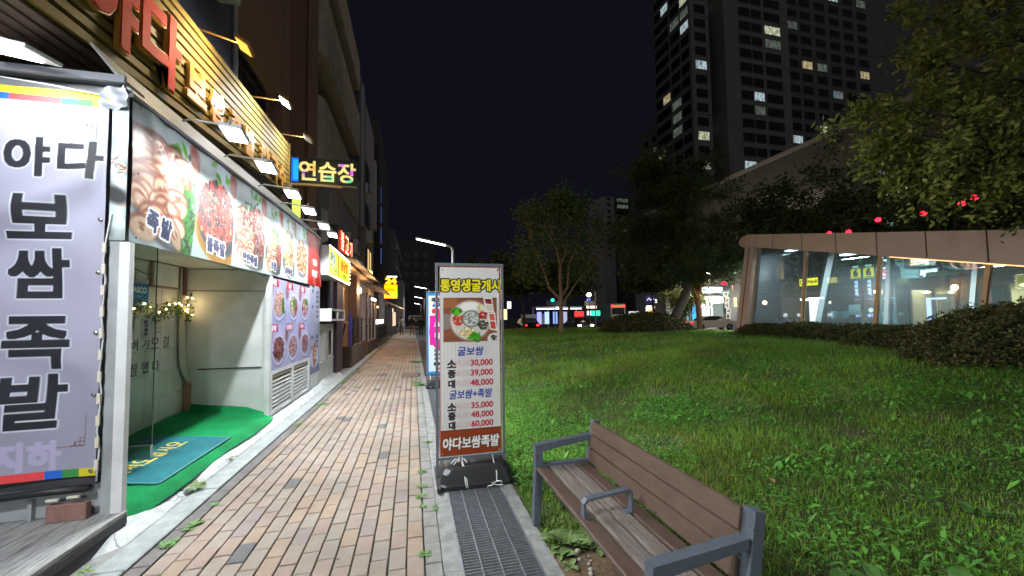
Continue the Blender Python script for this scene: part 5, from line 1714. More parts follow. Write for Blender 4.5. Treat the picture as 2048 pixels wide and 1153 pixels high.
# ------------------------------------------------------------------ people
def person(label, loc, heading, joints, cols, scale=1.0):
    """one continuous skinned body; joints: name -> (x,y,z,r), facing -y"""
    t = thing('person', label, 'person', loc, None, heading)
    names = list(joints)
    bones = [('pelvis', 'spine'), ('spine', 'chest'), ('chest', 'neck'), ('neck', 'head'), ('head', 'crown')]
    for s_ in 'lr':
        bones += [('pelvis', 'hip' + s_), ('hip' + s_, 'knee' + s_), ('knee' + s_, 'ankle' + s_), ('ankle' + s_, 'toe' + s_),
                  ('chest', 'sho' + s_), ('sho' + s_, 'elb' + s_), ('elb' + s_, 'wri' + s_), ('wri' + s_, 'hand' + s_)]
    me = bpy.data.meshes.new('body')
    me.from_pydata([tuple(c * scale for c in joints[n][:3]) for n in names], [(names.index(a), names.index(b)) for a, b in bones], [])
    ob = bpy.data.objects.new('body_tmp', me)
    COL.objects.link(ob)
    sk = ob.modifiers.new('skin', 'SKIN')
    for i, n in enumerate(names):
        r_ = joints[n][3] * scale
        me.skin_vertices[0].data[i].radius = (r_, r_ * (.72 if n in ('chest', 'spine', 'pelvis') else 1))
        me.skin_vertices[0].data[i].use_root = (n == 'pelvis')
    ob.modifiers.new('sub', 'SUBSURF').levels = 1
    dg = bpy.context.evaluated_depsgraph_get()
    bm_ = bpy.data.meshes.new_from_object(ob.evaluated_get(dg))
    bpy.data.objects.remove(ob)
    for m_ in (cols['top'], cols['bottom'], cols['skin'], cols['shoe']): bm_.materials.append(m_)
    hz = joints['pelvis'][2] * scale
    for p_ in bm_.polygons:
        c = p_.center
        if c.z > joints['neck'][2] * scale + .015: k = 2
        elif c.z < .09 * scale: k = 3
        elif c.z < hz + .02 and abs(c.x) < .21 * scale: k = 1
        else: k = 0
        hd = min((c - Vector([q * scale for q in joints['hand' + s_][:3]])).length for s_ in 'lr')
        if hd < .085 * scale: k = 2
        p_.material_index = k
        p_.use_smooth = True
    put('body', bm_, None, t)
    h = Vector([q * scale for q in joints['head'][:3]])
    MB().lathe([(.001, .145), (.06, .135), (.098, .09), (.108, .03), (.10, -.02), (.085, -.05)], (h.x, h.y + .018, h.z + .02), 12).build('hair', cols['hair'], t, smooth=True, local=True)
    return t


def pose(stride=.22, arm=.12):
    return {'pelvis': (0, 0, .95, .15), 'spine': (0, 0, 1.15, .145), 'chest': (0, 0, 1.36, .165), 'neck': (0, -.01, 1.52, .06), 'head': (0, -.02, 1.63, .092), 'crown': (0, -.01, 1.74, .075),
            'hipl': (.10, 0, .90, .095), 'kneel': (.10, -stride * .55, .50, .068), 'anklel': (.10, -stride, .09, .045), 'toel': (.10, -stride - .16, .045, .04),
            'hipr': (-.10, 0, .90, .095), 'kneer': (-.10, stride * .25, .49, .068), 'ankler': (-.10, stride, .11, .045), 'toer': (-.10, stride - .14, .045, .04),
            'shol': (.20, 0, 1.42, .072), 'elbl': (.26, arm, 1.14, .052), 'wril': (.25, arm * .6 - .05, .90, .036), 'handl': (.25, arm * .6 - .08, .80, .042),
            'shor': (-.20, 0, 1.42, .072), 'elbr': (-.26, -arm, 1.14, .052), 'wrir': (-.25, -arm - .06, .90, .036), 'handr': (-.25, -arm - .09, .80, .042)}


m_skin = M('skin', (.42, .26, .19), .6)
m_hair = M('black_hair', (.012, .010, .010), .5)
m_blk = M('black_jacket', (.018, .018, .022), .8)
m_olive = M('olive_trousers', (.12, .10, .07), .85)
m_char = M('charcoal_trousers', (.03, .03, .035), .85)
m_greytop = M('grey_knit_top', (.20, .18, .17), .85)
m_shoe = M('pale_shoe', (.45, .43, .42), .6)
m_tan = M('tan_trousers', (.28, .19, .14), .85)
person('person in grey top and olive trousers walking at left of the trio', (-1.02, 36.2, 0), 0.1, pose(.20, .10), dict(top=m_greytop, bottom=m_olive, skin=m_skin, hair=m_hair, shoe=m_shoe), .98)
person('person in black jacket and tan trousers walking between two others', (-.12, 35.2, 0), -0.1, pose(-.18, -.10), dict(top=m_blk, bottom=m_tan, skin=m_skin, hair=m_hair, shoe=m_shoe))
person('person in dark jacket and dark trousers at right of the trio', (.62, 34.6, 0), 0.0, pose(.16, .08), dict(top=m_blk, bottom=m_char, skin=m_skin, hair=m_hair, shoe=m_shoe), .97)
hb = thing('shoulder_bag', 'black shoulder bag hanging at the grey-topped walker side', 'bag', (-1.34, 36.1, .8))
MB().bbox(-1.42, -1.27, 35.95, 36.25, .78, 1.08, .03).build('bag_body', m_blk, hb)
MB().tube([(-1.34, 36.0, 1.08), (-1.22, 36.1, 1.42), (-1.34, 36.2, 1.08)], .012, 5).build('strap', m_blk, hb)
pk = thing('parked_truck', 'white framed small truck front parked at the far end of the path', 'truck', (.2, 60, 0))
MB().bbox(-.7, 1.1, 60, 61.6, .45, 1.9, .08).build('cab', m_char, pk)
MB().box(-.62, 1.02, 59.97, 60.0, 1.25, 1.75).build('windscreen', m_darkwin, pk)
for a in ((-.7, 1.1, 1.82, 1.9), (-.7, 1.1, 1.18, 1.24), (-.7, -.63, 1.241, 1.819), (1.03, 1.1, 1.241, 1.819)):
    MB().box(a[0], a[1], 59.93, 59.969, a[2], a[3]).build('white_trim', m_white, pk)
for x_ in (-.45, .85):
    MB().lathe([(.32, -.1), (.34, -.05), (.34, .1)], (x_, 60.5, .34), 14, 'x').build('wheel', m_black, pk)

# ------------------------------------------------------------------ grass and weeds
def LM(name, base, amt=.35, rough=.6, trans=.25, hue=None):
    """leaf material: per-leaf tone from attribute Col (x = tone), slight translucency"""
    m = bpy.data.materials.new(name)
    m.use_nodes = True
    nt = m.node_tree
    b = nt.nodes['Principled BSDF']
    a = nt.nodes.new('ShaderNodeVertexColor')
    a.layer_name = 'Col'
    nt.links.new(a.outputs[0], b.inputs['Base Color'])
    b.inputs['Roughness'].default_value = rough
    b.inputs['Specular IOR Level'].default_value = .3
    t = nt.nodes.new('ShaderNodeBsdfTranslucent')
    nt.links.new(a.outputs[0], t.inputs[0])
    mx = nt.nodes.new('ShaderNodeMixShader')
    mx.inputs[0].default_value = trans
    nt.links.new(b.outputs[0], mx.inputs[1])
    nt.links.new(t.outputs[0], mx.inputs[2])
    nt.links.new(mx.outputs[0], nt.nodes['Material Output'].inputs[0])
    return m


m_grass = LM('grass_blade', None)
m_leaf = LM('tree_leaf', None)


def patch(x, y):
    return (np.sin(x * 1.3 + 1.7 * np.sin(y * .9)) + np.sin(y * 1.7 + 1.3 * np.sin(x * 1.1 + 2)) + np.sin(x * 3.1 - y * 2.3)) / 3


def fnoise(x, y, s, seed):
    rg = np.random.default_rng(seed)
    g_ = rg.normal(size=(400, 400))
    fx, fy = (x * s) % 399, (y * s) % 399
    ix, iy = fx.astype(int), fy.astype(int)
    tx, ty = fx - ix, fy - iy
    ix1, iy1 = (ix + 1) % 400, (iy + 1) % 400
    return (g_[iy, ix] * (1 - tx) + g_[iy, ix1] * tx) * (1 - ty) + (g_[iy1, ix] * (1 - tx) + g_[iy1, ix1] * tx) * ty


def in_soil(x, y):
    return (x < 1.42) & (y < 2.62 + .12 * np.sin(x * 20)) & (x - .9 < .60)


def blades(n, y0, y1, x0, x1, h0, h1, w, bend, seed, dens=True):
    rg = np.random.default_rng(seed)
    x, y = rg.uniform(x0, x1, n), rg.uniform(y0, y1, n)
    p = fnoise(x + 20, y + 20, 1.6, 3) * .5 + fnoise(x + 20, y + 20, .6, 4) * .5
    bare = fnoise(x + 20, y + 20, 2.2, 9)
    k = (~in_soil(x, y)) & (x > .90 + .03 * np.sin(y * 9)) & (rg.uniform(size=n) < np.clip(1.25 - .9 * np.clip(bare - .75, 0, 1) * 1.6, .15, 1))
    k &= ~((x > .86) & (x < .96) & (y > 3.6) & (y < 4.25))
    x, y, p = x[k], y[k], p[k]
    n = len(x)
    z = lawn_h(x, y) - .012
    h = rg.uniform(h0, h1, n) * (1 + .45 * np.clip(p, -1, 1.3))
    az = rg.uniform(0, 2 * np.pi, n)
    la = rg.uniform(.1, 1, n) * bend
    dx, dy = np.cos(az), np.sin(az)
    wx, wy = -dy, dx
    ww = rg.uniform(.6, 1.3, n) * w
    P = np.zeros((n, 5, 3))
    for j, (t, sgn, wk) in enumerate(((0, -1, 1), (0, 1, 1), (.55, -1, .85), (.55, 1, .85), (1, 0, 0))):
        P[:, j, 0] = x + dx * la * h * t * t + wx * ww * sgn * wk * .5
        P[:, j, 1] = y + dy * la * h * t * t + wy * ww * sgn * wk * .5
        P[:, j, 2] = z + h * (t - .35 * la * t * t)
    i = np.arange(n)[:, None] * 5
    Fq = np.concatenate([i + np.array([0, 1, 3]), i + np.array([0, 3, 2]), i + np.array([2, 3, 4])])
    tone = rg.uniform(.55, 1.45, n) * np.clip(1 + .22 * fnoise(x + 60, y + 60, 1.3, 21), .6, 1.5)
    dry = (rg.uniform(size=n) < .05 + .30 * (bare[k] > .75))
    c = np.stack([.150 * tone + .03 * (p > .3), .310 * tone, .036 * tone], -1)
    c[dry] = np.stack([.34 * tone[dry], .29 * tone[dry], .15 * tone[dry]], -1)
    yel = rg.uniform(size=n) < .12
    c[yel & ~dry] *= np.array([1.7, 1.15, .9])
    return P.reshape(-1, 3), Fq, np.repeat(c, 5, 0)


def leaves_flat(n, y0, y1, x0, x1, size, seed, tilt=.5, cond=None, col=(.055, .17, .028), zr=(.01, .06)):
    """broad weed leaves: folded diamonds lying near the ground"""
    rg = np.random.default_rng(seed)
    x, y = rg.uniform(x0, x1, n), rg.uniform(y0, y1, n)
    k = (x > .90)
    if cond is not None: k &= cond(x, y)
    x, y = x[k], y[k]
    n = len(x)
    z = lawn_h(x, y) + rg.uniform(*zr, n)
    az = rg.uniform(0, 2 * np.pi, n)
    s = size * rg.uniform(.6, 1.4, n)
    d = np.stack([np.cos(az), np.sin(az), rg.uniform(-.1, tilt, n)], -1)
    wv = np.stack([-np.sin(az), np.cos(az), np.zeros(n)], -1)
    o = np.stack([x, y, z], -1)
    up_ = np.array([0, 0, 1.0])
    ww = rg.uniform(.16, .34, n)[:, None]
    P = np.stack([o, o + d * s[:, None] * .45 + wv * s[:, None] * ww + up_ * s[:, None] * .10, o + d * s[:, None] - up_ * s[:, None] * .10, o + d * s[:, None] * .45 - wv * s[:, None] * ww + up_ * s[:, None] * .10, o + d * s[:, None] * .5], 1)
    i = np.arange(n)[:, None] * 5
    Fq = np.concatenate([i + np.array([0, 4, 1]), i + np.array([1, 4, 2]), i + np.array([0, 3, 4]), i + np.array([3, 2, 4])])
    tone = rg.uniform(.65, 1.35, n)
    c = np.array(col) * tone[:, None]
    return P.reshape(-1, 3), Fq, np.repeat(c, 5, 0)


def join(parts):
    V, F_, C_ = [], [], []
    n = 0
    for v, f, c in parts:
        V.append(v); F_.append(f + n); C_.append(c); n += len(v)
    return np.concatenate(V), np.concatenate(F_), np.concatenate(C_)


V, Fq, Cc = join([blades(95000, .8, 5.0, .9, 7.0, .03, .10, .0058, 1.4, 1),
                  blades(85000, 5.0, 10, .9, 11.5, .045, .125, .0085, 1.3, 2),
                  blades(24000, .3, 5.0, 7.0, 12.5, .05, .14, .009, 1.3, 3),
                  blades(60000, 10, 26, .9, 15, .07, .17, .016, 1.1, 4)])
tag(npmesh('grass', V, Fq, m_grass, colors=Cc), 'short unmown green grass covering the sloping lawn', 'grass', kind='stuff')
clover_zone = lambda x, y: (fnoise(x + 40, y + 40, .8, 12) + 1.3 * np.exp(-((x - 1.5) / 1.3) ** 2 - ((y - 6.5) / 2.6) ** 2) > .55)
weed_zone = lambda x, y: (fnoise(x + 40, y + 40, 1.1, 15) + .9 * fnoise(x + 9, y + 9, 4.5, 16) > -.1) & ~((x < 1.25) & (y < 2.3))
V, Fq, Cc = join([leaves_flat(30000, 3.0, 10, .9, 6.5, .034, 31, .6, clover_zone, (.125, .38, .05), (.04, .10)),
                  leaves_flat(30000, 1.0, 7.5, .9, 9, .038, 32, .8, weed_zone, (.13, .36, .05), (.03, .085)),
                  leaves_flat(2600, 1.0, 6.0, 1.3, 7, .058, 33, 1.3, weed_zone, (.13, .34, .05), (.03, .08)),
                  leaves_flat(14000, 6, 20, .9, 13, .055, 34, 1.1, weed_zone, (.13, .34, .05), (.04, .12))])
tag(npmesh('lawn_weeds', V, Fq, m_grass, colors=Cc), 'patches of clover and broad-leaved weeds growing through the lawn', 'weeds', kind='stuff')

# bare soil patch under the bench, with little stones
SX, SY = np.meshgrid(np.linspace(.888, 1.50, 60), np.linspace(1.0, 2.72, 120))
SZ = lawn_h(SX, SY) + .012 + .012 * fnoise(SX * 1 + 5, SY + 5, 9, 41) * sstep((SX - .89) / .08) - .03 * sstep((SX - 1.40) / .1) - .03 * sstep((SY - 2.58) / .12)
ix = np.arange(SX.size).reshape(SX.shape)
so = npmesh('soil_patch', np.stack([SX, SY, SZ], -1).reshape(-1, 3), np.stack([ix[:-1, :-1], ix[:-1, 1:], ix[1:, 1:], ix[1:, :-1]], -1).reshape(-1, 4), m_soil, smooth=True)
tag(so, kind='structure')
m_peb = M('pale_pebble', (.42, .36, .30), .8, var=.3, scale=40)
for k in range(16):
    x, y, s_ = R.uniform(.92, 1.12), R.uniform(1.7, 2.6), R.uniform(.008, .02)
    MB().lathe([(s_ * .5, -.3 * s_), (s_, .1 * s_), (s_ * .8, .55 * s_), (s_ * .3, .8 * s_)], (x, y, .018 + float(lawn_h(x, y))), 7).build('pebble', m_peb, so)


# weeds with real leaves along the edges
def rosette(name, label, x, y, z, n, size, col, group=None, up_=.5):
    rg = random.Random(int(x * 997 + y * 131))
    v, f = [], []
    for k in range(n):
        a = 2 * math.pi * k / n + rg.uniform(-.4, .4)
        s_ = size * rg.uniform(.6, 1.25)
        d = Vector((math.cos(a), math.sin(a), rg.uniform(.15, 1.0) * up_)).normalized()
        w = Vector((-math.sin(a), math.cos(a), 0))
        b = len(v)
        o = Vector((x, y, z)) + Vector((rg.gauss(0, .02), rg.gauss(0, .02), 0)) * size * 8
        for t, ww, dz in ((0, .05, 0), (.3, .22, .03), (.6, .26, .02), (.85, .14, -.04), (1, .0, -.12)):
            c = o + d * s_ * t + Vector((0, 0, s_ * dz))
            v += [c - w * s_ * ww + Vector((0, 0, s_ * ww * .25)), c, c + w * s_ * ww + Vector((0, 0, s_ * ww * .25))]
        for q in range(4):
            for e in (0, 1):
                f.append((b + q * 3 + e, b + q * 3 + e + 1, b + q * 3 + e + 4, b + q * 3 + e + 3))
    o = MB().add(v, f).build(name, col, smooth=False)
    return tag(o, label, 'weed', group, None)


m_weed1 = M('bright_weed_leaf', (.095, .22, .045), .55, var=.4, scale=60)
m_weed2 = M('pale_weed_leaf', (.16, .25, .075), .55, var=.4, scale=60)
for x, y, s_ in ((-1.68, 3.45, .06), (-1.66, 3.6, .06), (-1.67, 3.95, .04), (-1.68, 6.6, .06), (-1.67, 8.0, .08), (-1.6, 8.1, .06), (-1.7, 10.6, .10), (-1.55, 12.5, .1), (-1.75, 13.5, .1)):
    for q in range(2):
        rosette('kerb_weed', 'small green weed sprouting from the shop-side paving joint', x + R.uniform(-.02, .02), y + R.uniform(-.09, .09), 0.0, 9, s_, m_weed1, 'weeds in the shop-side joint', .35)
for x, y, s_ in ((-1.965, 4.35, .09), (-1.98, 4.42, .07), (-1.99, 2.95, .05), (-1.985, 3.1, .05), (-1.98, 5.2, .05)):
    rosette('mortar_weed', 'pale leafy weed growing in the white mortar crack', x, y, .03, 9, s_, m_weed2, 'weeds in the mortar crack')
for x, y, s_ in ((.07, 2.78, .045), (.075, 3.5, .035), (.07, 3.7, .05), (.072, 3.85, .05), (.17, 3.4, .03), (.08, 4.2, .05), (.10, 9.6, .15), (.05, 9.9, .13), (.12, 14.5, .2), (.18, 5.2, .05)):
    for q in range(2):
        rosette('path_weed', 'small green weed at the lawn-side edge of the bricks', x + R.uniform(-.01, .01), y + R.uniform(-.05, .05), 0.0, 8, s_, m_weed1, 'weeds at the lawn-side brick edge', .35)
for x, y, s_, n in ((1.0, 2.66, .15, 9), (1.07, 2.60, .16, 8), (1.13, 2.68, .13, 8), (.94, 2.52, .10, 8), (.95, 2.40, .07, 8), (1.18, 2.55, .12, 7)):
    rosette('bench_weed', 'leafy weed clump on the soil beneath the bench front edge', x, y, float(lawn_h(x, y)) + .01, n, s_, m_weed2, 'weeds beneath the bench')
for x, y, s_, n in ((2.45, 1.62, .17, 9), (2.75, 1.45, .20, 8), (2.2, 1.70, .14, 8), (3.7, 1.9, .12, 8), (3.3, 3.1, .13, 9)):
    rosette('lawn_dock_weed', 'big coarse-leaved dock weed rising from the near lawn', x, y, float(lawn_h(x, y)) + .01, n, s_, m_weed1, 'dock weeds in the near lawn', .9)
m_dead = M('dry_brown_leaf', (.36, .17, .07), .7, var=.35, scale=40)
for x, y in ((1.42, 4.75), (1.28, 3.75), (3.1, 5.6), (3.9, 2.6), (2.9, 2.75), (4.6, 1.9), (1.9, 6.4)):
    z = float(lawn_h(x, y)) + .075
    a, s_ = R.uniform(0, 3), .045
    dx, dy = math.cos(a) * s_, math.sin(a) * s_
    o = MB().add([(x - dx, y - dy, z), (x - dy * .5, y + dx * .5, z + .015), (x, y, z + .004), (x + dy * .6, y - dx * .6, z + .018), (x + dx * 1.1, y + dy * 1.1, z + .01)], [(0, 2, 1), (0, 3, 2), (1, 2, 4), (2, 3, 4)]).build('fallen_leaf', m_dead)
    tag(o, 'dry brown fallen leaf lying on the grass', 'leaf', 'fallen leaves on the lawn')


# ------------------------------------------------------------------ trees
def cloud(centres, n, spread, size, seed, cols, droop=.0, elong=.5):
    """n leaf faces scattered round twig points"""
    rg = np.random.default_rng(seed)
    c = np.asarray(centres, float)
    p = c[rg.integers(0, len(c), n)] + rg.normal(size=(n, 3)) * spread
    a = rg.normal(size=(n, 3)); a[:, 2] -= droop
    a /= np.linalg.norm(a, axis=1)[:, None]
    b = np.cross(a, rg.normal(size=(n, 3)))
    b /= np.linalg.norm(b, axis=1)[:, None] + 1e-9
    s = size * rg.uniform(.6, 1.35, n)[:, None]
    nn = np.cross(a, b)
    P = np.stack([p - a * s, p + b * s * elong + nn * s * .12, p + a * s, p - b * s * elong + nn * s * .12], 1)
    i = np.arange(n)[:, None] * 4
    Fq = np.concatenate([i + np.array([0, 1, 2]), i + np.array([0, 2, 3])])
    cl = np.asarray(cols, float)[rg.integers(0, len(cols), n)] * rg.uniform(.6, 1.4, n)[:, None]
    return P.reshape(-1, 3), Fq, np.repeat(cl, 4, 0)


def crown(name, parent, v, f, c, mat=None):
    base = np.array(wloc(parent))
    o = npmesh(name, v - base, f, mat or m_leaf, parent, colors=c)
    return tag(o, kind='stuff')


def grow(b, p, d, L, r, depth, tips, rg, spread=.55, up_=.15, segs=4):
    pts, rad = [p.copy()], [r]
    for k in range(segs):
        d = (d + Vector((rg.gauss(0, .10), rg.gauss(0, .10), rg.gauss(0, .06) + up_ * .15))).normalized()
        p = p + d * (L / segs)
        pts.append(p.copy())
        rad.append(r * (1 - .45 * (k + 1) / segs))
        if depth <= 1: tips.append(p.copy())
    b.tube(pts, rad, 6 if depth > 1 else 4, cap=False)
    if depth > 0:
        for k in range(rg.choice((2, 3, 3))):
            ax = Vector((rg.gauss(0, 1), rg.gauss(0, 1), rg.gauss(0, .5))).normalized()
            nd = (d + ax * spread * rg.uniform(.7, 1.3) + Vector((0, 0, up_))).normalized()
            grow(b, pts[-1 - (k % 2)], nd, L * rg.uniform(.62, .85), rad[-1] * .85, depth - 1, tips, rg, spread, up_, segs)
    else:
        tips.append(p)


def tree(label, base, trunks, seed, leafn, leafsize, cols, bark, spread=.28, group=None, name='tree', extra=None, depth=3, bspread=.55, up_=.15, elong=.5):
    rg = random.Random(seed)
    t = thing(name, label, 'tree', base, group)
    b = MB()
    tips = []
    for pts, rad, L in trunks:
        pp = [Vector(q) for q in pts]
        b.tube(pp, rad, 8, cap=False)
        d = (pp[-1] - pp[-2]).normalized()
        grow(b, pp[-1], d, L, rad[-1], depth, tips, rg, bspread, up_)
    b.build('trunk', bark, t, smooth=True)
    if extra: tips += [Vector(q) for q in extra]
    v, f, c = cloud([q[:] for q in tips], leafn, spread, leafsize, seed, cols, elong=elong)
    crown('crown', t, v, f, c)
    return t


GRN = [(.105, .20, .065), (.12, .22, .07), (.085, .165, .05), (.15, .21, .06), (.22, .20, .05)]
DRK = [(.065, .10, .03), (.08, .115, .034), (.05, .075, .024)]
m_barkw = M('warm_bark', (.42, .28, .19), .85, var=.4, scale=12, bump=.6, bscale=30)
m_barkd = M('dark_bark', (.095, .075, .06), .9, var=.4, scale=9, bump=.8, bscale=18)
B0 = (7.96, 20.7, .66)
rg1 = random.Random(77)
CR1 = []
while len(CR1) < 420:
    q = Vector((rg1.uniform(-1, 1), rg1.uniform(-1, 1), rg1.uniform(-1, 1)))
    if .45 < q.length < 1.0 and not (q.z < -.1 and abs(q.x) < .35):
        CR1.append((7.75 + q.x * 2.55, 20.7 + q.y * 2.2, 5.2 + q.z * (2.35 if q.z > 0 else 2.2) - .25 * abs(q.x)))
T1 = tree('slender multi-stemmed leafy tree standing alone on the lawn', B0,
          [([(7.96, 20.7, .6), (7.97, 20.7, 1.6), (7.95, 20.65, 2.6), (7.93, 20.6, 4.4), (7.75, 20.5, 5.0)], [.15, .12, .11, .08, .07], 1.15),
           ([(7.96, 20.7, 2.5), (7.35, 20.75, 3.1), (6.95, 20.8, 4.3), (6.7, 20.8, 4.9)], [.09, .065, .05, .045], 1.1),
           ([(7.96, 20.7, 2.6), (8.35, 20.6, 3.2), (8.4, 20.5, 4.4), (8.75, 20.4, 5.2)], [.09, .07, .05, .045], 1.1),
           ([(8.1, 20.7, 2.3), (8.9, 20.5, 3.5), (9.6, 20.4, 4.2)], [.06, .045, .035], 1.2),
           ([(7.94, 20.6, 4.3), (8.3, 20.6, 5.2), (8.35, 20.6, 5.9)], [.06, .045, .035], 1.0)], 5, 9500, .085, GRN, m_barkw, .30, None, 'tree', CR1, depth=3, bspread=.6, up_=.22)
# pine with crooked leaning trunk
PB = (12.5, 17.5, .68)
pt_ = thing('pine_tree', 'dark pine tree with crooked leaning trunk beside the domed shrub', 'tree', PB)
rgp = random.Random(9)
b = MB()
trunk_pts = [Vector(q) for q in ((12.47, 17.57, .55), (12.75, 17.45, 1.3), (13.2, 17.3, 2.2), (13.42, 17.2, 2.9), (13.2, 17.2, 3.9), (12.85, 17.2, 4.8), (12.9, 17.1, 6.0), (12.7, 17.1, 7.6), (12.6, 17.1, 9.0))]
b.tube(trunk_pts, [.26, .24, .23, .21, .19, .17, .14, .10, .05], 9, cap=False)
tips = []
for k in range(56):
    t = rgp.uniform(.44, 1.0)
    q = trunk_pts[min(8, int(t * 8))].lerp(trunk_pts[min(8, int(t * 8) + 1)], (t * 8) % 1)
    a = rgp.uniform(0, 6.283)
    L = rgp.uniform(1.2, 3.8) * (1.3 - .65 * t) + .4
    e = q + Vector((math.cos(a) * L * (1.45 if math.cos(a) > 0 else .9), math.sin(a) * L * .8, rgp.uniform(-.25, .55)))
    m_ = (q + e) / 2 + Vector((0, 0, rgp.uniform(-.25, .1)))
    b.tube([q, m_, e], [.06, .04, .015], 5, cap=False)
    for j in range(16):
        u = rgp.uniform(.30, 1.05)
        tips.append(q.lerp(e, u) + Vector((rgp.gauss(0, .32), rgp.gauss(0, .32), rgp.gauss(0, .16))))
b.build('trunk', m_barkd, pt_, smooth=True)
v, f, c = cloud([q[:] for q in tips], 38000, .17, .115, 10, DRK, elong=.20)
crown('crown', pt_, v, f, c)


# ---- hedges and domed shrubs: leaf shells over a twiggy core
def shrub(label, cx, cy, z0, rx, ry, h, n, size, seed, cols, name='shrub', group=None, power=2.2, rot=0.0):
    rg = np.random.default_rng(seed)
    t = thing(name, label, 'shrub', (cx, cy, z0), group)
    th = rg.uniform(0, 2 * np.pi, n)
    ph = np.arccos(rg.uniform(0, 1, n))
    d = np.stack([np.sin(ph) * np.cos(th), np.sin(ph) * np.sin(th), np.cos(ph)], -1)
    sc = (np.abs(d) ** power).sum(1) ** (-1 / power)
    bump_ = 1 + .05 * np.sin(th * 7 + 3 * ph) + .05 * np.sin(th * 13 - ph * 9) + rg.normal(0, .025, n)
    dep = 1 - np.abs(rg.normal(0, .06, n))
    q = d * (sc * bump_ * dep)[:, None] * np.array([rx, ry, h])
    ca, sa = math.cos(rot), math.sin(rot)
    q = np.stack([q[:, 0] * ca - q[:, 1] * sa, q[:, 0] * sa + q[:, 1] * ca, q[:, 2]], -1)
    v, f, c = cloud(q + np.array([cx, cy, z0]), n, .012, size, seed, cols)
    crown('foliage', t, v, f, c)
    core, cf = [], []
    N1, N2 = 20, 8
    for i in range(N2 + 1):
        for k in range(N1):
            p_ = i / N2 * math.pi / 2
            dd = np.array([math.cos(p_) * math.cos(2 * math.pi * k / N1), math.cos(p_) * math.sin(2 * math.pi * k / N1), math.sin(p_)])
            s_ = (np.abs(dd) ** power).sum() ** (-1 / power) * .86
            qq = dd * s_ * np.array([rx, ry, h])
            core.append((cx + qq[0] * ca - qq[1] * sa, cy + qq[0] * sa + qq[1] * ca, z0 - .05 + qq[2]))
    for i in range(N2):
        for k in range(N1):
            cf.append((i * N1 + k, i * N1 + (k + 1) % N1, (i + 1) * N1 + (k + 1) % N1, (i + 1) * N1 + k))
    MB().add(core, cf).build('twigs', M('dark_twigs', (.018, .018, .010), .95) if 'dark_twigs' not in bpy.data.materials else bpy.data.materials['dark_twigs'], t)
    return t


BOX = [(.085, .095, .028), (.105, .11, .032), (.07, .08, .024), (.135, .10, .035)]
shrub('wide low domed shrub clipped round in front of the pine', 11.35, 17.8, .66, 2.35, 1.5, 1.0, 15000, .05, 61, BOX)
shrub('large rounded boxwood shrub at the right edge of the lawn', 9.9, 4.35, .60, 1.85, 1.25, 1.05, 26000, .030, 62, BOX)
shrub('rounded boxwood shrub between the hedge and the large right shrub', 11.3, 6.6, .62, 1.2, 1.5, .62, 12000, .032, 63, BOX)
for i, (y, h) in enumerate(((12.05, .50), (10.5, .56), (8.9, .54), (7.6, .50))):
    shrub(['low hedge section at the far station post', 'low hedge section before the hooded person', 'low hedge section under the two number six boards', 'low hedge section nearest the rounded shrubs'][i], 12.75, y, .66, .75, .98, h, 9000, .036, 70 + i, BOX, 'hedge', 'hedge along the station glass', 3.0)

# right-hand tree whose branches hang into the picture
m_barkg = M('grey_bark', (.10, .09, .075), .9, var=.4)
OV = [(.21, .26, .05), (.26, .30, .06), (.14, .18, .036), (.34, .34, .085)]
rt_ = thing('broadleaf_tree', 'broadleaf tree with hanging leafy branches filling the upper right corner', 'tree', (12.2, 2.9, .65))
b = MB()
base = Vector((12.2, 2.9, .6))
b.tube([base, base + Vector((-.1, .1, 1.6)), base + Vector((-.3, .3, 3.0)), base + Vector((-.4, .5, 5.0)), base + Vector((-.5, .6, 7.0))], [.22, .19, .16, .12, .07], 9, cap=False)
tips = []
rgr = random.Random(12)
for (z0, ex, ey, ez, n) in ((3.4, 6.95, 4.85, 4.95, 0), (3.2, 6.75, 4.9, 4.55, 0), (3.3, 7.3, 4.9, 4.0, 0), (3.3, 8.3, 4.9, 3.85, 0), (4.0, 7.4, 4.8, 5.9, 0), (4.6, 7.7, 4.7, 6.6, 0), (5.2, 8.3, 4.6, 7.3, 0), (3.6, 9.2, 5.2, 4.2, 0), (3.6, 9.0, 5.6, 4.6, 0),
                           (4.4, 9.4, 5.4, 5.6, 0), (5.4, 9.6, 5.2, 6.6, 0), (6.0, 10.2, 4.6, 7.4, 0), (3.4, 10.4, 4.8, 4.2, 0), (4.4, 10.8, 4.2, 5.4, 0), (3.4, 10.0, 4.4, 4.0, 0), (5.4, 11.2, 3.8, 6.6, 0), (3.4, 8.0, 5.6, 4.2, 0), (4.6, 8.3, 5.2, 5.2, 0), (3.3, 8.9, 4.2, 4.1, 0), (4.0, 9.9, 3.8, 4.9, 0), (3.2, 7.9, 4.9, 4.3, 0)):
    q = base + Vector((-.3, .35, z0 - .6))
    e = Vector((ex, ey, ez))
    m_ = q.lerp(e, .5) + Vector((0, 0, .35))
    pts = [q, q.lerp(m_, .6), m_, m_.lerp(e, .6) + Vector((0, 0, .08)), e]
    b.tube(pts, [.06, .05, .04, .022, .008], 5, cap=False)
    for k in range(26):
        u = rgr.uniform(.30, 1.0)
        c0 = (m_.lerp(e, (u - .5) * 2) if u > .5 else q.lerp(m_, u * 2))
        sp_ = .34 if u < .8 else .17
        tip = c0 + Vector((rgr.gauss(0, sp_), rgr.gauss(0, sp_), rgr.gauss(0, sp_)))
        b.tube([c0, c0.lerp(tip, .5) + Vector((0, 0, .03)), tip], [.010, .007, .003], 3, cap=False)
        for j in range(4): tips.append(c0.lerp(tip, rgr.uniform(.4, 1.1)))
b.build('trunk', m_barkg, rt_, smooth=True)
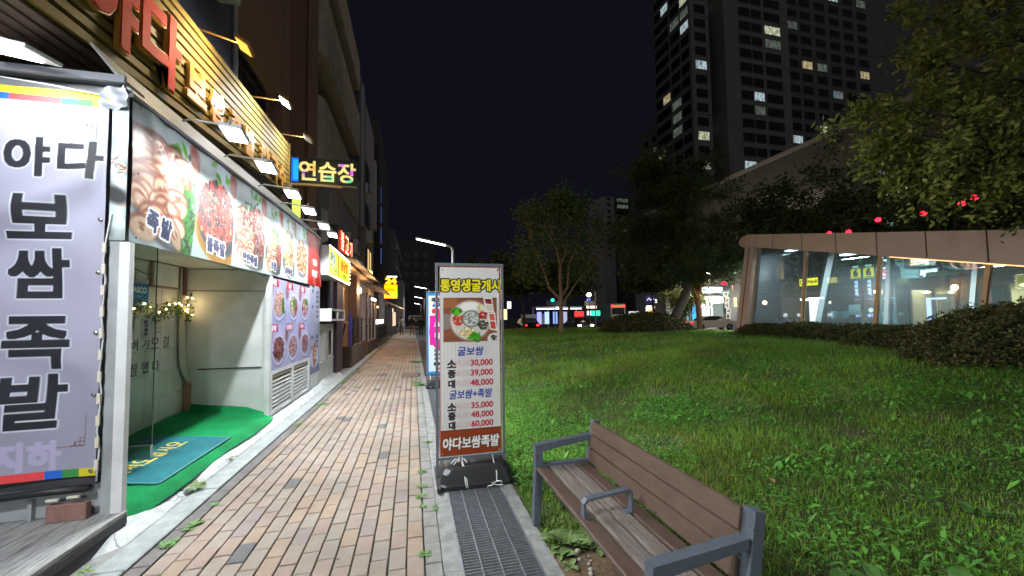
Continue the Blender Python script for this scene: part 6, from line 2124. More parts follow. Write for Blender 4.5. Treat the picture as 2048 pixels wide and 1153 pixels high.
v, f, c = cloud([q[:] for q in tips], 34000, .10, .054, 14, OV, elong=.48)
crown('crown', rt_, v, f, c)

# darker trees behind
for i, (x, y, h, w, lab) in enumerate(((9.5, 34, 7.2, 2.6, 'dark broad tree behind the slender tree, left side'), (13.5, 33, 6.8, 2.4, 'dark tree behind the slender tree, right side'), (5.5, 36, 6.0, 2.2, 'dark low tree just right of the menu sign top'),
                                      (20, 30, 8.0, 2.6, 'dark tree behind the pine crown'), (24.5, 22.5, 11.5, 4.0, 'dark tree rising behind the station roof, left'), (26.5, 18.5, 10.5, 3.6, 'dark tree rising behind the station roof, middle'), (28, 13.0, 9.6, 3.4, 'dark tree rising behind the station roof, right'))):
    rgd = random.Random(100 + i)
    tr_ = [([(x, y, 0), (x + .1, y, 1.2), (x - .05, y, 2.4)], [.16, .13, .11], h * .20)]
    ex_ = [(x + rgd.gauss(0, w * .42), y + rgd.gauss(0, w * .42), max(4.2, h * .66 + rgd.gauss(0, h * .15))) for k in range(170)]
    tree(lab, (x, y, 0), tr_, 200 + i, 13000, .15, DRK, m_barkd, .30, 'dark background trees', 'street_tree', ex_, depth=2, bspread=.7)

# ------------------------------------------------------------------ subway entrance
m_beige = M('beige_cladding_panel', (.70, .525, .41), .6, var=.12, scale=3)
m_seam = M('cladding_seam', (.055, .035, .028), .8)
m_stpost = M('station_steel', (.33, .31, .29), .35, metal=.3)
m_mullglow = M('light_tinted_mullion', (.55, .40, .24), .35, metal=.3)  # golden light on the mullions is put into their colour
m_sglass = GLASS('station_glass', (.82, .93, .94), .05, .015, .05)
SX_ = 13.9
ss_ = thing('station_entrance', 'glass sided subway entrance pavilion with sloping beige fascia', 'station', (15.6, 9.5, .6))


def zt_(y): return 4.93 - (13.75 - y) * .1905


def zb_(y): return 4.40 - (13.75 - y) * .2320


js = [13.86, 12.6, 11.4, 10.2, 9.0, 7.8, 6.6, 5.4, 4.2, 3.0]
for side, xx in ((0, SX_), (1, 17.6)):
    for k in range(len(js) - 1):
        a, b_ = js[k] - .018, js[k + 1] + .018
        x0_, x1_ = (xx - .06, xx) if side == 0 else (xx, xx + .06)
        MB().add([(x0_, a, zb_(a)), (x0_, b_, zb_(b_)), (x0_, b_, zt_(b_)), (x0_, a, zt_(a)), (x1_, a, zb_(a)), (x1_, b_, zb_(b_)), (x1_, b_, zt_(b_)), (x1_, a, zt_(a))],
                 [(0, 1, 2, 3), (7, 6, 5, 4), (0, 3, 7, 4), (1, 5, 6, 2), (3, 2, 6, 7), (0, 4, 5, 1)]).build('fascia_panel', m_beige, ss_)
# dark seam backing, roof deck, rounded nose
MB().add([(SX_ - .02, 13.86, zb_(13.86) + .02), (SX_ - .02, 3.0, zb_(3) + .02), (SX_ - .02, 3.0, zt_(3) - .01), (SX_ - .02, 13.86, zt_(13.86) - .01), (SX_ + .05, 13.86, zb_(13.86) + .02), (SX_ + .05, 3.0, zb_(3) + .02), (SX_ + .05, 3.0, zt_(3) - .01), (SX_ + .05, 13.86, zt_(13.86) - .01)],
         [(0, 1, 2, 3), (7, 6, 5, 4), (0, 3, 7, 4), (1, 5, 6, 2), (3, 2, 6, 7), (0, 4, 5, 1)]).build('seam_backing', m_seam, ss_)
MB().add([(SX_ + .06, 13.8, zt_(13.8) - .10), (17.6, 13.8, zt_(13.8) - .10), (17.6, 3, zt_(3) - .10), (SX_ + .06, 3, zt_(3) - .10), (SX_ + .06, 13.8, zt_(13.8) - .02), (17.6, 13.8, zt_(13.8) - .02), (17.6, 3, zt_(3) - .02), (SX_ + .06, 3, zt_(3) - .02)],
         [(0, 1, 2, 3), (7, 6, 5, 4), (0, 4, 5, 1), (1, 5, 6, 2), (2, 6, 7, 3), (3, 7, 4, 0)]).build('roof', M('grey_roof_deck', (.20, .19, .18), .7), ss_)
v_, f_ = [], []
for k in range(9):
    a = math.pi * k / 8
    v_ += [(SX_ - .03, 13.87 + .42 * math.sin(a), 4.67 + .26 * math.cos(a)), (17.65, 13.87 + .42 * math.sin(a), 4.67 + .26 * math.cos(a))]
for k in range(8): f_.append((2 * k, 2 * k + 1, 2 * k + 3, 2 * k + 2))
f_ += [tuple(range(0, 18, 2)), tuple(range(1, 18, 2))[::-1]]
MB().add(v_, f_).build('roof_nose', m_beige, ss_, smooth=False)


def slant(x, yt, yb, w, m, name, d=.10, zt=None):
    MB().add([(x - d / 2, yb - w / 2, .55), (x + d / 2, yb - w / 2, .55), (x + d / 2, yb + w / 2, .55), (x - d / 2, yb + w / 2, .55),
              (x - d / 2, yt - w / 2, zb_(yt) + .02), (x + d / 2, yt - w / 2, zb_(yt) + .02), (x + d / 2, yt + w / 2, zb_(yt) + .02), (x - d / 2, yt + w / 2, zb_(yt) + .02)],
             [(0, 3, 2, 1), (4, 5, 6, 7), (0, 1, 5, 4), (1, 2, 6, 5), (2, 3, 7, 6), (3, 0, 4, 7)]).build(name, m, ss_)


slant(SX_, 13.62, 14.36, .46, m_beige, 'end_column', .30)
MB().bar((SX_ - .155, 14.36, .55), (SX_ - .155, 13.62, 4.38), .012, .03).build('column_seam', m_seam, ss_)
slant(SX_ + .02, 13.25, 13.95, .14, m_stpost, 'steel_mullion', .14)
for yt, yb, m in ((11.30, 11.66, m_mullglow), (8.95, 9.28, m_mullglow), (6.62, 6.95, m_mullglow), (4.3, 4.6, m_mullglow)):
    slant(SX_ + .02, yt, yb, .10, m, 'mullion', .10)
for yt, yb in ((13.0, 13.95), (10.95, 11.25), (8.6, 8.9), (6.0, 6.3)):
    slant(17.55, yt, yb, .26 if yt > 12 else .13, M('inner_column', (.42, .42, .42), .5) if 'inner_column' not in bpy.data.materials else bpy.data.materials['inner_column'], 'far_column', .25)
mull = [(13.32, 14.0), (11.35, 11.71), (11.25, 11.61), (9.0, 9.33), (8.90, 9.23), (6.67, 7.0), (6.57, 6.9), (4.35, 4.65), (4.25, 4.55), (3.0, 3.1)]
for (t0, b0), (t1, b1) in ((mull[0], mull[1]), (mull[2], mull[3]), (mull[4], mull[5]), (mull[6], mull[7]), (mull[8], mull[9])):
    for xx in (SX_ + .02, 17.5):
        MB().add([(xx, b0, .6), (xx, b1, .6), (xx, t1, zb_(t1) + .01), (xx, t0, zb_(t0) + .01), (xx + .012, b0, .6), (xx + .012, b1, .6), (xx + .012, t1, zb_(t1) + .01), (xx + .012, t0, zb_(t0) + .01)],
                 [(0, 1, 2, 3), (7, 6, 5, 4), (0, 3, 7, 4), (1, 5, 6, 2), (3, 2, 6, 7), (0, 4, 5, 1)]).build('glass_pane', m_sglass, ss_)
MB().box(SX_ - .1, SX_ + .16, 3.0, 14.3, .45, .62).build('plinth', m_concrete, ss_)
MB().box(17.4, 17.7, 3.0, 14.3, .1, .62).build('plinth', m_concrete, ss_)
MB().bar((SX_ - .01, 8.7, zb_(8.7) - .015), (SX_ - .01, 3.0, zb_(3.0) - .015), .05, .03).build('fascia_edge_glow', EM('warm_edge_glow', 'FFC080', 1.6), ss_)  # glowing bar stands in for warm light falling on the fascia's lower edge
# ceiling luminaires inside
for y in (12.8, 10.6, 8.4):
    MB().box(15.2, 15.5, y - .5, y + .5, zb_(y) - .02, zb_(y) + .03).build('ceiling_light', EM('cool_ceiling_light', 'DCEEFF', 4.5) if y > 12 else bpy.data.materials['cool_ceiling_light'], ss_)
area('station_light', (15.3, 13.7, 4.05), (0, 0, -1), .3, 1.0, 300, (.80, .93, 1), ss_)
area('station_light', (15.4, 9.0, 3.1), (0, 0, -1), .3, 1.0, 260, (.82, .94, 1), ss_)
# things in and behind the pavilion
m_navy = M('navy_sign_cabinet', (.012, .012, .035), .4)
for i, lab in enumerate(('left', 'right')):
    xx, y0 = 21.0, (14.85, 14.28)[i]
    t = thing('station_number_sign', lab + ' one of two tall navy station name boards with yellow 6', 'sign', (xx, y0 - .2, 0), 'navy station boards')
    MB().box(xx, xx + .15, y0 - .46, y0, 0.9, 3.92).build('cabinet', m_navy, t)
    nc = Canvas(.44, 2.72, .012, '0C0C22')
    nc.rect(.0, 2.05, .44, 2.52, 'F0D000'); nc.text('6', .22, 2.33, .30, '181400', weight=.026); nc.rect(.06, 2.08, .38, 2.13, '6A5A00')
    nc.rect(.08, 2.57, .36, 2.68, 'B8C8C0')
    for k, ch in enumerate('지하철역'): nc.text(ch, .22, 1.86 - k * .19, .17, 'E4E0FF', weight=.012)
    nc.text('Station', .22, 1.05, .10, 'B8B0F0', aspect=.7)
    nc.ell(.22, .50, .11, .11, 'E8E8D8'); nc.text('출구', .22, .26, .14, 'D0C8FF', weight=.010)
    nc.sheet('lit_face', (xx - .004, y0 - .01, 1.15), (0, -1, 0), (0, 0, 1), AM('navy_board_print_%d' % i, .4, emit=1.3), t)
yl = thing('yellow_exit_sign', 'yellow lit exit sign with black marks behind the station glass', 'sign', (18.2, 14.8, 2.85))
ec = Canvas(.90, .34, .012, 'F0DC00')
ec.text('나가는곳', .56, .17, .16, '5A4A00', weight=.010); ec.ell(.14, .17, .11, .11, '3A3000'); ec.ell(.14, .17, .07, .07, 'F8F080')
ec.sheet('lit_face', (18.2, 15.2, 2.86), (0, -1, 0), (0, 0, 1), AM('exit_print', .4, emit=1.2), yl)
MB().box(18.21, 18.3, 14.28, 15.22, 2.83, 3.24).build('cabinet', m_navy, yl)
MB().bar((18.25, 14.6, 3.24), (18.25, 14.6, 4.6), .03).build('hanger', m_navy, yl)
for (y, z, w, h, c, lab) in ((13.1, 1.45, .46, .44, 'DDE6E8', 'blank pale notice board behind the station glass'), (13.85, 1.30, .72, .33, 'B8D4E0', 'small white and blue board low behind the station glass')):
    t = thing('notice_board', lab, 'notice board', (18.32, y - w / 2, 0))
    MB().box(18.3, 18.34, y - w, y, z, z + h).build('panel', M('board_' + c, '#' + c, .6), t)
    MB().box(18.31, 18.33, y - w / 2 - .02, y - w / 2 + .02, 0, z).build('leg', m_navy, t)
o = thing('white_light_column', 'bright white lit advertising column behind the slanted station post', 'advertising column', (19, 15.25, 0))
MB().box(19, 19.3, 15.08, 15.42, 1.15, 2.2).build('lit_panel', EM('white_ad', 'F2F4F0', 2.2), o)
MB().box(18.98, 19.32, 15.05, 15.45, 0, 1.149).build('plinth', m_navy, o)
hp = pose(.05, .02)
person('hooded person in white jacket standing inside the station entrance', (15.6, 14.75, .22), 2.4, hp, dict(top=M('white_jacket', (.60, .64, .68), .8), bottom=m_char, skin=M('grey_hood', (.42, .44, .47), .85), hair=bpy.data.materials['white_jacket'] if 'white_jacket' in bpy.data.materials else m_hair, shoe=m_shoe))

# ---- cafe seen through the glass
cf = thing('cafe_building', 'cafe with warm lit windows seen through the station glass', 'building', (22, 9, 0))
m_cw = M('cafe_render', (.30, .22, .16), .7, var=.2)
MB().box(21.6, 21.9, 2.0, 13.4, 0, 1.0).build('lower_wall', M('teal_dado', (.06, .10, .10), .6), cf)
MB().box(21.58, 21.95, 2.0, 13.4, 2.56, 3.05).build('fascia', m_cw, cf)
MB().box(21.6, 21.9, 13.0, 13.4, 1.0, 2.555).build('pier', m_cw, cf)
MB().box(21.6, 21.9, 9.95, 11.3, 1.0, 2.55).build('pier', M('grey_pier', (.16, .14, .13), .7), cf)
MB().box(21.6, 21.9, 2.0, 2.6, 1.0, 2.555).build('pier', m_cw, cf)
MB().box(23.6, 23.8, 2.0, 13.4, 0, 3.4).build('room_wall', M('cream_room_wall', (.62, .52, .36), .8, var=.1), cf)
MB().box(21.9, 23.6, 2.0, 13.4, 3.0, 3.05).build('room_ceiling', M('room_ceiling', (.5, .42, .32), .8), cf)
MB().box(21.9, 23.6, 13.2, 13.4, 0, 3.0).build('room_end', m_cw, cf)
for y in (12.1, 12.94, 11.36, 9.89, 7.6, 5.2, 2.66):
    MB().box(21.68, 21.78, y - .05, y + .05, 1.0, 2.555).build('window_mullion', m_winframe, cf)
for y, z in ((12.6, 2.0), (11.7, 2.0)):
    MB().box(23.55, 23.59, y - .4, y + .4, z - .5, z + .35).build('picture', m_winframe, cf)
lm0 = None
for k, (x, y) in enumerate(((22.2, 12.6), (22.2, 11.7), (22.1, 9.6), (22.5, 9.3), (22.1, 8.9), (22.8, 8.7), (22.2, 8.2), (22.6, 7.7), (22.1, 7.2), (22.7, 6.6))):
    if lm0 is None: lm0 = MB().lathe([(.05, 0), (.15, .03), (.15, .07), (.04, .11)], (x, y, 2.36), 12).build('pendant', EM('cafe_pendant', 'FFE2A8', 9), cf)
    else: dup(lm0, (x, y, 2.30 + .15 * R.random()), cf)
for y in (11.7, 7.5):
    area('cafe_light', (22.7, y, 2.55), (0, 0, -1), 1.0, 3.0, 150, (1, .82, .52), cf)
MB().box(21.5, 21.58, 12.12, 12.24, .85, 2.05).build('led_post', EM('violet_led', 'C8C0FF', 3.0), cf)
MB().box(21.5, 21.58, 11.6, 12.24, 2.06, 2.14).build('led_top', bpy.data.materials['violet_led'], cf)
MB().box(21.5, 21.56, 11.5, 12.1, .5, 1.1).build('counter', m_navy, cf)
# shop signs hanging beyond the glass
for (y, z, w, h, txt, c, bgc, lab, em) in ((17.75, 3.45, 1.6, .62, 'SKS', 'E04060', 'E8F8F0', 'white and green round letter sign glowing behind the station glass', 1.6), (15.05, 3.35, .85, .42, '부대', 'E8FFFF', '1A3034', 'cyan lit Korean sign glowing behind the station glass', 2.2), (15.65, 3.95, 1.35, .5, '노래', 'FFB080', '241C18', 'orange outlined letter sign below the station fascia edge', 1.8)):
    xx = 26.0
    c_ = Canvas(w, h, .02, bgc)
    c_.text(txt, w / 2, h / 2, h * .75, c, weight=.03, aspect=1.1)
    t = thing('shop_sign', lab, 'sign', (xx, y - w / 2, z))
    c_.sheet('lit_face', (xx - .01, y, z), (0, -1, 0), (0, 0, 1), AM('shop_sign_print_' + c, .4, emit=em), t)
    MB().box(xx, xx + .499, y - w, y, z - .02, z + h + .02).build('cabinet', m_navy, t)
bx = thing('teal_wall_block', 'dim teal office block standing behind the station and cafe', 'building', (29, 12, 0))
MB().box(26.5, 34, -6, 18.6, 0, 5.4).build('wall', M('teal_grey_wall', (.22, .31, .31), .7, var=.3, scale=1), bx)
for k in range(6):
    w_ = MB().box(26.44, 26.5, 17.6 - k * 3.2, 17.6 - k * 3.2 + .1, .4, 5.2).build('pilaster', m_winframe, bx)

t = thing('pavement_lamp', 'cool white lamp post glowing behind the left station pane', 'street lamp', (19.8, 18.0, 0))
MB().tube([(19.8, 18.0, -.05), (19.8, 18.0, 3.9)], [.06, .045], 7).build('pole', m_pole, t)
MB().bbox(19.4, 20.0, 17.85, 18.15, 3.9, 4.02, .03).build('lamp_head', m_pole, t)
MB().box(19.42, 19.92, 17.88, 18.12, 3.87, 3.899).build('led_face', EM('pavement_led', 'E4F2FF', 10), t)
area('pavement_beam', (19.7, 18.0, 3.85), (0, 0, -1), .5, .25, 320, (.80, .93, 1), t)
t = thing('added_fill_lamp', 'added cool lamp on a post brightening the teal wall behind the station', 'street lamp', (24.4, 14.6, 0))  # added to brighten the teal wall seen through the glass
MB().tube([(24.4, 15.4, -.05), (24.4, 15.4, 4.3)], [.06, .045], 7).build('pole', m_pole, t)
MB().bbox(24.1, 24.7, 15.25, 15.55, 4.3, 4.42, .03).build('lamp_head', m_pole, t)
MB().box(24.12, 24.68, 15.28, 15.52, 4.27, 4.299).build('led_face', bpy.data.materials['pavement_led'], t)
area('added_fill_beam', (24.4, 15.4, 4.25), (.4, 0, -1), .5, .25, 300, (.80, .95, .97), t)

# ------------------------------------------------------------------ apartment tower
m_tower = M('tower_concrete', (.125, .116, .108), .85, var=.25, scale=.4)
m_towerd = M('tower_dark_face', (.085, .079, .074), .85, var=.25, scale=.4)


def EMV(name, col, strength):
    """lit window: curtains and furniture break the glow up"""
    m = EM(name, col, strength)
    nt = m.node_tree
    e = [n for n in nt.nodes if n.type == 'EMISSION'][0]
    geo = nt.nodes.new('ShaderNodeNewGeometry')
    mp = nt.nodes.new('ShaderNodeMapping'); mp.inputs['Scale'].default_value = (2.2, 2.2, .7)
    nz = nt.nodes.new('ShaderNodeTexNoise'); nz.inputs['Scale'].default_value = 1.3; nz.inputs['Detail'].default_value = 3
    mr = nt.nodes.new('ShaderNodeMapRange'); mr.inputs[1].default_value = .3; mr.inputs[2].default_value = .7; mr.inputs[3].default_value = .15 * strength; mr.inputs[4].default_value = 1.25 * strength
    nt.links.new(geo.outputs['Position'], mp.inputs[0]); nt.links.new(mp.outputs[0], nz.inputs['Vector'])
    nt.links.new(nz.outputs[0], mr.inputs[0]); nt.links.new(mr.outputs[0], e.inputs[1])
    return m


LIT = [EMV('window_pale_green', 'E6ECC8', .55), EMV('window_cool', 'D0E6EC', .55), EMV('window_warm', 'F0DCA8', .4), EMV('window_dim', '9AA89A', .22), EMV('window_blue', 'B4C4CC', .22)]
m_towpane = M('tower_dark_pane', (.006, .006, .008), .6, spec=.1)
tw = thing('apartment_tower', 'tall dark apartment tower with scattered lit windows', 'building', (62, 75, 0))
RT = random.Random(21)
TX, TY = 56.4, 68.4
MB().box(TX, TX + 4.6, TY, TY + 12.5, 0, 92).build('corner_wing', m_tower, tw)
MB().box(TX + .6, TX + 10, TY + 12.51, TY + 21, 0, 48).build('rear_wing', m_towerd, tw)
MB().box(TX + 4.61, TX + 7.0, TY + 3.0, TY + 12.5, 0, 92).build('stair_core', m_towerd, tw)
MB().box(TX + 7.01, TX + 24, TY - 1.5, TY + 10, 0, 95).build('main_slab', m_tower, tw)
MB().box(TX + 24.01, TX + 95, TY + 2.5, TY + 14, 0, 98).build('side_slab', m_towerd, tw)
_w = {}


def win(kind, x, y, z, w, h, lit):
    """a recessed window: frame with pane, shared meshes"""
    key = (kind, w, h, lit)
    if key not in _w:
        mb = MB()
        if kind == 'y': mb.box(-w / 2, w / 2, -.06, .0, 0, h)
        else: mb.box(-.06, .0, -w / 2, w / 2, 0, h)
        o = mb.build('window', m_winframe, tw, local=True)
        mb = MB()
        if kind == 'y':
            for s_ in (-1, 1): mb.box(s_ * w / 4 - w * .24, s_ * w / 4 + w * .24, -.10, -.061, .12, h - .12)
        else:
            for s_ in (-1, 1): mb.box(-.10, -.061, s_ * w / 4 - w * .24, s_ * w / 4 + w * .24, .12, h - .12)
        p = mb.build('pane', LIT[lit] if lit >= 0 else m_towpane, o, local=True)
        _w[key] = o
        o.location = Vector((x, y, z)) - tw.location
        return
    o = _w[key].copy(); COL.objects.link(o); o.parent = tw
    o.location = Vector((x, y, z)) - tw.location
    for ch in _w[key].children:
        c = ch.copy(); COL.objects.link(c); c.parent = o


def pick(p):
    if RT.random() > p: return -1
    return RT.choices((0, 1, 2, 3, 4), (5, 4, 2, 7, 1))[0]


FL = 3.05
for fl in range(5, 27):
    z = 1.0 + fl * FL
    for k, yy in enumerate((1.8, 5.0, 8.4, 11.0)):
        win('x', TX, TY + yy, z, 2.5 if k != 1 else 2.9, 2.0, pick(.15))
    win('y', TX + 2.3, TY, z, 2.7, 2.0, pick(.10))
    win('y', TX + 5.7, TY + 3.0, z, 1.3, 1.6, pick(.14))
    if z < 45:
        for yy in (14.5, 18.0): win('x', TX + .6, TY + yy, z, 1.4, 1.5, pick(.10))
    for k, xx in enumerate((12.3, 15.4, 19.6)):
        win('y', TX + xx, TY - 1.5, z, (3.0, 2.6, 4.2)[k], 2.05, pick(.11))
    for xx in (26.3, 30.0, 34.0, 38.5, 43.0, 47.5, 52.0):
        win('y', TX + xx, TY + 2.5, z, 3.0, 2.0, pick(.11))
for fl in range(1, 22):
    MB().box(TX - .08, TX + 4.55, TY - .08, TY + 12.4, 1.0 + fl * FL - .55, 1.0 + fl * FL - .40).build('floor_ledge', m_tower, tw) if fl % 7 == 0 else None

# ---- mall with long flat roofline
ml = thing('mall_building', 'long dark mall block with flat roofline and louvred openings', 'building', (46, 45, 0))
m_mall = M('mall_stone', (.088, .082, .076), .85, var=.2, scale=.7)
MB().box(40, 54, 6, 62, 0, 19.0).build('wall', m_mall, ml)
MB().box(39.85, 40.3, 6, 62, 19.0, 19.45).build('parapet', M('mall_coping', (.24, .22, .20), .8), ml)
for k in range(34):
    MB().box(39.985, 39.999, 6, 62, 10.2 + k * .26, 10.215 + k * .26).build('stone_course', m_mall, ml) if k % 6 == 0 else None
for (y0, z0) in ((33.2, 13.2), (30.2, 12.2)):
    for k in range(9):
        MB().box(39.9, 39.97, y0, y0 + 5.0 - (2 if z0 < 13 else 0), z0 + k * .24, z0 + .10 + k * .24).build('louvre', M('louvre_metal', (.30, .28, .26), .5) if 'louvre_metal' not in bpy.data.materials else bpy.data.materials['louvre_metal'], ml)
for (y, z, w, h, c, e, nm) in ((22.6, 11.6, 2.6, .25, 'F0F0E0', 1.5, 'curved_sign'), (24.0, 8.8, 3.0, 1.0, 'B8E0D8', .5, 'teal_sign'), (22.9, 13.6, 2.4, .8, '9090F0', .9, 'violet_sign'), (10.6, 11.2, 2.0, 1.3, 'FFC890', 1.2, 'amber_sign'), (14.3, 10.2, 1.8, .5, 'E8B040', .9, 'gold_sign')):
    MB().box(39.7, 39.84, y, y + w, z, z + h).build(nm, EM(nm + '_light', c, e), ml)
m_redl = EM('red_spot_glow', 'FF2036', 4.0)
for i, (y, z) in enumerate(((16.9, 5.87), (15.9, 5.74), (14.5, 6.05), (12.7, 5.9), (11.4, 5.98), (11.0, 6.13))):  # globes and cables invented to carry distant red lights in front of the trees
    r0 = thing('red_light_globe', 'distant red street light shown as a globe above the station roof', 'lantern', (22.5, y, z), 'red light spots above the station roof')
    MB().lathe([(.03, 0), (.10, .03), (.13, .10), (.10, .17), (.03, .21)], (22.5, y, z), 10).build('globe', m_redl, r0)
    MB().tube([(22.5, y, z + .2), (22.5, y, z + .5), (23.2, y + .1, z + 1.0)], .012, 4).build('cable', m_winframe, r0)

# ---- distant slab in the middle
ab = thing('grey_apartment_block', 'small grey apartment slab far behind the slender tree', 'building', (66, 126, 0))
MB().box(64, 68.4, 124, 136, 0, 43).build('end_wall', M('grey_gable', (.32, .29, .29), .85, var=.2, scale=.3), ab)
MB().box(68.41, 76, 125.5, 136, 0, 43.5).build('dark_face', m_towerd, ab)
for k in range(10):
    MB().box(70.3, 74.5, 125.3, 125.49, 22 + k * 2.2, 23.2 + k * 2.2).build('window', LIT[3] if k in (8, 9, 4) else m_darkwin, ab)
    MB().box(65.6, 66.8, 123.9, 123.99, 22.2 + k * 2.2, 22.9 + k * 2.2).build('window', m_darkwin, ab)
for (x, z) in ((61.5, 32), (63.5, 32.4), (62.6, 28.9), (63.7, 29)):
    pass

# ------------------------------------------------------------------ street beyond the lawn
rd = MB().quad((14, 29, -.05), (40, 22, -.05), (40, 120, -.05), (10, 120, -.05)).build('road', m_asphalt)
tag(rd, kind='structure')
# shop row
sr_ = thing('shop_row_building', 'lit low shop row with pale upper windows across the street', 'building', (42, 52, 0))
m_sh = M('shop_render', (.20, .21, .20), .8, var=.2, scale=.6)
MB().box(36.6, 39.9, 44.3, 55, 0, 11).build('wall', m_sh, sr_)
MB().box(33.6, 36.59, 47.5, 55, 0, 11).build('wall', m_sh, sr_)
for (y, z, w, h, l) in ((53.2, 5.6, 1.0, 2.4, 0), (51.0, 5.8, 1.0, 2.2, 0)):
    pass
for (x, y0, z, w, h, m_) in ((34.6, 47.5, 5.4, 1.1, 2.4, 0), (36.0, 47.5, 5.6, .9, 2.0, 0)):
    o = MB().box(x - w / 2, x + w / 2, y0 - .08, y0 - .001, z, z + h).build('window', m_winframe, sr_)
    MB().box(x - w / 2 + .06, x + w / 2 - .06, y0 - .11, y0 - .081, z + .7, z + h - .06).build('pane', LIT[0], o)
    MB().box(x - w / 2 + .06, x + w / 2 - .06, y0 - .11, y0 - .081, z + .06, z + .62).build('pane', LIT[1], o)
for (x, z, w, h) in ((37.4, 6.0, 1.3, 1.5), (38.9, 6.1, .9, 1.9)):
    o = MB().box(x - w / 2, x + w / 2, 44.2, 44.299, z, z + h).build('window', m_winframe, sr_)
    MB().box(x - w / 2 + .06, x + w / 2 - .06, 44.17, 44.199, z + .06, z + h - .06).build('pane', LIT[3] if w > 1 else LIT[0], o)
sc_ = Canvas(3.2, .8, .03, 'E8F4FA')
sc_.text('원조칼국수', 1.6, .4, .5, '6A90B0', weight=.03)
sc_.sheet('white_sign', (36.65, 44.1, 4.3), (1, 0, 0), (0, 0, 1), AM('white_sign_print', .4, emit=1.6), sr_)
MB().box(36.62, 39.88, 44.12, 44.29, 4.25, 5.15).build('sign_cabinet', m_navy, sr_)
MB().box(36.7, 38.2, 44.05, 44.29, .3, 2.4).build('shop_window', EM('white_shop_window', 'E8F0E8', 1.3), sr_)
MB().box(38.4, 39.8, 44.05, 44.29, .3, 2.9).build('shop_window', EM('grey_shop_window', 'A8B8B0', .6), sr_)
MB().box(36.5, 39.9, 43.4, 44.3, 2.95, 3.9).build('canopy', M('pale_canopy', (.5, .52, .52), .6), sr_)
point('shop_row_glow', (37.5, 42.8, 2.6), 700, (.92, .97, 1), sr_, .4)
for (x, y, z, w, h, c, e, lab, nm) in ((38.2, 42.0, 5.2, .9, .45, 'F04060', 2.2, 'red oval lit sign on the shop row', 'red_sign'), (40.6, 42.6, 4.55, 1.3, .8, 'FFB088', 1.8, 'orange lettered lit sign next to the station post', 'orange_sign'),
                                      (38.3, 42.0, 4.0, 1.2, .5, 'A8D8D8', .8, 'teal lit strip sign on the shop row', 'teal_strip_sign'), (39.4, 41.6, 2.4, .42, 1.2, 'FFD890', 1.6, 'narrow warm lit vertical sign beside the column of square signs', 'warm_vertical_sign')):
    t = thing(nm, lab, 'sign', (x, y, z))
    MB().bbox(x - w / 2, x + w / 2, y - .12, y, z, z + h, .04).build('lit_box', EM(nm + '_em', c, e), t)
    MB().box(x - .03, x + .03, y + .001, y + 2.3 if y > 42.1 else y + 2.2, z + h / 2, z + h / 2 + .06).build('bracket', m_navy, t)
vs_ = thing('stacked_square_signs', 'vertical stack of white square signs with black letters', 'sign', (36.6, 40, 0))
for k, ch in enumerate('가나다시장'):
    c_ = Canvas(.62, .62, .03, 'D8DCD4'); c_.text(ch, .31, .31, .42, '303030', weight=.03)
    c_.sheet('square', (36.3 + .12 * (k % 2) + .05 * k, 40.0, 3.6 - k * .66), (1, 0, 0), (0, 0, 1), AM('square_print_%d' % k, .5, emit=.55), vs_)
MB().box(36.45, 36.9, 40.01, 40.15, .1, 4.3).build('board', m_navy, vs_)


